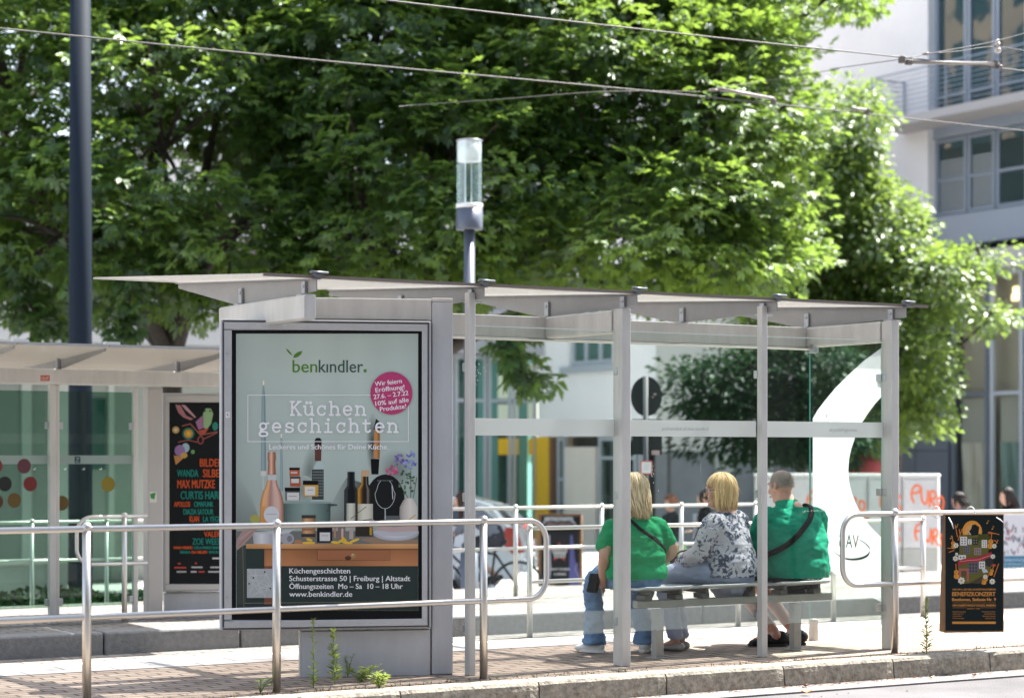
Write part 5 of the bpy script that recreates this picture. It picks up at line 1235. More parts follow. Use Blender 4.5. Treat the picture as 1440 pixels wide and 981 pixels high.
# ------------------------------------------------------------------ right building: white wall and a glazed bay with balcony
FR = Facade((34.3, 37.7), (0, 1)).flip()          # seen face looks to -x; s grows away from us
FR.n = Vector((-1, 0, 0))
rb_ = thing('apartment_building', 'tall white building at the right edge with blue framed bay windows and a balcony', 'building', (34.3, 37.7, ZG))
sB0 = FR.px(1305, 300)[0]; sB1 = -6.0
zz = lambda v, u=1345: FR.px(u, v)[1]
sw0 = FR.px(1100, 300)[0]
m = MB(); FR.slab(m, sB0, 22, 6.2, 16, 0, -8); FR.slab(m, sB0, 22, 3.4, 6.19, -.02, -8); m.build('white_wall', M['wall_white'], rb_)
gs = FR.px(1332, 600)[0]
m = MB(); FR.slab(m, gs, sB0+9, ZG, 3.39, -.03, -8)
m.build('slate_wall', M['slate'], rb_)
m = MB()
for s_ in (gs+1.15, gs+2.3): FR.slab(m, s_-.012, s_+.012, ZG, 3.38, -.026, -.031)
FR.slab(m, gs+.02, sB0+9, 1.52, 1.545, -.0255, -.0305); m.build('panel_joint', pb('joint_shadow_gap', (.05, .06, .07), .9), rb_)
m = MB(); FR.slab(m, sB1, sB0-.005, ZG, 16, -.55, -8); m.build('bay_core', M['dark_room'], rb_)
m = MB(); FR.slab(m, sB1-.5, sB1-.004, ZG, 16, .02, -8); m.build('side_wall', M['wall_white'], rb_)
fl = [(zz(375), zz(350)), (zz(172), zz(163)), ]
zt0, zt1, zt2 = zz(345), zz(168), zz(163)
m = MB(); FR.slab(m, sB1, sB0-.01, zz(378, 1400), zz(350, 1400), -.05, -.54); FR.slab(m, sB1, sB0-.01, zt0+.02, zt0+.75, -.12, -.54); FR.slab(m, sB1, sB0-.01, zt1-.35, zt1-.02, -.15, -.54)
m.build('floor_band', pb('blue_spandrel', (.30, .34, .40), .5, .1), rb_)
cols = [FR.px(u, 250)[0] for u in (1305, 1350, 1390, 1436, 1490)]
for (z0, z1, hf, bl) in ((zt0+.78, zt1-.37, (.47,), (.0, .0, .0, .0)), (zt2+.04, zt2+3.35, (.16, .93), (.0, 0, .0, 0)), (zt2+3.55, zt2+6.5, (.2,), (0, 0, 0, 0))):
    for i in range(4):
        a1, a0 = cols[i]-.02, cols[i+1]+.02
        window(FR, rb_, a0, a1, z0, z1, M['blue_frame'], M['win'], nv=(), nh=hf if i % 2 else hf[:1], rec=.22, fw=.09)
for (z0, z1) in ((zt0+.9, zt0+2.1),):                     # half drawn blinds behind the lower bay's left panes
    for i in (0, 1):
        m = MB(); a1, a0 = cols[i]-.14, cols[i+1]+.14; z = z1
        while z > z0: FR.slab(m, a0, a1, z-.05, z, -.262, -.268); z -= .085
        m.build('blind', M['blind'], rb_)
m = MB(); sb = FR.px(1266, 168)[0]                         # balcony
FR.slab(m, sB1, FR.px(1272, 168)[0], zt2-.20, zt2, .0, 1.1); bal = m.build('balcony_slab', pb('balcony_soffit', (.42, .40, .40), .7), rb_)
m = MB(); sL = FR.px(1272, 168)[0]
for s_ in (sL-.03, sL-2.6, sL-5.2, sL-7.6):
    for d_ in ((.04, 1.06) if s_ > sL-.1 else (1.06,)): m.tube([FR.p(s_, zt2, d_), FR.p(s_, zt2+1.08, d_)], .022, 8)
for i in range(9):
    z = zt2+.12+i*.115; r_ = .011 if i < 8 else .024
    m.tube([FR.p(sL-.03, z, .04), FR.p(sL-.03, z, 1.06), FR.p(sB1, z, 1.06)], r_, 6)
m.build('balcony_rail', M['blue_frame'], rb_)
m = MB(); FR.slab(m, sB1, sB0-.02, zz(379, 1400), zz(351, 1400), .30, -.045); m.build('floor_slab', pb('slab_edge', (.46, .44, .42), .8), rb_)
# glazed ground floor with curtains
zg1 = zz(382, 1385); ztr = zz(561, 1385)
gcols = [gs-.05, FR.px(1388, 600)[0], FR.px(1437, 600)[0], FR.px(1475, 600)[0], sB1]
m = MB(); FR.slab(m, sB1, gs, ZG, zg1, -.535, -.548); m.build('interior', pb('room_wall', (.48, .42, .33), .9), rb_)
for i in range(4):
    window(FR, rb_, gcols[i+1]+.03, gcols[i]-.03, ZG+.1, zg1, M['slate'] if i != 1 else M['pale_frame'], M['bay_glass'], nv=(), nh=(FR.px(1385, 562)[1]/ (zg1-ZG) + .12,), rec=.05, fw=.11)
for i, (c_, z1) in enumerate(((M['curtain'], ztr-1.0), (pb('green_curtain', (.34, .46, .42), .9), ztr-1.0), (M['curtain'], ztr-.9), (M['curtain'], ztr))):
    a1, a0 = gcols[i]-.15, gcols[i+1]+.15; m = MB(); n = 60; vs = []; fs = []; rr = random.Random(i+3)
    pos = 0
    for k in range(n+1):
        s_ = a0 + (a1-a0)*k/n
        for j in range(7):
            zq = ZG+.05 + (z1-ZG-.05)*j/6; w_ = math.sin(k*.72 + .5*math.sin(k*.31) + .35*math.sin(j*.9+k*.2))
            vs.append(FR.p(s_ + .03*math.sin(j*.8+k*.5), zq, -.33 + .10*w_))
    for k in range(n):
        for j in range(6): fs.append((k*7+j, (k+1)*7+j, (k+1)*7+j+1, k*7+j+1))
    m.add(vs, fs, True); m.build('curtain', c_, rb_)
    m = MB(); FR.slab(m, a0, a1, z1+.01, ztr+.04, -.28, -.3); m.build('frosted_band', pb('frosted_film', (.50, .48, .42), .6), rb_)
m = MB()
for (u0, u1, v0, v1) in ((1402, 1432, 402, 411), (1400, 1416, 413, 420)):
    a, b = FR.px(u0, v0), FR.px(u1, v1); FR.slab(m, b[0], a[0], b[1], a[1], -.50, -.53)
lm, t_, p_ = new_mat('ceiling_lamp_glow'); p_.inputs['Emission Color'].default_value = (1, .75, .35, 1); p_.inputs['Emission Strength'].default_value = .9
m.build('ceiling_lamp', lm, rb_)

# ------------------------------------------------------------------ middle building: bright white upper wall over a shop front
FM = Facade((26.3, 42.5), (0, 1)); FM.n = Vector((-1, 0, 0))
mb_ = thing('shop_building', 'bright white building behind the bench with a yellow pillar beside its shop windows', 'building', (26.3, 39, ZG))
sA, sZ = FM.px(757, 560)[0], FM.px(907, 560)[0]
zs0 = FM.px(880, 612)[1]; zw0, zw1 = FM.px(860, 512)[1], FM.px(860, 440)[1]
hw = [(FM.px(862, 500)[0], FM.px(800, 500)[0], zw0, zw0+1.9)]
wl = [min(h[0], h[1]) for h in hw]
hw = [(min(h[0], h[1]), max(h[0], h[1]), h[2], h[3]) for h in hw]
m = MB(); holes_wall(FM, m, sZ, sA, zs0, 9.5, hw, .3); m.build('upper_wall', M['wall_bright'], mb_)
m = MB(); FM.slab(m, sZ+.07, sA+.6, ZG, 9.5, -.9, -4.7); m.build('building_core', M['sun_wall'], mb_)
for h in hw: 
    window(FM, mb_, h[0]+.005, h[1]-.005, h[2]+.005, h[3]-.005, M['pale_frame'], M['win_green'], nv=(.33, .66), nh=(), rec=.06, fw=.13)
    m = MB(); FM.slab(m, h[0]-.15, h[1]+.3, h[2]-.16, h[2]-.003, .08, -.04); m.build('sill', M['pale_frame'], mb_)
m = MB(); a, b = FM.px(755, 600)[0], FM.px(772, 600)[0]
FM.slab(m, b, a, ZG, zs0-.005, .02, -.35); m.build('yellow_pillar', M['yellow'], mb_)
m = MB(); FM.slab(m, b-.08, b-.003, ZG, zs0-.005, .0, -.35); m.build('pillar_edge', pb('brown_edge', (.25, .13, .07), .6), mb_)
m = MB(); FM.slab(m, sZ, b-.09, ZG, zs0-.01, -.62, -.70); m.build('shop_interior', pb('shop_back', (.10, .10, .09), .9, var=.5, vscale=.7), mb_)
rr = random.Random(12); s_ = b-.1; k = 0
for (ua, ub, kind) in ((780, 793, 0), (793, 838, 1), (838, 866, 2), (868, 893, 2), (895, 906, 0)):
    a1, a0 = FM.px(ua, 600)[0]-.03, FM.px(ub, 600)[0]+.03
    if kind == 1:
        m = MB(); FM.slab(m, a0, a1, ZG, zs0-.25, .0, -.3); m.build('shop_pier', pb('pale_stone_pier', (.74, .67, .59), .8, var=.06, vscale=.8), mb_)
    else: window(FM, mb_, a0, a1, ZG+.3, zs0-.02, M['pale_frame'], M['win_clear'] if kind != 3 else M['win'], nh=(.78,) if kind == 2 else (.55,), rec=.04, fw=.09)
    if kind == 2:
        for q in range(7):
            m = MB(); x_ = rr.uniform(a0+.2, a1-.2); zq = rr.uniform(0, 2.0); FM.slab(m, x_-.2, x_+.2, zq, zq+rr.uniform(.2, .5), -.45, -.5)
            m.build('shop_poster', pb('shop_print', rr.choice([(.45,.30,.04), (.05,.16,.35), (.3,.3,.3), (.10,.05,.03), (.05,.10,.04)]), .6), mb_)
m = MB(); FM.slab(m, sZ, a1-.2, ZG, ZG+.28, .0, -.5); m.build('plinth', M['concrete'], mb_)
# end wall toward us and right of it: grey stone
FE = Facade((26.3, 42.5+sZ), (1, 0)); FE.n = Vector((0, -1, 0))
m = MB(); FE.slab(m, 0.306, 4.75, zs0-.35, 9.5, .0, -.04); m.build('end_wall', pb('cream_grey_render', (.56, .56, .52), .8, bump=.1, bscale=6, var=.06, vscale=.6), mb_)
m = MB(); FE.slab(m, 0.306, 4.75, ZG, zs0-.353, -.02, -.06); m.build('base_wall', pb('grey_stone', (.20, .215, .225), .7, bump=.2, bscale=6, var=.25, vscale=.6), mb_)
m = MB()
for (u0, u1) in ((1005, 1030), (1060, 1085)):
    a0, a1 = FE.px(u0, 640)[0], FE.px(u1, 640)[0]; FE.slab(m, a0, a1, ZG, zs0-.36, .03, .004)
m.build('pilaster', pb('pale_pilaster', (.42, .44, .40), .8), mb_)

# ------------------------------------------------------------------ left building: glass front under a concrete fascia
FL = Facade((26.0, 42.9), (-1, 0)); FL.n = Vector((0, -1, 0))
lb_ = thing('glass_front_building', 'long low building with a green glass front under a grey concrete fascia', 'building', (14, 42.9, ZG))
zf0, zf1 = FL.px(700, 499)[1], FL.px(700, 466)[1]
L_ = 44
m = MB(); FL.slab(m, -.6, L_, zf0, zf1+.5, .5, -.4); m.build('concrete_fascia', M['concrete'], lb_)
m = MB(); FL.slab(m, -.3, L_, zf1+.52, 8.2, -.2, -8); m.build('upper_wall', M['wall_pale'], lb_)
m = MB(); FL.slab(m, -.3, L_, ZG, zf0-.01, -.45, -.5); m.build('interior', pb('office_back', (.20, .32, .27), .9, var=.5, vscale=.5), lb_)
m = MB(); FL.slab(m, -.3, L_, 5.6, 6.0, -.0, -.19); m.build('string_course', pb('dark_band', (.12, .11, .10), .8), lb_)
for k in range(9):
    a0 = 12+k*3.4; window(FL, lb_, a0, a0+2.2, 6.2, 7.8, M['white'], M['win_green'], nv=(.5,), rec=-.26, fw=.09)
M['teal_glass'] = glass_mat('teal_glass', (.50, .74, .68), .06, .02)
us_ = [757, 722, 687, 640, 560, 460]; ss = [FL.px(u, 600)[0] for u in us_]
while ss[-1] < L_-3: ss.append(ss[-1]+2.2)
zm = FL.px(700, 563)[1]
for i in range(len(ss)-1):
    window(FL, lb_, ss[i]+.02, ss[i+1]-.02, ZG+.05, zf0-.02, M['pale_frame'], M['teal_glass'], nh=((zm-ZG)/(zf0-ZG),), rec=.05, fw=.09)
m = MB()
for (u0, u1) in ((703, 731), (746, 757)):
    a0, a1 = FL.px(u0, 625)[0], FL.px(u1, 625)[0]; FL.slab(m, a1, a0, FL.px(700, 639)[1], FL.px(700, 616)[1], -.06, -.095)
m.build('yellow_strip', M['yellow'], lb_)
m = MB()
for (u0, u1, v0, v1) in ((702, 730, 525, 560), (702, 731, 568, 590), (744, 757, 510, 600)):
    a0, a1 = FL.px(u0, 600)[0], FL.px(u1, 600)[0]; FL.slab(m, a1, a0, FL.px(700, v1)[1], FL.px(700, v0)[1], -.065, -.096)
m.build('bright_panel', pb('lightened_cream', (.78, .82, .66), .8), lb_)  # panels before the panes, colour lightened to pass for lit surfaces
m = MB()
for (u0, u1) in ((674, 684), (690, 702), (731, 744)):
    a0, a1 = FL.px(u0, 600)[0], FL.px(u1, 600)[0]; FL.slab(m, a1, a0, ZG+.1, zf0-.1, -.07, -.097)
m.build('green_column', pb('green_column', (.10, .27, .24), .5), lb_)
FW = Facade((0, 33), (1, 0)); FW.n = Vector((0, -1, 0))
kw = thing('kiosk', 'pale green panelled kiosk standing behind the left shelter', 'kiosk', (4, 33, ZG))
a0, a1 = FW.px(-120, 700)[0], FW.px(325, 700)[0]
m = MB(); FW.slab(m, a0, a1, ZG, FW.px(100, 505)[1], 0, -3)
m.build('wall', pb('pale_green_panel', (.36, .40, .365), .7, var=.06, vscale=.8), kw)
m = MB(); FW.slab(m, a0-.3, a1+.3, FW.px(100, 505)[1]+.01, FW.px(100, 496)[1], .4, -3.2); m.build('roof', pb('kiosk_roof', (.45, .44, .42), .7), kw)
m = MB()
for u0, u1, c in ((82, 98, 0), (152, 160, 0), (30, 44, 0), (-40, -25, 0), (240, 252, 0)):
    x0, x1 = FW.px(u0, 700)[0], FW.px(u1, 700)[0]; FW.slab(m, x0, x1, ZG+.3, FW.px(100, 512)[1], .03, .003)
m.build('pilaster', pb('pale_strip', (.62, .66, .62), .7), kw)
m = MB(); x0, x1 = FW.px(100, 700)[0], FW.px(148, 700)[0]; FW.slab(m, x0, x1, FW.px(100, 660)[1], FW.px(100, 560)[1], .02, .003); m.build('window', M['win_green'], kw)

# ------------------------------------------------------------------ unseen houses mirrored in the panes, the near row added to cut sky fill
def block(name, label, x0, x1, y0, y1, h, wall, face):
    t = thing(name, label, 'building', ((x0+x1)/2, (y0+y1)/2, ZG)); m = MB(); m.box((x0, y0, ZG), (x1, y1, h)); b = m.build('wall', wall, t)
    m = MB(); m.box((x0-.3, y0-.3, h+.003), (x1+.3, y1+.3, h+.5)); m.build('roof', M['concrete'], t)
    F = Facade(*face[0]); F.n = Vector(face[1]); z = 1.2
    while z < h-2.5:
        s_ = 1.5
        while s_ < face[2]-2.5:
            m = MB(); F.slab(m, s_, s_+1.9, z, z+2.5, .03, .004); m.build('window', M['win'], t); s_ += 3.0
        z += 3.4
    return t
block('town_house', 'long sandstone house row on the near side of the street, mirrored in the shelter panes', -45, 60, -22, -12, 21, pb('neutral_front', (.30, .30, .295), .9, var=.15, vscale=.3), (((-45, -12), (1, 0)), (0, 1, 0), 105))  # height and neutral grey set to hold back sky light and coloured bounce
block('town_house', 'tall sandstone house behind the left tree, mirrored in the bay windows at the upper right', -20, 13, 54, 100, 24, M['sun_wall'], (((13, 54), (0, 1)), (1, 0, 0), 46))
# ------------------------------------------------------------------ masts, lamps and wires
def ground_at(d): return ZG
bm_ = thing('traction_mast', 'thick dark blue steel mast rising behind the left shelter', 'mast', at(113, 640, d=24.5)[:2] + (ZG,))
q = at(113, 640, d=24.5); MAST = pb('dark_blue_paint', (.010, .017, .028), .7, .0, spec=.12)
m = MB(); m.tube([(q.x, q.y, ZG), (q.x, q.y, 3), (q.x, q.y, 7.5)], [.142, .136, .118], 24); m.build('shaft', MAST, bm_)
m = MB(); m.cyl((q.x, q.y, ZG), .26, .03, 20)
for k in range(6): m.cyl((q.x+.21*math.cos(k*1.05), q.y+.21*math.sin(k*1.05), ZG+.03), .018, .04, 6)
m.build('base_plate', MAST, bm_)
m = MB(); m.box((q.x-.06, q.y-.150, 1.0), (q.x+.06, q.y-.13, 1.3)); m.build('service_door', MAST, bm_, bevel=.004)
def lamp(label, u, vt, d, k=1.0, vb=None):
    """post lamp with a white-topped clear cylinder; k scales it"""
    q = at(u, vt, d=d); zt = q.z; t = thing('street_lamp', label, 'street lamp', (q.x, q.y, ZG), group=None)
    G = pb('lamp_grey_paint', (.10, .115, .15), .4, .2); r = .150*k
    m = MB(); m.tube([(q.x, q.y, ZG), (q.x, q.y, zt-.96*k)], .062*k, 18); m.cyl((q.x, q.y, ZG), .10*k, 1.0, 18); m.build('post', G, t)
    m = MB(); m.lathe((q.x, q.y, zt-.99*k), [(0, 0), (r*.98, 0), (r*1.0, .02), (r*1.0, .235*k), (0, .235*k)], 28); m.build('collar', G, t)
    m = MB(); m.lathe((q.x, q.y, zt-.99*k+.236*k), [(0, 0), (r*.99, 0), (r*.99, .05*k), (0, .05*k)], 28); m.build('ring', M['white'], t)
    m = MB(); m.lathe((q.x, q.y, zt-.70*k), [(r*.97, 0), (r*.97, .69*k)], 28); m.lathe((q.x, q.y, zt-.70*k), [(r*.945, 0), (r*.945, .69*k)], 28); m.build('glass_cylinder', glass_mat('lamp_glass', (.88, .93, .92), .07), t)
    m = MB(); m.lathe((q.x, q.y, zt-.245*k), [(r*.30, 0), (r*.90, .015), (r*.90, .235*k), (0, .235*k)], 28); m.build('reflector', film_mat('opal_white', (.85, .84, .86), .97, .55), t)
    m = MB(); m.lathe((q.x, q.y, zt-.008), [(r*.97, 0), (r*1.0, .0), (r*1.0, .012), (r*.90, .016), (r*.90, .0)], 28); m.build('top_cap', M['clamp'], t)
    m = MB(); 
    for a in (.5, 2.6, 4.7): m.tube([(q.x+.045*k*math.cos(a), q.y+.045*k*math.sin(a), zt-.71*k), (q.x+.045*k*math.cos(a), q.y+.045*k*math.sin(a), zt-.24*k)], .008*k, 8)
    m.build('inner_rods', pb('pale_rods', (.55, .6, .6), .3, .5), t)
    return t
lamp('grey lamp post with clear glass cylinder head rising behind the shelter roof', 660, 198, 23.2)
lamp('small white topped lamp half hidden by leaves left of the blue mast', 57, 362, 36, .95)
M['wire'] = pb('grey_wire', (.085, .08, .078), .6, .2); M['fit'] = pb('wire_fitting', (.14, .12, .11), .5, .4)
def wire(name, label, pts, r, cat='overhead wire'):
    m = MB(); m.tube(spline([tuple(p) for p in pts], 8), r, 6); return tag(m.build(name, M['wire'], None), label, cat)
YA, YB = 17.6, 15.1
wire('overhead_wire', 'lower tram wire crossing the whole picture in front of the tree, just above the lamp', [at(-140, 27, y=YA), at(0, 40, y=YA), at(480, 88, y=YA), at(960, 133, y=YA), at(1440, 184, y=YA), at(1700, 210, y=YA)], .0068)
wire('overhead_wire', 'upper tram wire from the top of the tree to the balcony at the right', [at(300, -30, y=YB), at(530, -1, y=YB), at(960, 48, y=YB), at(1265, 80.5, y=YB), at(1440, 100, y=YB), at(1700, 130, y=YB)], .0068)
wire('span_wire', 'thin span wire dropping leftwards from the lower tram wire into the leaves', [at(560, 150, y=YA+1.0), at(590, 147.5, y=YA+1.0), at(700, 140, y=YA+.6), at(850, 129, y=YA+.2), at(985, 129, y=YA)], .0045)
wire('span_wire', 'thin span wire running from the upper tram fitting to the right edge past the balcony', [at(1170, 97, y=YB+1), at(1270, 83, y=YB), at(1300, 77, y=YB), at(1400, 58, y=YB-.1), at(1480, 35, y=YB-.2)], .0045)
wire('span_wire', 'thin slack wire hanging between the upper tram fitting and the glass insulator', [at(1300, 76, y=YB), at(1350, 72, y=YB), at(1404, 66, y=YB), at(1480, 80, y=YB)], .0040)
wire('span_wire', 'thin slack wire in front of the crown between the two tram wire fittings', [at(1000, 125, y=YA), at(1090, 112, y=YA), at(1180, 97, y=YB+1)], .0040)
def fitting(label, y, pipe, bits):
    a = at(*pipe[0], y=y); b = at(*pipe[1], y=y); t = thing('wire_fitting', label, 'wire fitting', a[:])
    m = MB(); m.tube([a, b], .019, 10); m.build('pipe', pb('pale_pipe', (.28, .26, .24), .5, .3), t)
    for u, v, w_, h_ in bits:
        c = at(u, v, y=y); m = MB(); m.cbox(c, (w_, .05, h_)); m.tube([c+Vector((-w_*.8, 0, -h_*.4)), c+Vector((w_*.8, 0, h_*.5))], .012, 8); m.build('clip', M['fit'], t, bevel=.008)
fitting('pale pipe with clips on the upper tram wire, in front of the balcony', YB, ((1282, 87.5), (1404, 90)), ((1268, 84, .05, .07), (1278, 88, .06, .05), (1400, 89, .04, .06), (1405, 94, .05, .03), (1302, 76, .05, .02)))
fitting('pale pipe with clips on the lower tram wire, in front of the tree crown', YA, ((1010, 125), (1088, 139)), ((1004, 127, .09, .02), (1088, 143, .04, .05), (1015, 126, .05, .03)))
fitting('short clip on the lower tram wire at the right edge of the tree', YA, ((1198, 153), (1218, 155)), ((1220, 156, .04, .05),))
m = MB(); c = at(1403, 66, y=YB)
for k, (r_, dz) in enumerate(((.020, .055), (.030, .03), (.018, .0), (.034, -.025), (.036, -.045))): m.ball(c+Vector((0, 0, dz)), (r_, r_, .018), 12, 8)
tag(m.build('insulator', pb('brown_white_glaze', (.50, .44, .40), .25), None), 'small round glazed insulator hanging on the span wire at the upper right', 'insulator')

# ------------------------------------------------------------------ sign post seen from behind
q = at(908, 640, d=23.5); t = thing('road_sign', 'dark back of a round road sign above a square plate, behind the shelter', 'road sign', (q.x, q.y, ZG))
POST = pb('galvanised_post', (.07, .075, .08), .7, .1); BACK = pb('sign_back', (.018, .026, .024), .7, .0, spec=.2)
FS = CFWD
def face(pc, w_, h_): return [pc - CRIGHT*w_/2 - Vector((0,0,h_/2)), pc + CRIGHT*w_/2 - Vector((0,0,h_/2)), pc + CRIGHT*w_/2 + Vector((0,0,h_/2)), pc - CRIGHT*w_/2 + Vector((0,0,h_/2))]
m = MB(); m.tube([(q.x, q.y, ZG), (q.x, q.y, at(908, 529, d=23.5).z)], .030, 14); m.build('post', POST, t)
dc = at(909, 557, d=23.56); m = MB(); n = 40; rr_ = 22*23.5/F_PX
m.prism([dc + CRIGHT*rr_*math.cos(2*math.pi*i/n) + Vector((0, 0, rr_*1.28*math.sin(2*math.pi*i/n))) for i in range(n)], FS*.02)
disc = m.build('disc', BACK, t)
m = MB()
for u, v, a, b in ((921, 554, .03, .018), (918, 558, .02, .012)):
    pc = at(u, v, d=23.553); m.add(face(pc, a, b), [(0, 1, 2, 3)])
m.build('sticker', pb('torn_sticker', (.45, .36, .33), .7), disc)
pc = at(910, 614, d=23.56); m = MB(); m.prism(face(pc, 42*23.5/F_PX, 50*23.5/F_PX), FS*.015); pl_ = m.build('plate', BACK, t)
pc = at(922, 636, d=23.553); m = MB(); m.add(face(pc, .09, .05), [(0, 1, 2, 3)]); m.build('sticker', pb('pale_sticker', (.42, .34, .32), .7), pl_)
pc = at(909, 657, d=23.45); m = MB(); m.prism(face(pc, 17*23.5/F_PX, 19*23.5/F_PX), FS*.01); sg = m.build('notice', pb('notice_red', (.50, .12, .10), .6), t)
pc = at(909, 657, d=23.447); m = MB(); m.add(face(pc, 13.5*23.5/F_PX, 15.5*23.5/F_PX), [(0, 1, 2, 3)])
for dz in (.035, .015, -.005, -.025): m.prism(face(pc + Vector((0, 0, dz)) - FS*.002, .06, .006), FS*.001, mi=1)
m.build('notice_face', [pb('notice_white', (.70, .72, .70), .6), M['ink_soft']], sg)
# ------------------------------------------------------------------ cabinets with graffiti
q0 = at(1105, 824, z=ZG); ec = (CRIGHT*math.cos(R(-14)) + CFWD*math.sin(R(-14))).normalized(); nc = Vector((ec.y, -ec.x, 0))
q0 = at(1100, 826, d=33.2); pl = (q0, nc); CAB = pb('cabinet_grey', (.56, .565, .57), .6, var=.08, vscale=3, bump=.1, bscale=40)
cuts = [1060, 1148, 1220, 1268.5, 1320]
GRAF = pb('orange_spray', (.85, .17, .05), .6)
LAB = ['leftmost of the grey street cabinets, behind the man in the green polo shirt', 'grey street cabinet partly hidden by the white letter on the shelter pane', 'grey street cabinet behind the right shelter post, orange scrawl on its door', 'rightmost grey street cabinet, its door sprayed orange with the word euro twice']
for i in range(4):
    a, b = at(cuts[i]+.6, 824, plane=pl), at(cuts[i+1]-.6, 824, plane=pl); w_ = (b-a).dot(ec); zt = at(1220, 666, plane=pl).z
    base = Vector((a.x, a.y, ZG)); t = thing('street_cabinet', LAB[i], 'cabinet', base[:], math.atan2(ec.y, ec.x), 'grey street cabinets in a row')
    m = MB(); m.box((0, .03, 0), (w_, .55, .62)); m.build('plinth', pb('cabinet_plinth', (.42, .43, .40), .7, var=.1, vscale=3), t, local=True, bevel=.01)
    m = MB(); m.box((0, .02, .624), (w_, .55, zt-ZG-.05)); m.build('housing', CAB, t, local=True, bevel=.012)
    m = MB(); m.box((-.01, -.02, zt-ZG-.048), (w_+.01, .58, zt-ZG)); m.build('lid', pb('cabinet_lid', (.62, .63, .63), .6), t, local=True, bevel=.012)
    m = MB(); m.box((.03, .0, .66), (w_-.03, .017, zt-ZG-.09)); dr = m.build('door', CAB, t, local=True, bevel=.006)
    m = MB()
    for k in range(int(w_/.045)): m.box((.05+k*.045, -.006, .70), (.058+k*.045, -.001, zt-ZG-.12))
    m.build('ribs', CAB, dr, local=True)
    def word(): return Sheet(q0, nc, .010)
    if i == 3:
        for (u0, v0, k) in ((1281, 684, 1.0), (1286, 738, .95)):
            S = word()
            def st(pts): S.line([(u0+x*k, v0+y*k) for x, y in spline(pts, 5)], 2.6, (.85, .17, .05), 0)
            st([(2,9),(10,8),(14,2),(8,-2),(2,4),(1,14),(4,22)]); st([(14,4),(16,20),(21,24),(24,12),(24,6)]); st([(26,28),(28,8),(34,8),(34,16),(28,18),(36,30)]); st([(40,30),(38,18),(43,14),(46,22),(44,32)]); S.build('graffiti_word', t)
    elif i == 2:
        for (u0, v0, k) in ((1236, 696, 1.0), (1238, 742, .9)):
            S = word()
            def st(pts): S.line([(u0+x*k, v0+y*k) for x, y in spline(pts, 5)], 2.6, (.85, .17, .05), 0)
            st([(2,16),(3,0),(8,-8),(12,0),(4,8)]); st([(14,0),(16,14),(22,10),(22,-4)]); st([(24,18),(24,0),(30,2),(26,8),(31,20)]); S.build('graffiti_word', t)
    elif i == 1:
        for (u0, v0, k) in ((1196, 700, 1.0), (1202, 724, .8)):
            S = word()
            def st(pts): S.line([(u0+x*k, v0+y*k) for x, y in spline(pts, 5)], 2.6, (.85, .17, .05), 0)
            st([(0,20),(2,0),(8,2),(4,9),(10,20)]); st([(12,12),(14,4),(20,8),(18,18),(12,14)]); S.build('graffiti_word', t)
    else:
        S = word()
        def st(pts): S.line(spline(pts, 5), 2.6, (.85, .17, .05), 0)
        st([(1144,688),(1136,700),(1137,714),(1146,716)]); st([(1136,702),(1146,701)]); S.build('graffiti_word', t)
# red rounded parasol behind them
q = at(1217, 640, d=38); zt = at(1217, 637, d=38).z; t = thing('parasol', 'dark red rounded parasol behind the grey street cabinets', 'parasol', (q.x, q.y, ZG))
m = MB(); m.lathe((q.x, q.y, zt), [(0.0, .0), (.12, -.01), (.24, -.08), (.31, -.20), (.33, -.42), (.30, -.44)], 20); m.build('canopy', pb('red_canvas', (.30, .035, .04), .8, var=.2, vscale=8), t)
m = MB(); m.tube([(q.x, q.y, ZG), (q.x, q.y, zt-.02)], .03, 10); m.cyl((q.x, q.y, ZG), .25, .08); m.build('pole', POST, t)

# ------------------------------------------------------------------ boards and posters behind
q = at(787, 822, d=32); e_ = (CRIGHT*math.cos(R(-3)) + CFWD*math.sin(R(-3))).normalized(); n_ = Vector((e_.y, -e_.x, 0))
t = thing('pavement_board', 'black party poster with a red star on a wooden pavement board behind the railings', 'poster board', (q.x, q.y, ZG), math.atan2(e_.y, e_.x))
WOOD = pb('board_wood', (.24, .11, .045), .7, var=.2, vscale=12)
m = MB(); plane_box(m, q, n_, e_, 757, 722, 818, 823, 0, -.03); m.build('board', WOOD, t)
a = at(758, 822, plane=(q, n_)); b = at(817, 822, plane=(q, n_)); m = MB()
for c in (a, b):
    tp = Vector((c.x, c.y, at(787, 724, plane=(q, n_)).z)); m.tube([tp - n_*.03, Vector((c.x, c.y, ZG)) - n_*.55], .02, 6); m.tube([tp - n_*.02, Vector((c.x, c.y, ZG)) - n_*.02], .02, 6)
m.build('legs', WOOD, t)
S = Sheet(q, n_, .002, .0012); S.rect(761, 725, 815.5, 822, (.012, .012, .016), 0)
S.text('METALPARTY', 766, 806, 732.5, 6, (.55,.55,.58), 2, bold=.4); S.poly([(768,726.5),(804,726.5),(812,740),(806,736),(800,730),(770,730),(766,736),(761,740)], (.36,.36,.38), 1)
S.text('FREITAG AB 22 UHR IM CLUB', 769, 803, 737.5, 2.6, (.45,.25,.22), 2, bold=.2); S.text('EINTRITT FREI BIS 23 UHR', 770, 802, 741, 2.4, (.35,.33,.33), 2, bold=.2)
st_ = []
for k in range(10):
    a = R(90+36*k); r_ = 15 if k % 2 == 0 else 6.2; st_.append((786.5+r_*math.cos(a)*.92, 776-r_*math.sin(a)))
S.poly(st_, (.55,.045,.03), 2); S.rect(776.5, 769.5, 797, 777, (.50,.50,.50), 3); S.poly([(778.5,777.2),(795.5,777.2),(794.5,783.5),(779.5,783.5)], (.50,.50,.50), 3)
S.text('STAR', 778, 795.5, 775.8, 5, (.12,.12,.12), 4, bold=.2); S.text('ROCK', 781, 793.5, 782.4, 4, (.12,.12,.12), 4, bold=.2)
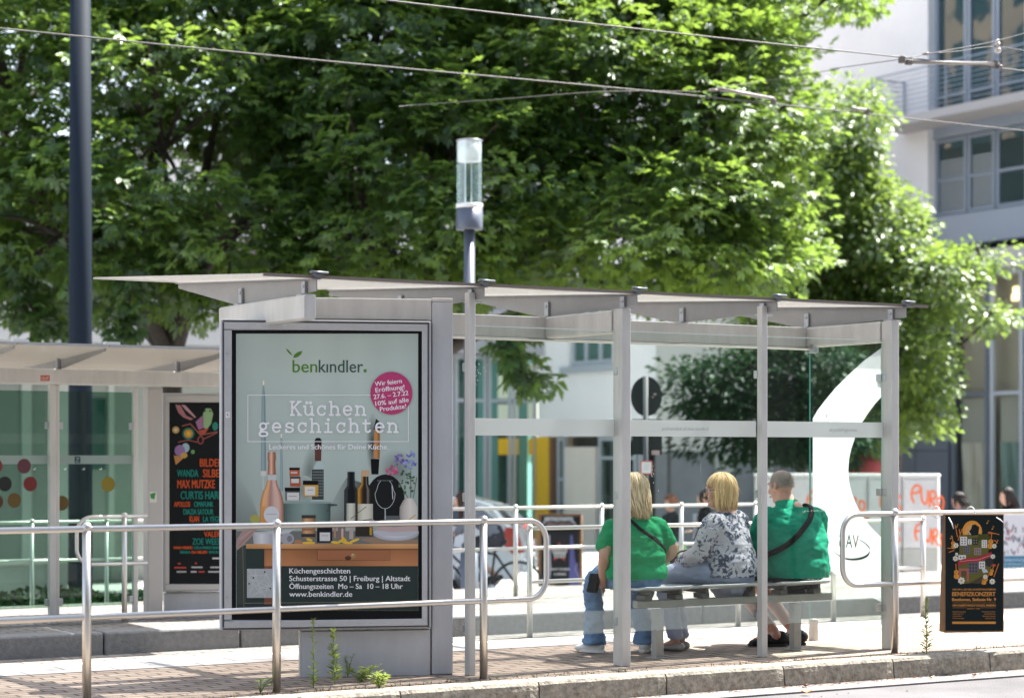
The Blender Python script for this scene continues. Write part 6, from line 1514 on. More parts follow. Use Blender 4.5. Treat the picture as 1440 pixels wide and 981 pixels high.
S.text('HEAVY SOUNDS', 774, 801, 801, 3, (.5,.5,.5), 2, bold=.3); S.text('& DRINKS', 779, 796, 808, 3, (.5,.5,.5), 2, bold=.3)
S.poly([(770,752),(773,752),(775,800),(772,822),(769,822)], (.40,.42,.55), 1.5); S.poly([(802,752),(805,752),(812,822),(800,822)], (.10,.10,.30), 1.5); S.poly([(806,780),(814,800),(815,822),(808,822)], (.08,.07,.24), 1.2)
S.line([(812,792),(809,800),(813,808),(814,820)], 1.2, (.28,.26,.4), 2); S.build('poster', t)
q = at(1426, 812, d=27.5); e_ = (CRIGHT*math.cos(R(-4)) + CFWD*math.sin(R(-4))).normalized(); n_ = Vector((e_.y, -e_.x, 0))
t = thing('pavement_board', 'white and blue poster board right of the black concert board, dark figures printed on it', 'poster board', (q.x, q.y, ZG), math.atan2(e_.y, e_.x))
m = MB(); plane_box(m, q, n_, e_, 1405, 722, 1475, 812, 0, -.03); m.build('board', M['white'], t)
m = MB()
for u in (1410, 1470): c = at(u, 812, plane=(q, n_)); m.tube([Vector((c.x, c.y, ZG)), c], .02, 6)
m.build('legs', M['rubber'], t)
S = Sheet(q, n_, .002, .0012); S.rect(1407, 724, 1473, 781, (.62,.62,.66), 0); S.rect(1407, 781, 1473, 810, (.06,.19,.30), 0)
rr = random.Random(2)
for k in range(60):
    u, v = rr.uniform(1409, 1471), rr.uniform(732, 776); S.line([(u, v), (u+rr.uniform(-2, 2), v+rr.uniform(3, 7))], rr.uniform(1, 2.2), rr.choice([(.03,.04,.08), (.06,.08,.14), (.12,.12,.14), (.30,.10,.12)]), 1)
S.text('Sommerkonzert', 1412, 1446, 788.5, 4.5, (.55,.6,.65), 2); S.text('im Rathaushof', 1412, 1440, 794, 3.5, (.5,.55,.6), 2); S.text('Fr 8. Juli um 20 Uhr', 1412, 1450, 799, 3.5, (.55,.6,.65), 2); S.build('poster', t)
q = at(988, 800, d=31); e_ = CRIGHT; n_ = -CFWD
t = thing('pavement_board', 'small white board with a yellow green emblem, seen between the two seated women', 'poster board', (q.x, q.y, ZG), -TH)
m = MB(); plane_box(m, q, n_, e_, 975, 722, 1003, 800, 0, -.03); m.build('board', pb('board_white', (.62, .62, .66), .6), t)
m = MB()
for u in (977, 1001): c = at(u, 800, plane=(q, n_)); m.tube([Vector((c.x, c.y, ZG)), c], .02, 6)
m.build('legs', WOOD, t)
S = Sheet(q, n_, .002, .0012); S.poly([(985,728),(990,734),(988.5,739),(981.5,739),(980,734)], (.55,.33,.06), 0); S.poly([(980,734),(990,734),(989,739),(981,739)], (.20,.30,.06), 1); S.build('emblem', t)

# ------------------------------------------------------------------ white car
hd = (-CRIGHT*math.cos(R(7)) + CFWD*math.sin(R(7))).normalized()
rc = at(735, 815, d=30.5)
rz = math.atan2(hd.y, hd.x); rear = Vector((rc.x, rc.y, ZG)); lat = Vector((-hd.y, hd.x, 0))
ctr = rear + hd*2.1 + lat*-.85 * (1 if (lat.dot(CFWD) < 0) else -1)
ctr = Vector((ctr.x, ctr.y, ZG)); car = thing('parked_car', 'white hatchback parked across the street, red tail lamp behind the left handrail post', 'car', ctr[:], rz)
WP = pb('white_car_paint', (.88, .88, .88), .25, coat=1.0); GLS = win_mat('car_glass', (.02, .025, .027), 1.0)
prof = [(-2.10,.42),(-2.12,.62),(-2.05,.92),(-1.95,1.02),(-1.62,1.36),(-1.2,1.47),(.0,1.48),(.45,1.40),(1.10,1.02),(1.85,.88),(2.08,.70),(2.12,.42),(1.95,.26),(-1.95,.26)]
m = MB(); n = len(prof); vs = []
for y in (-.86, -.80, -.62, .62, .80, .86):
    for x, z in prof:
        k = 1.0 if abs(y) < .7 else (.985 if abs(y) < .84 else .965)
        yy = y
        if z > 1.0: yy = y*(1-.22*(z-1.0)/.48)
        vs.append((x*k, yy, z if abs(y) < .7 else (.26+(z-.26)*(.995 if abs(y) < .84 else .975))))
fs = []
for r_ in range(5):
    for i in range(n): fs.append((r_*n+i, r_*n+(i+1) % n, (r_+1)*n+(i+1) % n, (r_+1)*n+i))
fs += [tuple(reversed(range(n))), tuple(5*n+i for i in range(n))]
fs = [tuple(reversed(f)) for f in fs]
m.add(vs, fs, True); m.build('body', WP, car, local=True, bevel=.02)
for sgn in (-1, 1):
    m = MB(); yy = lambda z: sgn*(.862*(1-.22*max(0, z-1.0)/.48) + .004)
    m.add([(x, yy(z), z) for x, z in ((-1.55,1.05),(-1.35,1.33),(-.1,1.40),(-.1,1.05))], [(0,1,2,3)]); m.add([(x, yy(z), z) for x, z in ((-.02,1.05),(-.02,1.40),(.40,1.34),(.85,1.05))], [(0,1,2,3)])
    m.build('side_window', GLS, car, local=True)
    m = MB(); m.prism([(-2.12,.68*sgn,.66),(-2.00,.70*sgn,1.02),(-1.86,.70*sgn,1.04),(-1.75,.70*sgn,.84),(-1.95,.70*sgn,.64)], (0, .175*sgn, 0)); m.build('tail_lamp', pb('red_lens', (.55, .04, .025), .2, coat=1), car, local=True, bevel=.02)
    m = MB(); m.prism([(2.05,.60*sgn,.66),(1.98,.60*sgn,.82),(1.7,.78*sgn,.88),(1.75,.80*sgn,.70)], (0, .09*sgn, 0)); m.build('headlight', M['white'], car, local=True)
    for x in (-1.30, 1.32):
        m = MB(); m.lathe((x, sgn*.70, .31), [(.20, -.10), (.29, -.10), (.315, -.05), (.315, .12), (.29, .17), (.20, .17)], 26, axis='Y'); wh = m.build('wheel', M['rubber'], car, local=True)
        m = MB(); m.lathe((x, sgn*.865, .31), [(0, 0), (.205, -.0), (.205, .02)], 20, axis='Y'); m.build('rim', M['clamp'], wh, local=True)
m = MB(); m.add([(-2.03+.0, -.62, 1.045), (-2.03, .62, 1.045), (-1.70, .54, 1.345), (-1.70, -.54, 1.345)], [(0, 1, 2, 3)]); m.T = Matrix.Translation((-.03, 0, .02)); m.build('rear_window', GLS, car, local=True)
m = MB(); m.box((-2.145, -.26, .70), (-2.10, .26, .81)); m.build('number_plate', M['white'], car, local=True)
m = MB(); m.box((-2.17, -.80, .36), (-2.06, .80, .56)); m.build('bumper', WP, car, local=True, bevel=.04)

# ------------------------------------------------------------------ bicycle and rider in front of the car
q = at(672, 822, d=27.5); ang_b = math.atan2((-CRIGHT).y, (-CRIGHT).x) + R(-6)
bk = thing('bicycle', 'dark bicycle being ridden past the white car, wheel seen through the handrail', 'bicycle', (q.x, q.y, ZG), ang_b)
BKM = pb('black_bike_paint', (.02, .022, .025), .35)
for x in (-.53, .53):
    m = MB(); n = 30; m.tube([(x+.335*math.cos(2*math.pi*i/n), 0, .345+.335*math.sin(2*math.pi*i/n)) for i in range(n+1)], .018, 8, caps=False); wh = m.build('wheel', M['rubber'], bk, local=True)
    m = MB()
    for i in range(14): a = 2*math.pi*i/14; m.tube([(x, .02*(-1)**i, .345), (x+.32*math.cos(a), 0, .345+.32*math.sin(a))], .0015, 4)
    m.tube([(x, -.04, .345), (x, .04, .345)], .02, 8); m.build('spokes', M['clamp'], wh, local=True)
m = MB()
for a, b in (((-.53,0,.345),(-.16,0,.30)), ((-.53,0,.345),(-.22,0,.80)), ((-.16,0,.30),(-.24,0,.92)), ((-.16,0,.30),(.36,0,.78)), ((-.22,0,.78),(.34,0,.86)), ((.33,0,.95),(.40,0,.70)), ((.40,0,.70),(.53,0,.345))): m.tube([a, b], .017, 8)
m.build('frame', BKM, bk, local=True)
m = MB(); m.tube([(.33,0,.95),(.32,0,1.04),(.34,.10,1.06),(.24,.28,1.04)], .013, 8); m.tube([(.32,0,1.04),(.34,-.10,1.06),(.24,-.28,1.04)], .013, 8); m.build('handlebar', BKM, bk, local=True)
m = MB(); limb(m, [(-.36,0,.95,.08,.03), (-.24,0,.955,.05,.025), (-.10,0,.94,.02,.018)], 4, 10); m.build('saddle', M['rubber'], bk, local=True)
m = MB(); m.lathe((-.16, .03, .30), [(0, 0), (.09, 0), (.09, .006), (0, .006)], 18, axis='Y'); m.tube([(-.16,.06,.30),(-.06,.06,.18),(-.06,.14,.18)], .01, 6); m.tube([(-.16,-.06,.30),(-.26,-.06,.42),(-.26,-.14,.42)], .01, 6); m.build('crank', M['clamp'], bk, local=True)
def body_simple(t, pts_torso, limbs, head, top_mat, leg_mat, skin=None, vox=.013):
    m = MB(); head.skin(m)
    for l in pts_torso: limb(m, l, 5, 16)
    for l in limbs['arm']: limb(m, l, 4, 12)
    for l in limbs['leg']: limb(m, l, 4, 12)
    for w_, a in limbs['hand']: hand(m, w_, a, (0, 0, -1), .7, 1, .95)
    b = fuse(m, vox, 2, None, 'body', skin or SKIN, t); head.face(b)
    m = MB()
    for l in pts_torso[:1]: limb(m, [tuple(p[:3]) + ((p[3]+.014, p[4]+.014) if len(p) > 4 else (p[3]+.014,)) for p in l], 5, 18)
    for l in limbs['arm']: limb(m, [(p[0], p[1], p[2], p[3]+.014) for p in l[:limbs.get('sleeve', 3)]], 4, 12)
    fuse(m, .015, 2, folds(.008, 10, 3), 'top', top_mat, t)
    m = MB()
    for l in limbs['leg']: limb(m, [(p[0], p[1], p[2], p[3]+.014) for p in l[:-1]], 4, 12)
    a = pts_torso[0][0]; limb(m, [(a[0], a[1], a[2]-.04, a[3]+.01, a[4]+.01), (a[0], a[1], a[2]+.08, a[3]+.012, a[4]+.012)], 4, 14)
    fuse(m, .015, 2, folds(.006, 10, 8), 'trousers', leg_mat, t)
    for l in limbs['leg']:
        f = l[-1]; m = MB(); limb(m, [(f[0], f[1]-.05, f[2]-.03, .038), (f[0], f[1]+.06, f[2]-.045, .036), (f[0], f[1]+.15, f[2]-.055, .026)], 4, 10); m.build('shoe', M['rubber'], t, local=True)
    return b
rd = person('long haired rider in a grey top on the bicycle passing the white car', q.x, q.y, ang_b - math.pi/2, ZG)
Hd = Head((0, .22, 1.48), R(8), R(-8), 1.0)
body_simple(rd, [[(0, -.22, .98, .15, .12), (0, -.16, 1.12, .14, .11), (0, .0, 1.27, .155, .10), (0, .08, 1.34, .12, .085)], [(0, .08, 1.33, .06), (0, .15, 1.41, .05)]],
            {'arm': [[(s_*.17, .06, 1.31, .05), (s_*.21, .18, 1.16, .045), (s_*.24, .25, 1.08, .028)] for s_ in (-1, 1)], 'hand': [((-.24, .25, 1.07), (0, .5, -.3)), ((.24, .25, 1.07), (0, .5, -.3))],
             'leg': [[(-.09, -.20, .95, .085), (-.10, .12, .76, .065), (-.10, -.0, .45, .05), (-.10, -.06, .27, .036)], [(.09, -.20, .95, .085), (.10, .16, .88, .065), (.10, -.06, .62, .05), (.10, -.24, .50, .036)]], 'sleeve': 3},
            Hd, cloth_mat('grey_top', (.15, .16, .19)), cloth_mat('dark_trousers', (.03, .032, .04)))
Hd.hair(rd, hair_mat('dark_brown_hair', (.03, .018, .012), (.08, .045, .028)), .34, 220, 5, fringe=False, back=-1.2, r=.009)

# ------------------------------------------------------------------ people on the lower street
def stander(label, u, v, d, face, top, legs, hair, hl, skin=None, seed=1, k=1.0, pitch=-4, fringe=False):
    q = at(u, v, d=d); zt = q.z; H0 = zt - ZG                    # head centre height over the street
    t = person(label, q.x, q.y, face, ZG); s_ = H0/1.56
    Hh = Head((0, .03, H0), 0, R(pitch), s_*k)
    sc = lambda l: [tuple(c*s_ for c in p) for p in l]
    body_simple(t, [sc([(0, 0, .92, .15, .11), (0, .01, 1.08, .13, .10), (0, .01, 1.24, .15, .10), (0, .0, 1.34, .12, .085)]), sc([(0, .0, 1.33, .06), (0, .02, 1.46, .05)])],
                {'arm': [sc([(-.17, 0, 1.31, .05), (-.22, .02, 1.08, .043), (-.20, .12, .90, .028)]), sc([(.17, 0, 1.31, .05), (.22, .03, 1.08, .043), (.16, .22, 1.02, .028)])], 'hand': [(tuple(c*s_ for c in (-.20, .125, .89)), (0, .3, -1)), (tuple(c*s_ for c in (.155, .23, 1.02)), (-.4, .9, .1))],
                 'leg': [sc([(-.09, 0, .90, .085), (-.10, .03, .50, .06), (-.10, .10, .08, .036)]), sc([(.09, 0, .90, .085), (.10, -.02, .50, .06), (.10, -.12, .08, .036)])], 'sleeve': 3}, Hh, top, legs, skin)
    Hh.hair(t, hair, hl, 170, seed, fringe=fringe, back=-.8, r=.011)
    return t
DK = hair_mat('black_hair', (.012, .010, .010), (.04, .03, .028))
face_l = TH*-1 + R(90)
stander('woman with dark hair in a black top walking at the right edge, looking left', 1418, 697, 31, face_l + R(8), cloth_mat('black_top', (.012, .012, .014)), cloth_mat('dark_jeans', (.04, .05, .08)), DK, .20, seed=4)
stander('dark haired person in a lilac top behind the black concert board', 1350, 703, 31, face_l - R(40), cloth_mat('lilac_top', (.30, .24, .38)), cloth_mat('grey_jeans', (.08, .085, .1)), DK, .10, seed=6)
stander('red haired woman in a dark patterned top behind the railing, between the two seated women', 945, 706, 30, face_l + R(30), cloth_mat('dark_top', (.03, .035, .035)), cloth_mat('black_trousers', (.02, .02, .022)), hair_mat('red_brown_hair', (.16, .06, .03), (.34, .15, .08)), .07, seed=8, fringe=True)
stander('person in black standing half hidden behind the head of the woman with the blonde bob', 992, 700, 31, face_l - R(15), cloth_mat('black_jacket', (.012, .013, .014)), cloth_mat('black_jeans', (.015, .015, .018)), DK, .06, seed=9)
# litter bin of green metal between them
q = at(945, 800, d=28.5); t = thing('litter_bin', 'green round litter bin behind the railing beside the woman in the green T-shirt', 'litter bin', (q.x, q.y, ZG))
GB = pb('bin_green', (.12, .26, .06), .5); m = MB(); m.lathe((q.x, q.y, ZG), [(0, 0), (.17, 0), (.19, .05), (.20, .85), (.17, .87), (.17, .80), (0, .80)], 22); m.build('drum', GB, t)
m = MB(); m.lathe((q.x, q.y, ZG+.872), [(.205, 0), (.205, .03), (.16, .03), (.16, 0)], 22); m.build('rim', M['clamp'], t)

# ------------------------------------------------------------------ bench and low wall behind the left shelter, seen through its glass
lw = thing('low_wall', 'low pale wall behind the left shelter with plants at its foot', 'wall', (4, 24, ZG))
m = MB(); m.box((-4, 24.0, ZG), (8.2, 24.25, at(100, 792, y=24).z)); m.build('wall_body', pb('low_wall_render', (.34, .35, .33), .85, var=.15, vscale=2), lw)
m = MB(); m.box((-4, 23.96, at(100, 792, y=24).z+.002), (8.2, 24.29, at(100, 786, y=24).z)); m.build('coping', pb('coping_stone', (.48, .46, .44), .8), lw)
lx = [at(u, 700, y=19.6).x for u in (-30, 45, 150, 230)]
post_rail('handrail', 'pale double handrail far behind the left shelter glass', lx, 19.6, at(100, 733, y=19.6).z, at(100, 787, y=19.6).z, .020, [(lx[0]-1, lx[-1], False, False)], M['steel_bright'], z0=ZG, group='galvanised handrails between the platforms')
# ================================================================== trees and weeds
import numpy as np
BARK = pb('dark_bark', (.050, .042, .034), .95, bump=1.0, bscale=14, var=.3, vscale=6)
LEAF_A = leaf_mat('chestnut_leaf', (.008, .036, .011), (.042, .112, .026), (.29, .44, .060), .44, .06)
LEAF_B = leaf_mat('lime_leaf', (.012, .044, .013), (.062, .130, .032), (.30, .43, .075), .42, .075)
LEAF_D = leaf_mat('shade_leaf', (.016, .046, .016), (.045, .095, .022), (.12, .22, .03), .38, .05)
def leaf_mesh(name, centers, dirs, ups, size, kind, mat, parent, rs):
    """kind 'palm': five to seven drooping leaflets from one stalk; 'oval': single folded leaf. One mesh, many small faces."""
    V, F = [], []; base = 0
    C = np.asarray(centers); D = np.asarray(dirs); U = np.asarray(ups); n = len(C)
    D = D/np.linalg.norm(D, axis=1, keepdims=True)
    S = np.cross(D, U); S /= (np.linalg.norm(S, axis=1, keepdims=True)+1e-9); N_ = np.cross(S, D)
    verts = []; SZ = rs.uniform(.62, 1.35, n)
    if kind == 'palm':
        angs = [(-112, .62), (-68, .85), (-28, 1.0), (10, 1.05), (48, .95), (92, .72)]
        for a, l in angs:
            a_ = np.radians(a + rs.uniform(-10, 10, n))[:, None]; L_ = (size*l*SZ*rs.uniform(.85, 1.1, n))[:, None]
            d = D*np.cos(a_) + S*np.sin(a_); s = -D*np.sin(a_) + S*np.cos(a_)
            dr = rs.uniform(.0, .38, n)[:, None]
            down = np.array([0, 0, -1.0])[None, :]
            mid = C + d*L_*.62 + N_*L_*.06 + down*dr*L_*.25; tip = C + d*L_*.96 + down*dr*L_*.75
            w = L_*.19
            verts.append(np.stack([C + d*L_*.04, mid + s*w + N_*w*.25, tip, mid - s*w + N_*w*.25], 1))
    else:
        L_ = (size*rs.uniform(.7, 1.15, n))[:, None]; w = L_*.33; dr = rs.uniform(.0, .4, n)[:, None]; down = np.array([0, 0, -1.0])[None, :]
        mid = C + D*L_*.45; tip = C + D*L_ + down*dr*L_
        verts.append(np.stack([C, mid + S*w + N_*w*.3, tip, mid - S*w + N_*w*.3], 1))
    A = np.concatenate(verts, 0).reshape(-1, 3); nf = len(A)//4
    inv = np.array(wm(parent).inverted()); A = A @ inv[:3, :3].T + inv[:3, 3]
    me = bpy.data.meshes.new(name); me.vertices.add(len(A)); me.vertices.foreach_set('co', A.astype(np.float32).ravel())
    # two triangles per blade, folded along the midrib
    idx = np.arange(nf)*4; tri = np.stack([idx, idx+1, idx+2, idx, idx+2, idx+3], 1).reshape(-1)
    me.loops.add(len(tri)); me.loops.foreach_set('vertex_index', tri.astype(np.int32)); me.polygons.add(nf*2)
    me.polygons.foreach_set('loop_start', (np.arange(nf*2)*3).astype(np.int32)); me.polygons.foreach_set('loop_total', np.full(nf*2, 3, np.int32))
    me.update(calc_edges=True); me.validate(); me.materials.append(mat)
    o = bpy.data.objects.new(name, me); COL.objects.link(o); o.parent = parent; WM[o.name] = wm(parent); return o
def tree(name, label, u_tr, d_tr, r_tr, blobs, n_clump, per, size, kind, mat, seed, group=None, bend=.0, crad=(.42, .75)):
    """blobs: (u, v, d, ru, rv, rd) crown lobes, ru and rv in photo rows/columns at distance d, rd metres"""
    rs = np.random.RandomState(seed); rr = random.Random(seed)
    q = at(u_tr, 640, d=d_tr); t = thing(name, label, 'tree', (q.x, q.y, ZG), 0, group)
    B = []
    for u, v, d, ru, rv, rd in blobs:
        c = at(u, v, d=d); B.append((np.array(c), ru*d/F_PX, rd, rv*d/F_PX))
    R3, F3 = np.array(CRIGHT), np.array(CFWD)
    vol = np.array([b[1]*b[2]*b[3] for b in B])**.75; vol /= vol.sum()
    cl = []
    while len(cl) < n_clump:
        k = rs.choice(len(B), p=vol); c, a, b_, h = B[k]
        g = rs.normal(size=3); g /= np.linalg.norm(g); rad = rs.uniform(.45, 1.0)**.6
        p = c + (R3*g[0]*a + F3*g[1]*b_ + np.array([0, 0, 1])*g[2]*h)*rad
        inside = False
        for j, (c2, a2, b2, h2) in enumerate(B):
            if j == k: continue
            w_ = p - c2; e = ((w_@R3)/a2)**2 + ((w_@F3)/b2)**2 + (w_[2]/h2)**2
            if e < .30: inside = True
        if inside: continue
        out = R3*g[0] + F3*g[1] + np.array([0, 0, 1])*(g[2]*.8+.15); cl.append((p, out/np.linalg.norm(out)))
    cen, dr, up = [], [], []
    for p, o in cl:
        cr = rs.uniform(*crad); n = int(per*rs.uniform(.6, 1.35)*(cr/.68)**2)
        g = rs.normal(size=(n, 3)); g /= np.linalg.norm(g, axis=1, keepdims=True); g *= (rs.uniform(.15, 1, n)**.5)[:, None]
        g = g*cr*np.array([1.15, 1.15, .52])
        pts = p + g; dd = g + o*cr*.55 + rs.normal(size=(n, 3))*cr*.25; dd[:, 2] -= .22*cr
        uu = np.tile(np.array([0, 0, 1.0]), (n, 1)) + o*.35 + rs.normal(size=(n, 3))*.38
        cen.append(pts); dr.append(dd); up.append(uu)
    leaf_mesh('crown', np.concatenate(cen), np.concatenate(dr), np.concatenate(up), size, kind, mat, t, rs)
    m = MB(); zc = min(b[0][2] for b in B); top = np.mean([b[0] for b in B], axis=0)
    fork = Vector((q.x + bend, q.y, max(1.6, zc*.55+.6)))
    m.tube(spline([(q.x, q.y, ZG, ), (q.x+bend*.2, q.y, ZG+.5), (q.x+bend*.6, q.y+.05, (fork.z+ZG)/2+.3), tuple(fork)], 5), [r_tr*(1.35-.55*min(1, i/5)) if i < 5 else r_tr*(.82-.015*i) for i in range(16)], 14)
    for c, a, b_, h in B:
        c = Vector(c); mid = fork.lerp(c, .5) + Vector((0, 0, .25)); L_ = spline([tuple(fork - Vector((0,0,.2))), tuple(mid), tuple(c)], 6)
        m.tube(L_, [r_tr*.55*(1-.8*i/(len(L_)-1)) for i in range(len(L_))], 8)
    for p, o in cl[::5]:
        c = min((Vector(b[0]) for b in B), key=lambda w_: (w_-Vector(p)).length); p = Vector(p)
        L_ = spline([tuple(c), tuple(c.lerp(p, .5)+Vector((0, 0, .15))), tuple(p)], 4); m.tube(L_, [.045*(1-.75*i/(len(L_)-1)) for i in range(len(L_))], 5)
    m.build('trunk', BARK, t); return t
tree('chestnut_tree', 'large dark chestnut at the left, black trunk just right of the blue mast', 243, 32, .24,
     [(20, 150, 31, 210, 300, 3.0), (230, 210, 30.5, 210, 230, 3.2), (90, 330, 29.5, 190, 125, 2.2), (330, 60, 32, 200, 230, 3.2), (330, 330, 30, 150, 120, 2.2), (180, -120, 32, 330, 200, 3.4), (-150, 120, 32, 200, 330, 3)],
     760, 66, .145, 'palm', LEAF_A, 3, 'chestnut trees behind the stop')
tree('chestnut_tree', 'large sunlit chestnut tree behind the lamp post, filling the upper middle of the picture', 566, 33, .25,
     [(520, 100, 31.5, 200, 200, 3.0), (640, 270, 30.5, 230, 170, 2.8), (820, 110, 31.5, 230, 220, 3.2), (980, 200, 31, 130, 190, 2.5), (1085, 170, 31.5, 50, 110, 1.8), (1095, 330, 31.5, 55, 60, 1.6), (900, 320, 30, 190, 95, 2.2), (520, 340, 30, 150, 90, 2.0), (1010, 20, 32, 125, 140, 2.4), (1180, -15, 31.5, 45, 22, .8), (720, -130, 32.5, 380, 190, 3.4), (1010, 370, 30.5, 90, 50, 1.6)],
     1060, 66, .145, 'palm', LEAF_A, 7, 'chestnut trees behind the stop')
tree('small_leaved_tree', 'small leaved tree in front of the right building, brightly lit on its right side', 1262, 40, .16,
     [(1195, 185, 39, 40, 70, 1.4), (1160, 300, 39, 75, 90, 1.8), (1215, 335, 39, 70, 85, 2.0), (1300, 400, 38, 62, 60, 1.7), (1378, 366, 38, 28, 16, .7), (1390, 450, 38, 22, 16, .7), (1265, 500, 38, 62, 90, 1.7), (1200, 590, 39, 80, 60, 1.6), (1305, 585, 38, 18, 36, .7), (1130, 430, 40, 95, 75, 2.0)],
     900, 105, .15, 'oval', LEAF_B, 11, None, 0, (.28, .52))
LEAF_Y = leaf_mat('evergreen_leaf', (.006, .024, .014), (.020, .052, .024), (.03, .08, .02), .2, .015)
tree('evergreen_tree', 'dark evergreen tree with drooping boughs seen through the right panes of the shelter', 1128, 36, .13,
     [(1120, 520, 36, 85, 60, 1.6), (1040, 540, 36, 85, 48, 1.3), (970, 528, 36, 42, 16, .7), (1000, 565, 36, 55, 22, .8), (1080, 600, 36, 75, 46, 1.3), (1020, 625, 36, 50, 16, .7), (1160, 590, 36, 60, 70, 1.4), (1060, 660, 36, 30, 14, .5)],
     250, 100, .14, 'oval', LEAF_Y, 15, None, 0, (.30, .52))
# a low bough hanging in front of the shop, seen under the shelter roof
def bough(label, pts, d, seed, mat):
    rs = np.random.RandomState(seed); P3 = [at(u, v, d=d) for u, v in pts]; t = thing('hanging_bough', label, 'branch', P3[0][:])
    sp = [Vector(p) for p in spline([tuple(p) for p in P3], 6)]; m = MB(); m.tube(sp, [.03*(1-.7*i/len(sp)) for i in range(len(sp))], 6); m.build('twig', BARK, t)
    cen, dr, up = [], [], []
    for i, p in enumerate(sp):
        for k in range(6):
            g = rs.normal(size=3)*np.array([.12, .14, .11]); cen.append(np.array(p)+g); dr.append(g*2+np.array([0, 0, -.25])+rs.normal(size=3)*.2); up.append(np.array([0, 0, 1])+rs.normal(size=3)*.4)
    leaf_mesh('leaves', cen, dr, up, 0.18, 'palm', mat, t, rs); return t
bough('leafy chestnut bough hanging below the shelter roof in front of the shop glass', [(730, 440), (722, 465), (714, 488), (724, 510), (742, 532), (754, 545)], 29, 5, LEAF_A)
bough('short leafy bough hanging beside the mast over the roof of the left shelter', [(190, 380), (182, 420), (176, 455), (170, 476)], 28, 6, LEAF_D)
bough('leafy bough drooping at the far left edge above the left shelter', [(20, 380), (35, 420), (60, 450), (70, 470)], 28.5, 9, LEAF_D)
# hedge behind the far platform at the left
def shrub(label, u, v_top, d, w_, seed, group):
    rs = np.random.RandomState(seed); q = at(u, v_top, d=d); h = q.z - ZG; t = thing('shrub', label, 'shrub', (q.x, q.y, ZG), 0, group)
    n = 900; g = rs.normal(size=(n, 3)); g /= np.linalg.norm(g, axis=1, keepdims=True); g *= rs.uniform(.4, 1, n)[:, None]**.5
    c = np.array([q.x, q.y, ZG+h*.52]); pts = c + g*np.array([w_, .45, h*.5]); leaf_mesh('foliage', pts, g+rs.normal(size=(n, 3))*.4, np.tile([0, 0, 1.], (n, 1))+rs.normal(size=(n, 3))*.5, .09, 'oval', LEAF_Y, t, rs)
    m = MB()
    for k in range(5): e = c + rs.normal(size=3)*np.array([w_*.5, .2, h*.2]); m.tube([(q.x+rs.uniform(-.1, .1), q.y, ZG), tuple((np.array([q.x, q.y, ZG])+e)/2), tuple(e)], [.02, .012, .006], 5)
    m.build('stems', BARK, t)
for k, (u, v) in enumerate(((10, 834), (60, 828), (112, 832), (162, 836), (212, 828), (-40, 830))):
    shrub(['dark shrub at the far left edge under the glass of the left shelter', 'dark shrub beside the thick post of the left shelter', 'dark shrub between the thick post and the foot of the blue mast', 'dark shrub just right of the foot of the blue mast', 'dark shrub beside the far display case', 'dark shrub beyond the left edge'][k], u, v, 22.3, .45, 40+k, 'shrubs behind the left shelter')
# weeds on the near kerb
WEED = leaf_mat('weed_leaf', (.14, .20, .06), (.27, .31, .11), (.40, .50, .10), .40, .02); STEM = pb('weed_stem', (.16, .22, .06), .7)
def tall_weed(label, u, v, h, seed, lean=0, leaves=70, ls=.075, bushy=1.0):
    rs = np.random.RandomState(seed); q = at(u, v, z=0.0); t = thing('weed', label, 'weed', q[:], 0, 'weeds along the near kerb')
    sp = [Vector(p) for p in spline([tuple(q), (q.x+lean*.3, q.y, h*.35), (q.x+lean*.7, q.y+.01, h*.7), (q.x+lean, q.y, h)], 8)]
    m = MB(); m.tube(sp, [.0045*(1-.6*i/len(sp)) for i in range(len(sp))], 6); m.build('stem', STEM, t)
    cen, dr, up = [], [], []
    for k in range(leaves):
        f = rs.uniform(.08, 1); p = sp[int(f*(len(sp)-1))]; a = rs.uniform(0, 6.28); cen.append(np.array(p)); sl = (1.15-.75*f)
        dr.append(np.array([math.cos(a), math.sin(a), .75+.5*f])*1.0); up.append(np.array([-math.cos(a)*.6, -math.sin(a)*.6, 1]))
    cen, dr, up = map(np.array, (cen, dr, up)); V = []
    fr = rs.uniform(.6, 1.1, leaves)*bushy
    D = dr/np.linalg.norm(dr, axis=1, keepdims=True); S_ = np.cross(D, up); S_ /= np.linalg.norm(S_, axis=1, keepdims=True)
    m = MB()
    for k in range(leaves):
        L_ = ls*fr[k]*(1.2-.6*(cen[k][2]-q.z)/h); w_ = L_*.09; c, d, s = Vector(cen[k]), Vector(D[k]), Vector(S_[k]); dn = Vector((0, 0, -.25*L_))
        m.add([c, c+d*L_*.5+s*w_, c+d*L_+dn, c+d*L_*.5-s*w_], [(0, 1, 2), (0, 2, 3)])
    m.build('leaves', WEED, t); return t
tall_weed('tall thin weed in front of the grey display foot, left one of the pair', 441, 966, .42, 1, .0, 80, .06)
tall_weed('tall bushy weed in front of the grey display foot, right one of the pair', 471, 962, .34, 2, -.01, 130, .075)
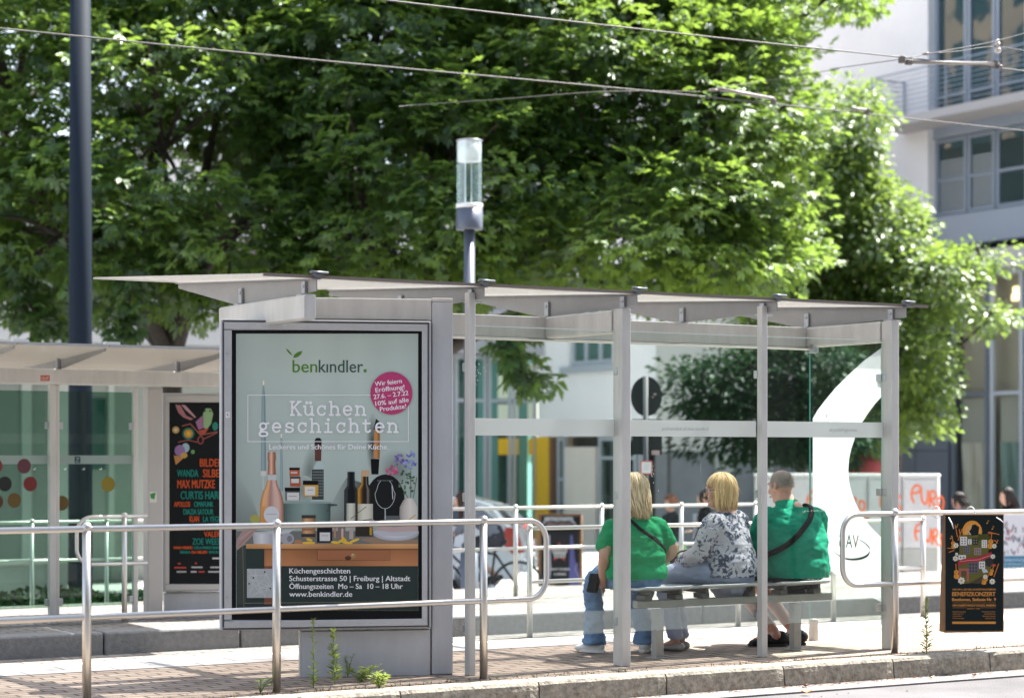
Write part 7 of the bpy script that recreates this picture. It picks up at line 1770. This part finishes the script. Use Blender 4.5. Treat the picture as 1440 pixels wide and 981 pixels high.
def bush_weed(label, u, v, h, sp_, seed, n=9, ls=.06, red=False):
    rs = np.random.RandomState(seed); q = at(u, v, z=0.0); t = thing('weed', label, 'weed', q[:], 0, 'weeds along the near kerb'); m = MB(); l = MB()
    for k in range(n):
        a = rs.uniform(0, 6.28); e = q + Vector((math.cos(a)*sp_*rs.uniform(.4, 1), math.sin(a)*sp_*.4, h*rs.uniform(.5, 1))); mid = (q+e)/2 + Vector((0, 0, h*.15)); s3 = [Vector(p) for p in spline([tuple(q), tuple(mid), tuple(e)], 6)]
        m.tube(s3, [.003*(1-.6*i/len(s3)) for i in range(len(s3))], 5)
        for j in range(15):
            p = s3[rs.randint(2, len(s3))]; b = rs.uniform(0, 6.28); d = Vector((math.cos(b), math.sin(b), rs.uniform(.0, .9))).normalized(); s = d.cross(Vector((0, 0, 1))).normalized(); L_ = ls*rs.uniform(.5, 1.1); w_ = L_*.075
            l.add([p, p+d*L_*.5+s*w_, p+d*L_-Vector((0,0,L_*.2)), p+d*L_*.5-s*w_], [(0, 1, 2), (0, 2, 3)])
    m.build('stem', STEM, t); l.build('leaves', WEED, t); return t
bush_weed('low spreading weed beside the tall bushy one at the foot of the display', 508, 958, .10, .17, 4, 9)
bush_weed('reddish small weed behind the low spreading one', 489, 952, .15, .05, 5, 6, .03)
bush_weed('pale green tuft growing over the kerb edge below the display', 534, 967, .09, .05, 6, 8, .06)
tall_weed('single tall weed beside the right handrail post, left of the concert board', 1303, 919, .40, 9, .0, 110, .075, 1.0)
q = at(366, 974, z=0.0); t = thing('weed', 'small broad leaved weed in front of the second handrail post', 'weed', q[:], 0, 'weeds along the near kerb'); m = MB(); l = MB(); rr = random.Random(3)
for k in range(8):
    a = rr.uniform(0, 6.28); e = q + Vector((math.cos(a)*.07, math.sin(a)*.04, rr.uniform(.04, .09))); m.tube([q, (q+e)/2+Vector((0, 0, .02)), e], [.003, .0025, .002], 5)
    for j in range(3):
        b = a+rr.uniform(-1, 1); d = Vector((math.cos(b), math.sin(b), .2)); s = Vector((-d.y, d.x, 0)); L_ = .035
        l.add([e, e+d*L_*.4+s*L_*.45, e+d*L_, e+d*L_*.4-s*L_*.45], [(0, 1, 2), (0, 2, 3)])
m.build('stem', STEM, t); l.build('leaves', WEED, t)
# a few dry leaves at the foot of the kerb
for k, (u, v, lab) in enumerate(((1134, 974, 'orange dry leaf on the gutter, larger of two, below the kerb'), (1133, 965, 'brown dry leaf touching the kerb just above the orange one'), (1310, 953, 'pale dry leaf against the kerb below the right weed'), (1370, 950, 'small dry leaf against the kerb below the concert board'))):
    q = at(u, v, z=-.134); q.y = min(q.y, Y_KERB-.04); q.z = -.134
    m = MB(); rr = random.Random(k); a = rr.uniform(0, 3); d = Vector((math.cos(a), math.sin(a), 0)); s = Vector((-d.y, d.x, 0)); L_ = .07 if k == 0 else .05; vs = []
    for i in range(5):
        f = i/4; w_ = L_*.35*math.sin(math.pi*(.08+.9*f)); c = q + d*L_*(f-.5) + Vector((0, 0, .002+.012*abs(f-.5)*2))
        vs += [c - s*w_ + Vector((0, 0, .008)), c, c + s*w_ + Vector((0, 0, .006))]
    m.add(vs, [(i*3+j, (i+1)*3+j, (i+1)*3+j+1, i*3+j+1) for i in range(4) for j in range(2)], True)
    tag(m.build('fallen_leaf', pb('dry_leaf', [(.50, .22, .04), (.25, .12, .06), (.42, .30, .22), (.35, .20, .12)][k], .7), None), lab, 'leaf', 'dry leaves at the foot of the kerb')
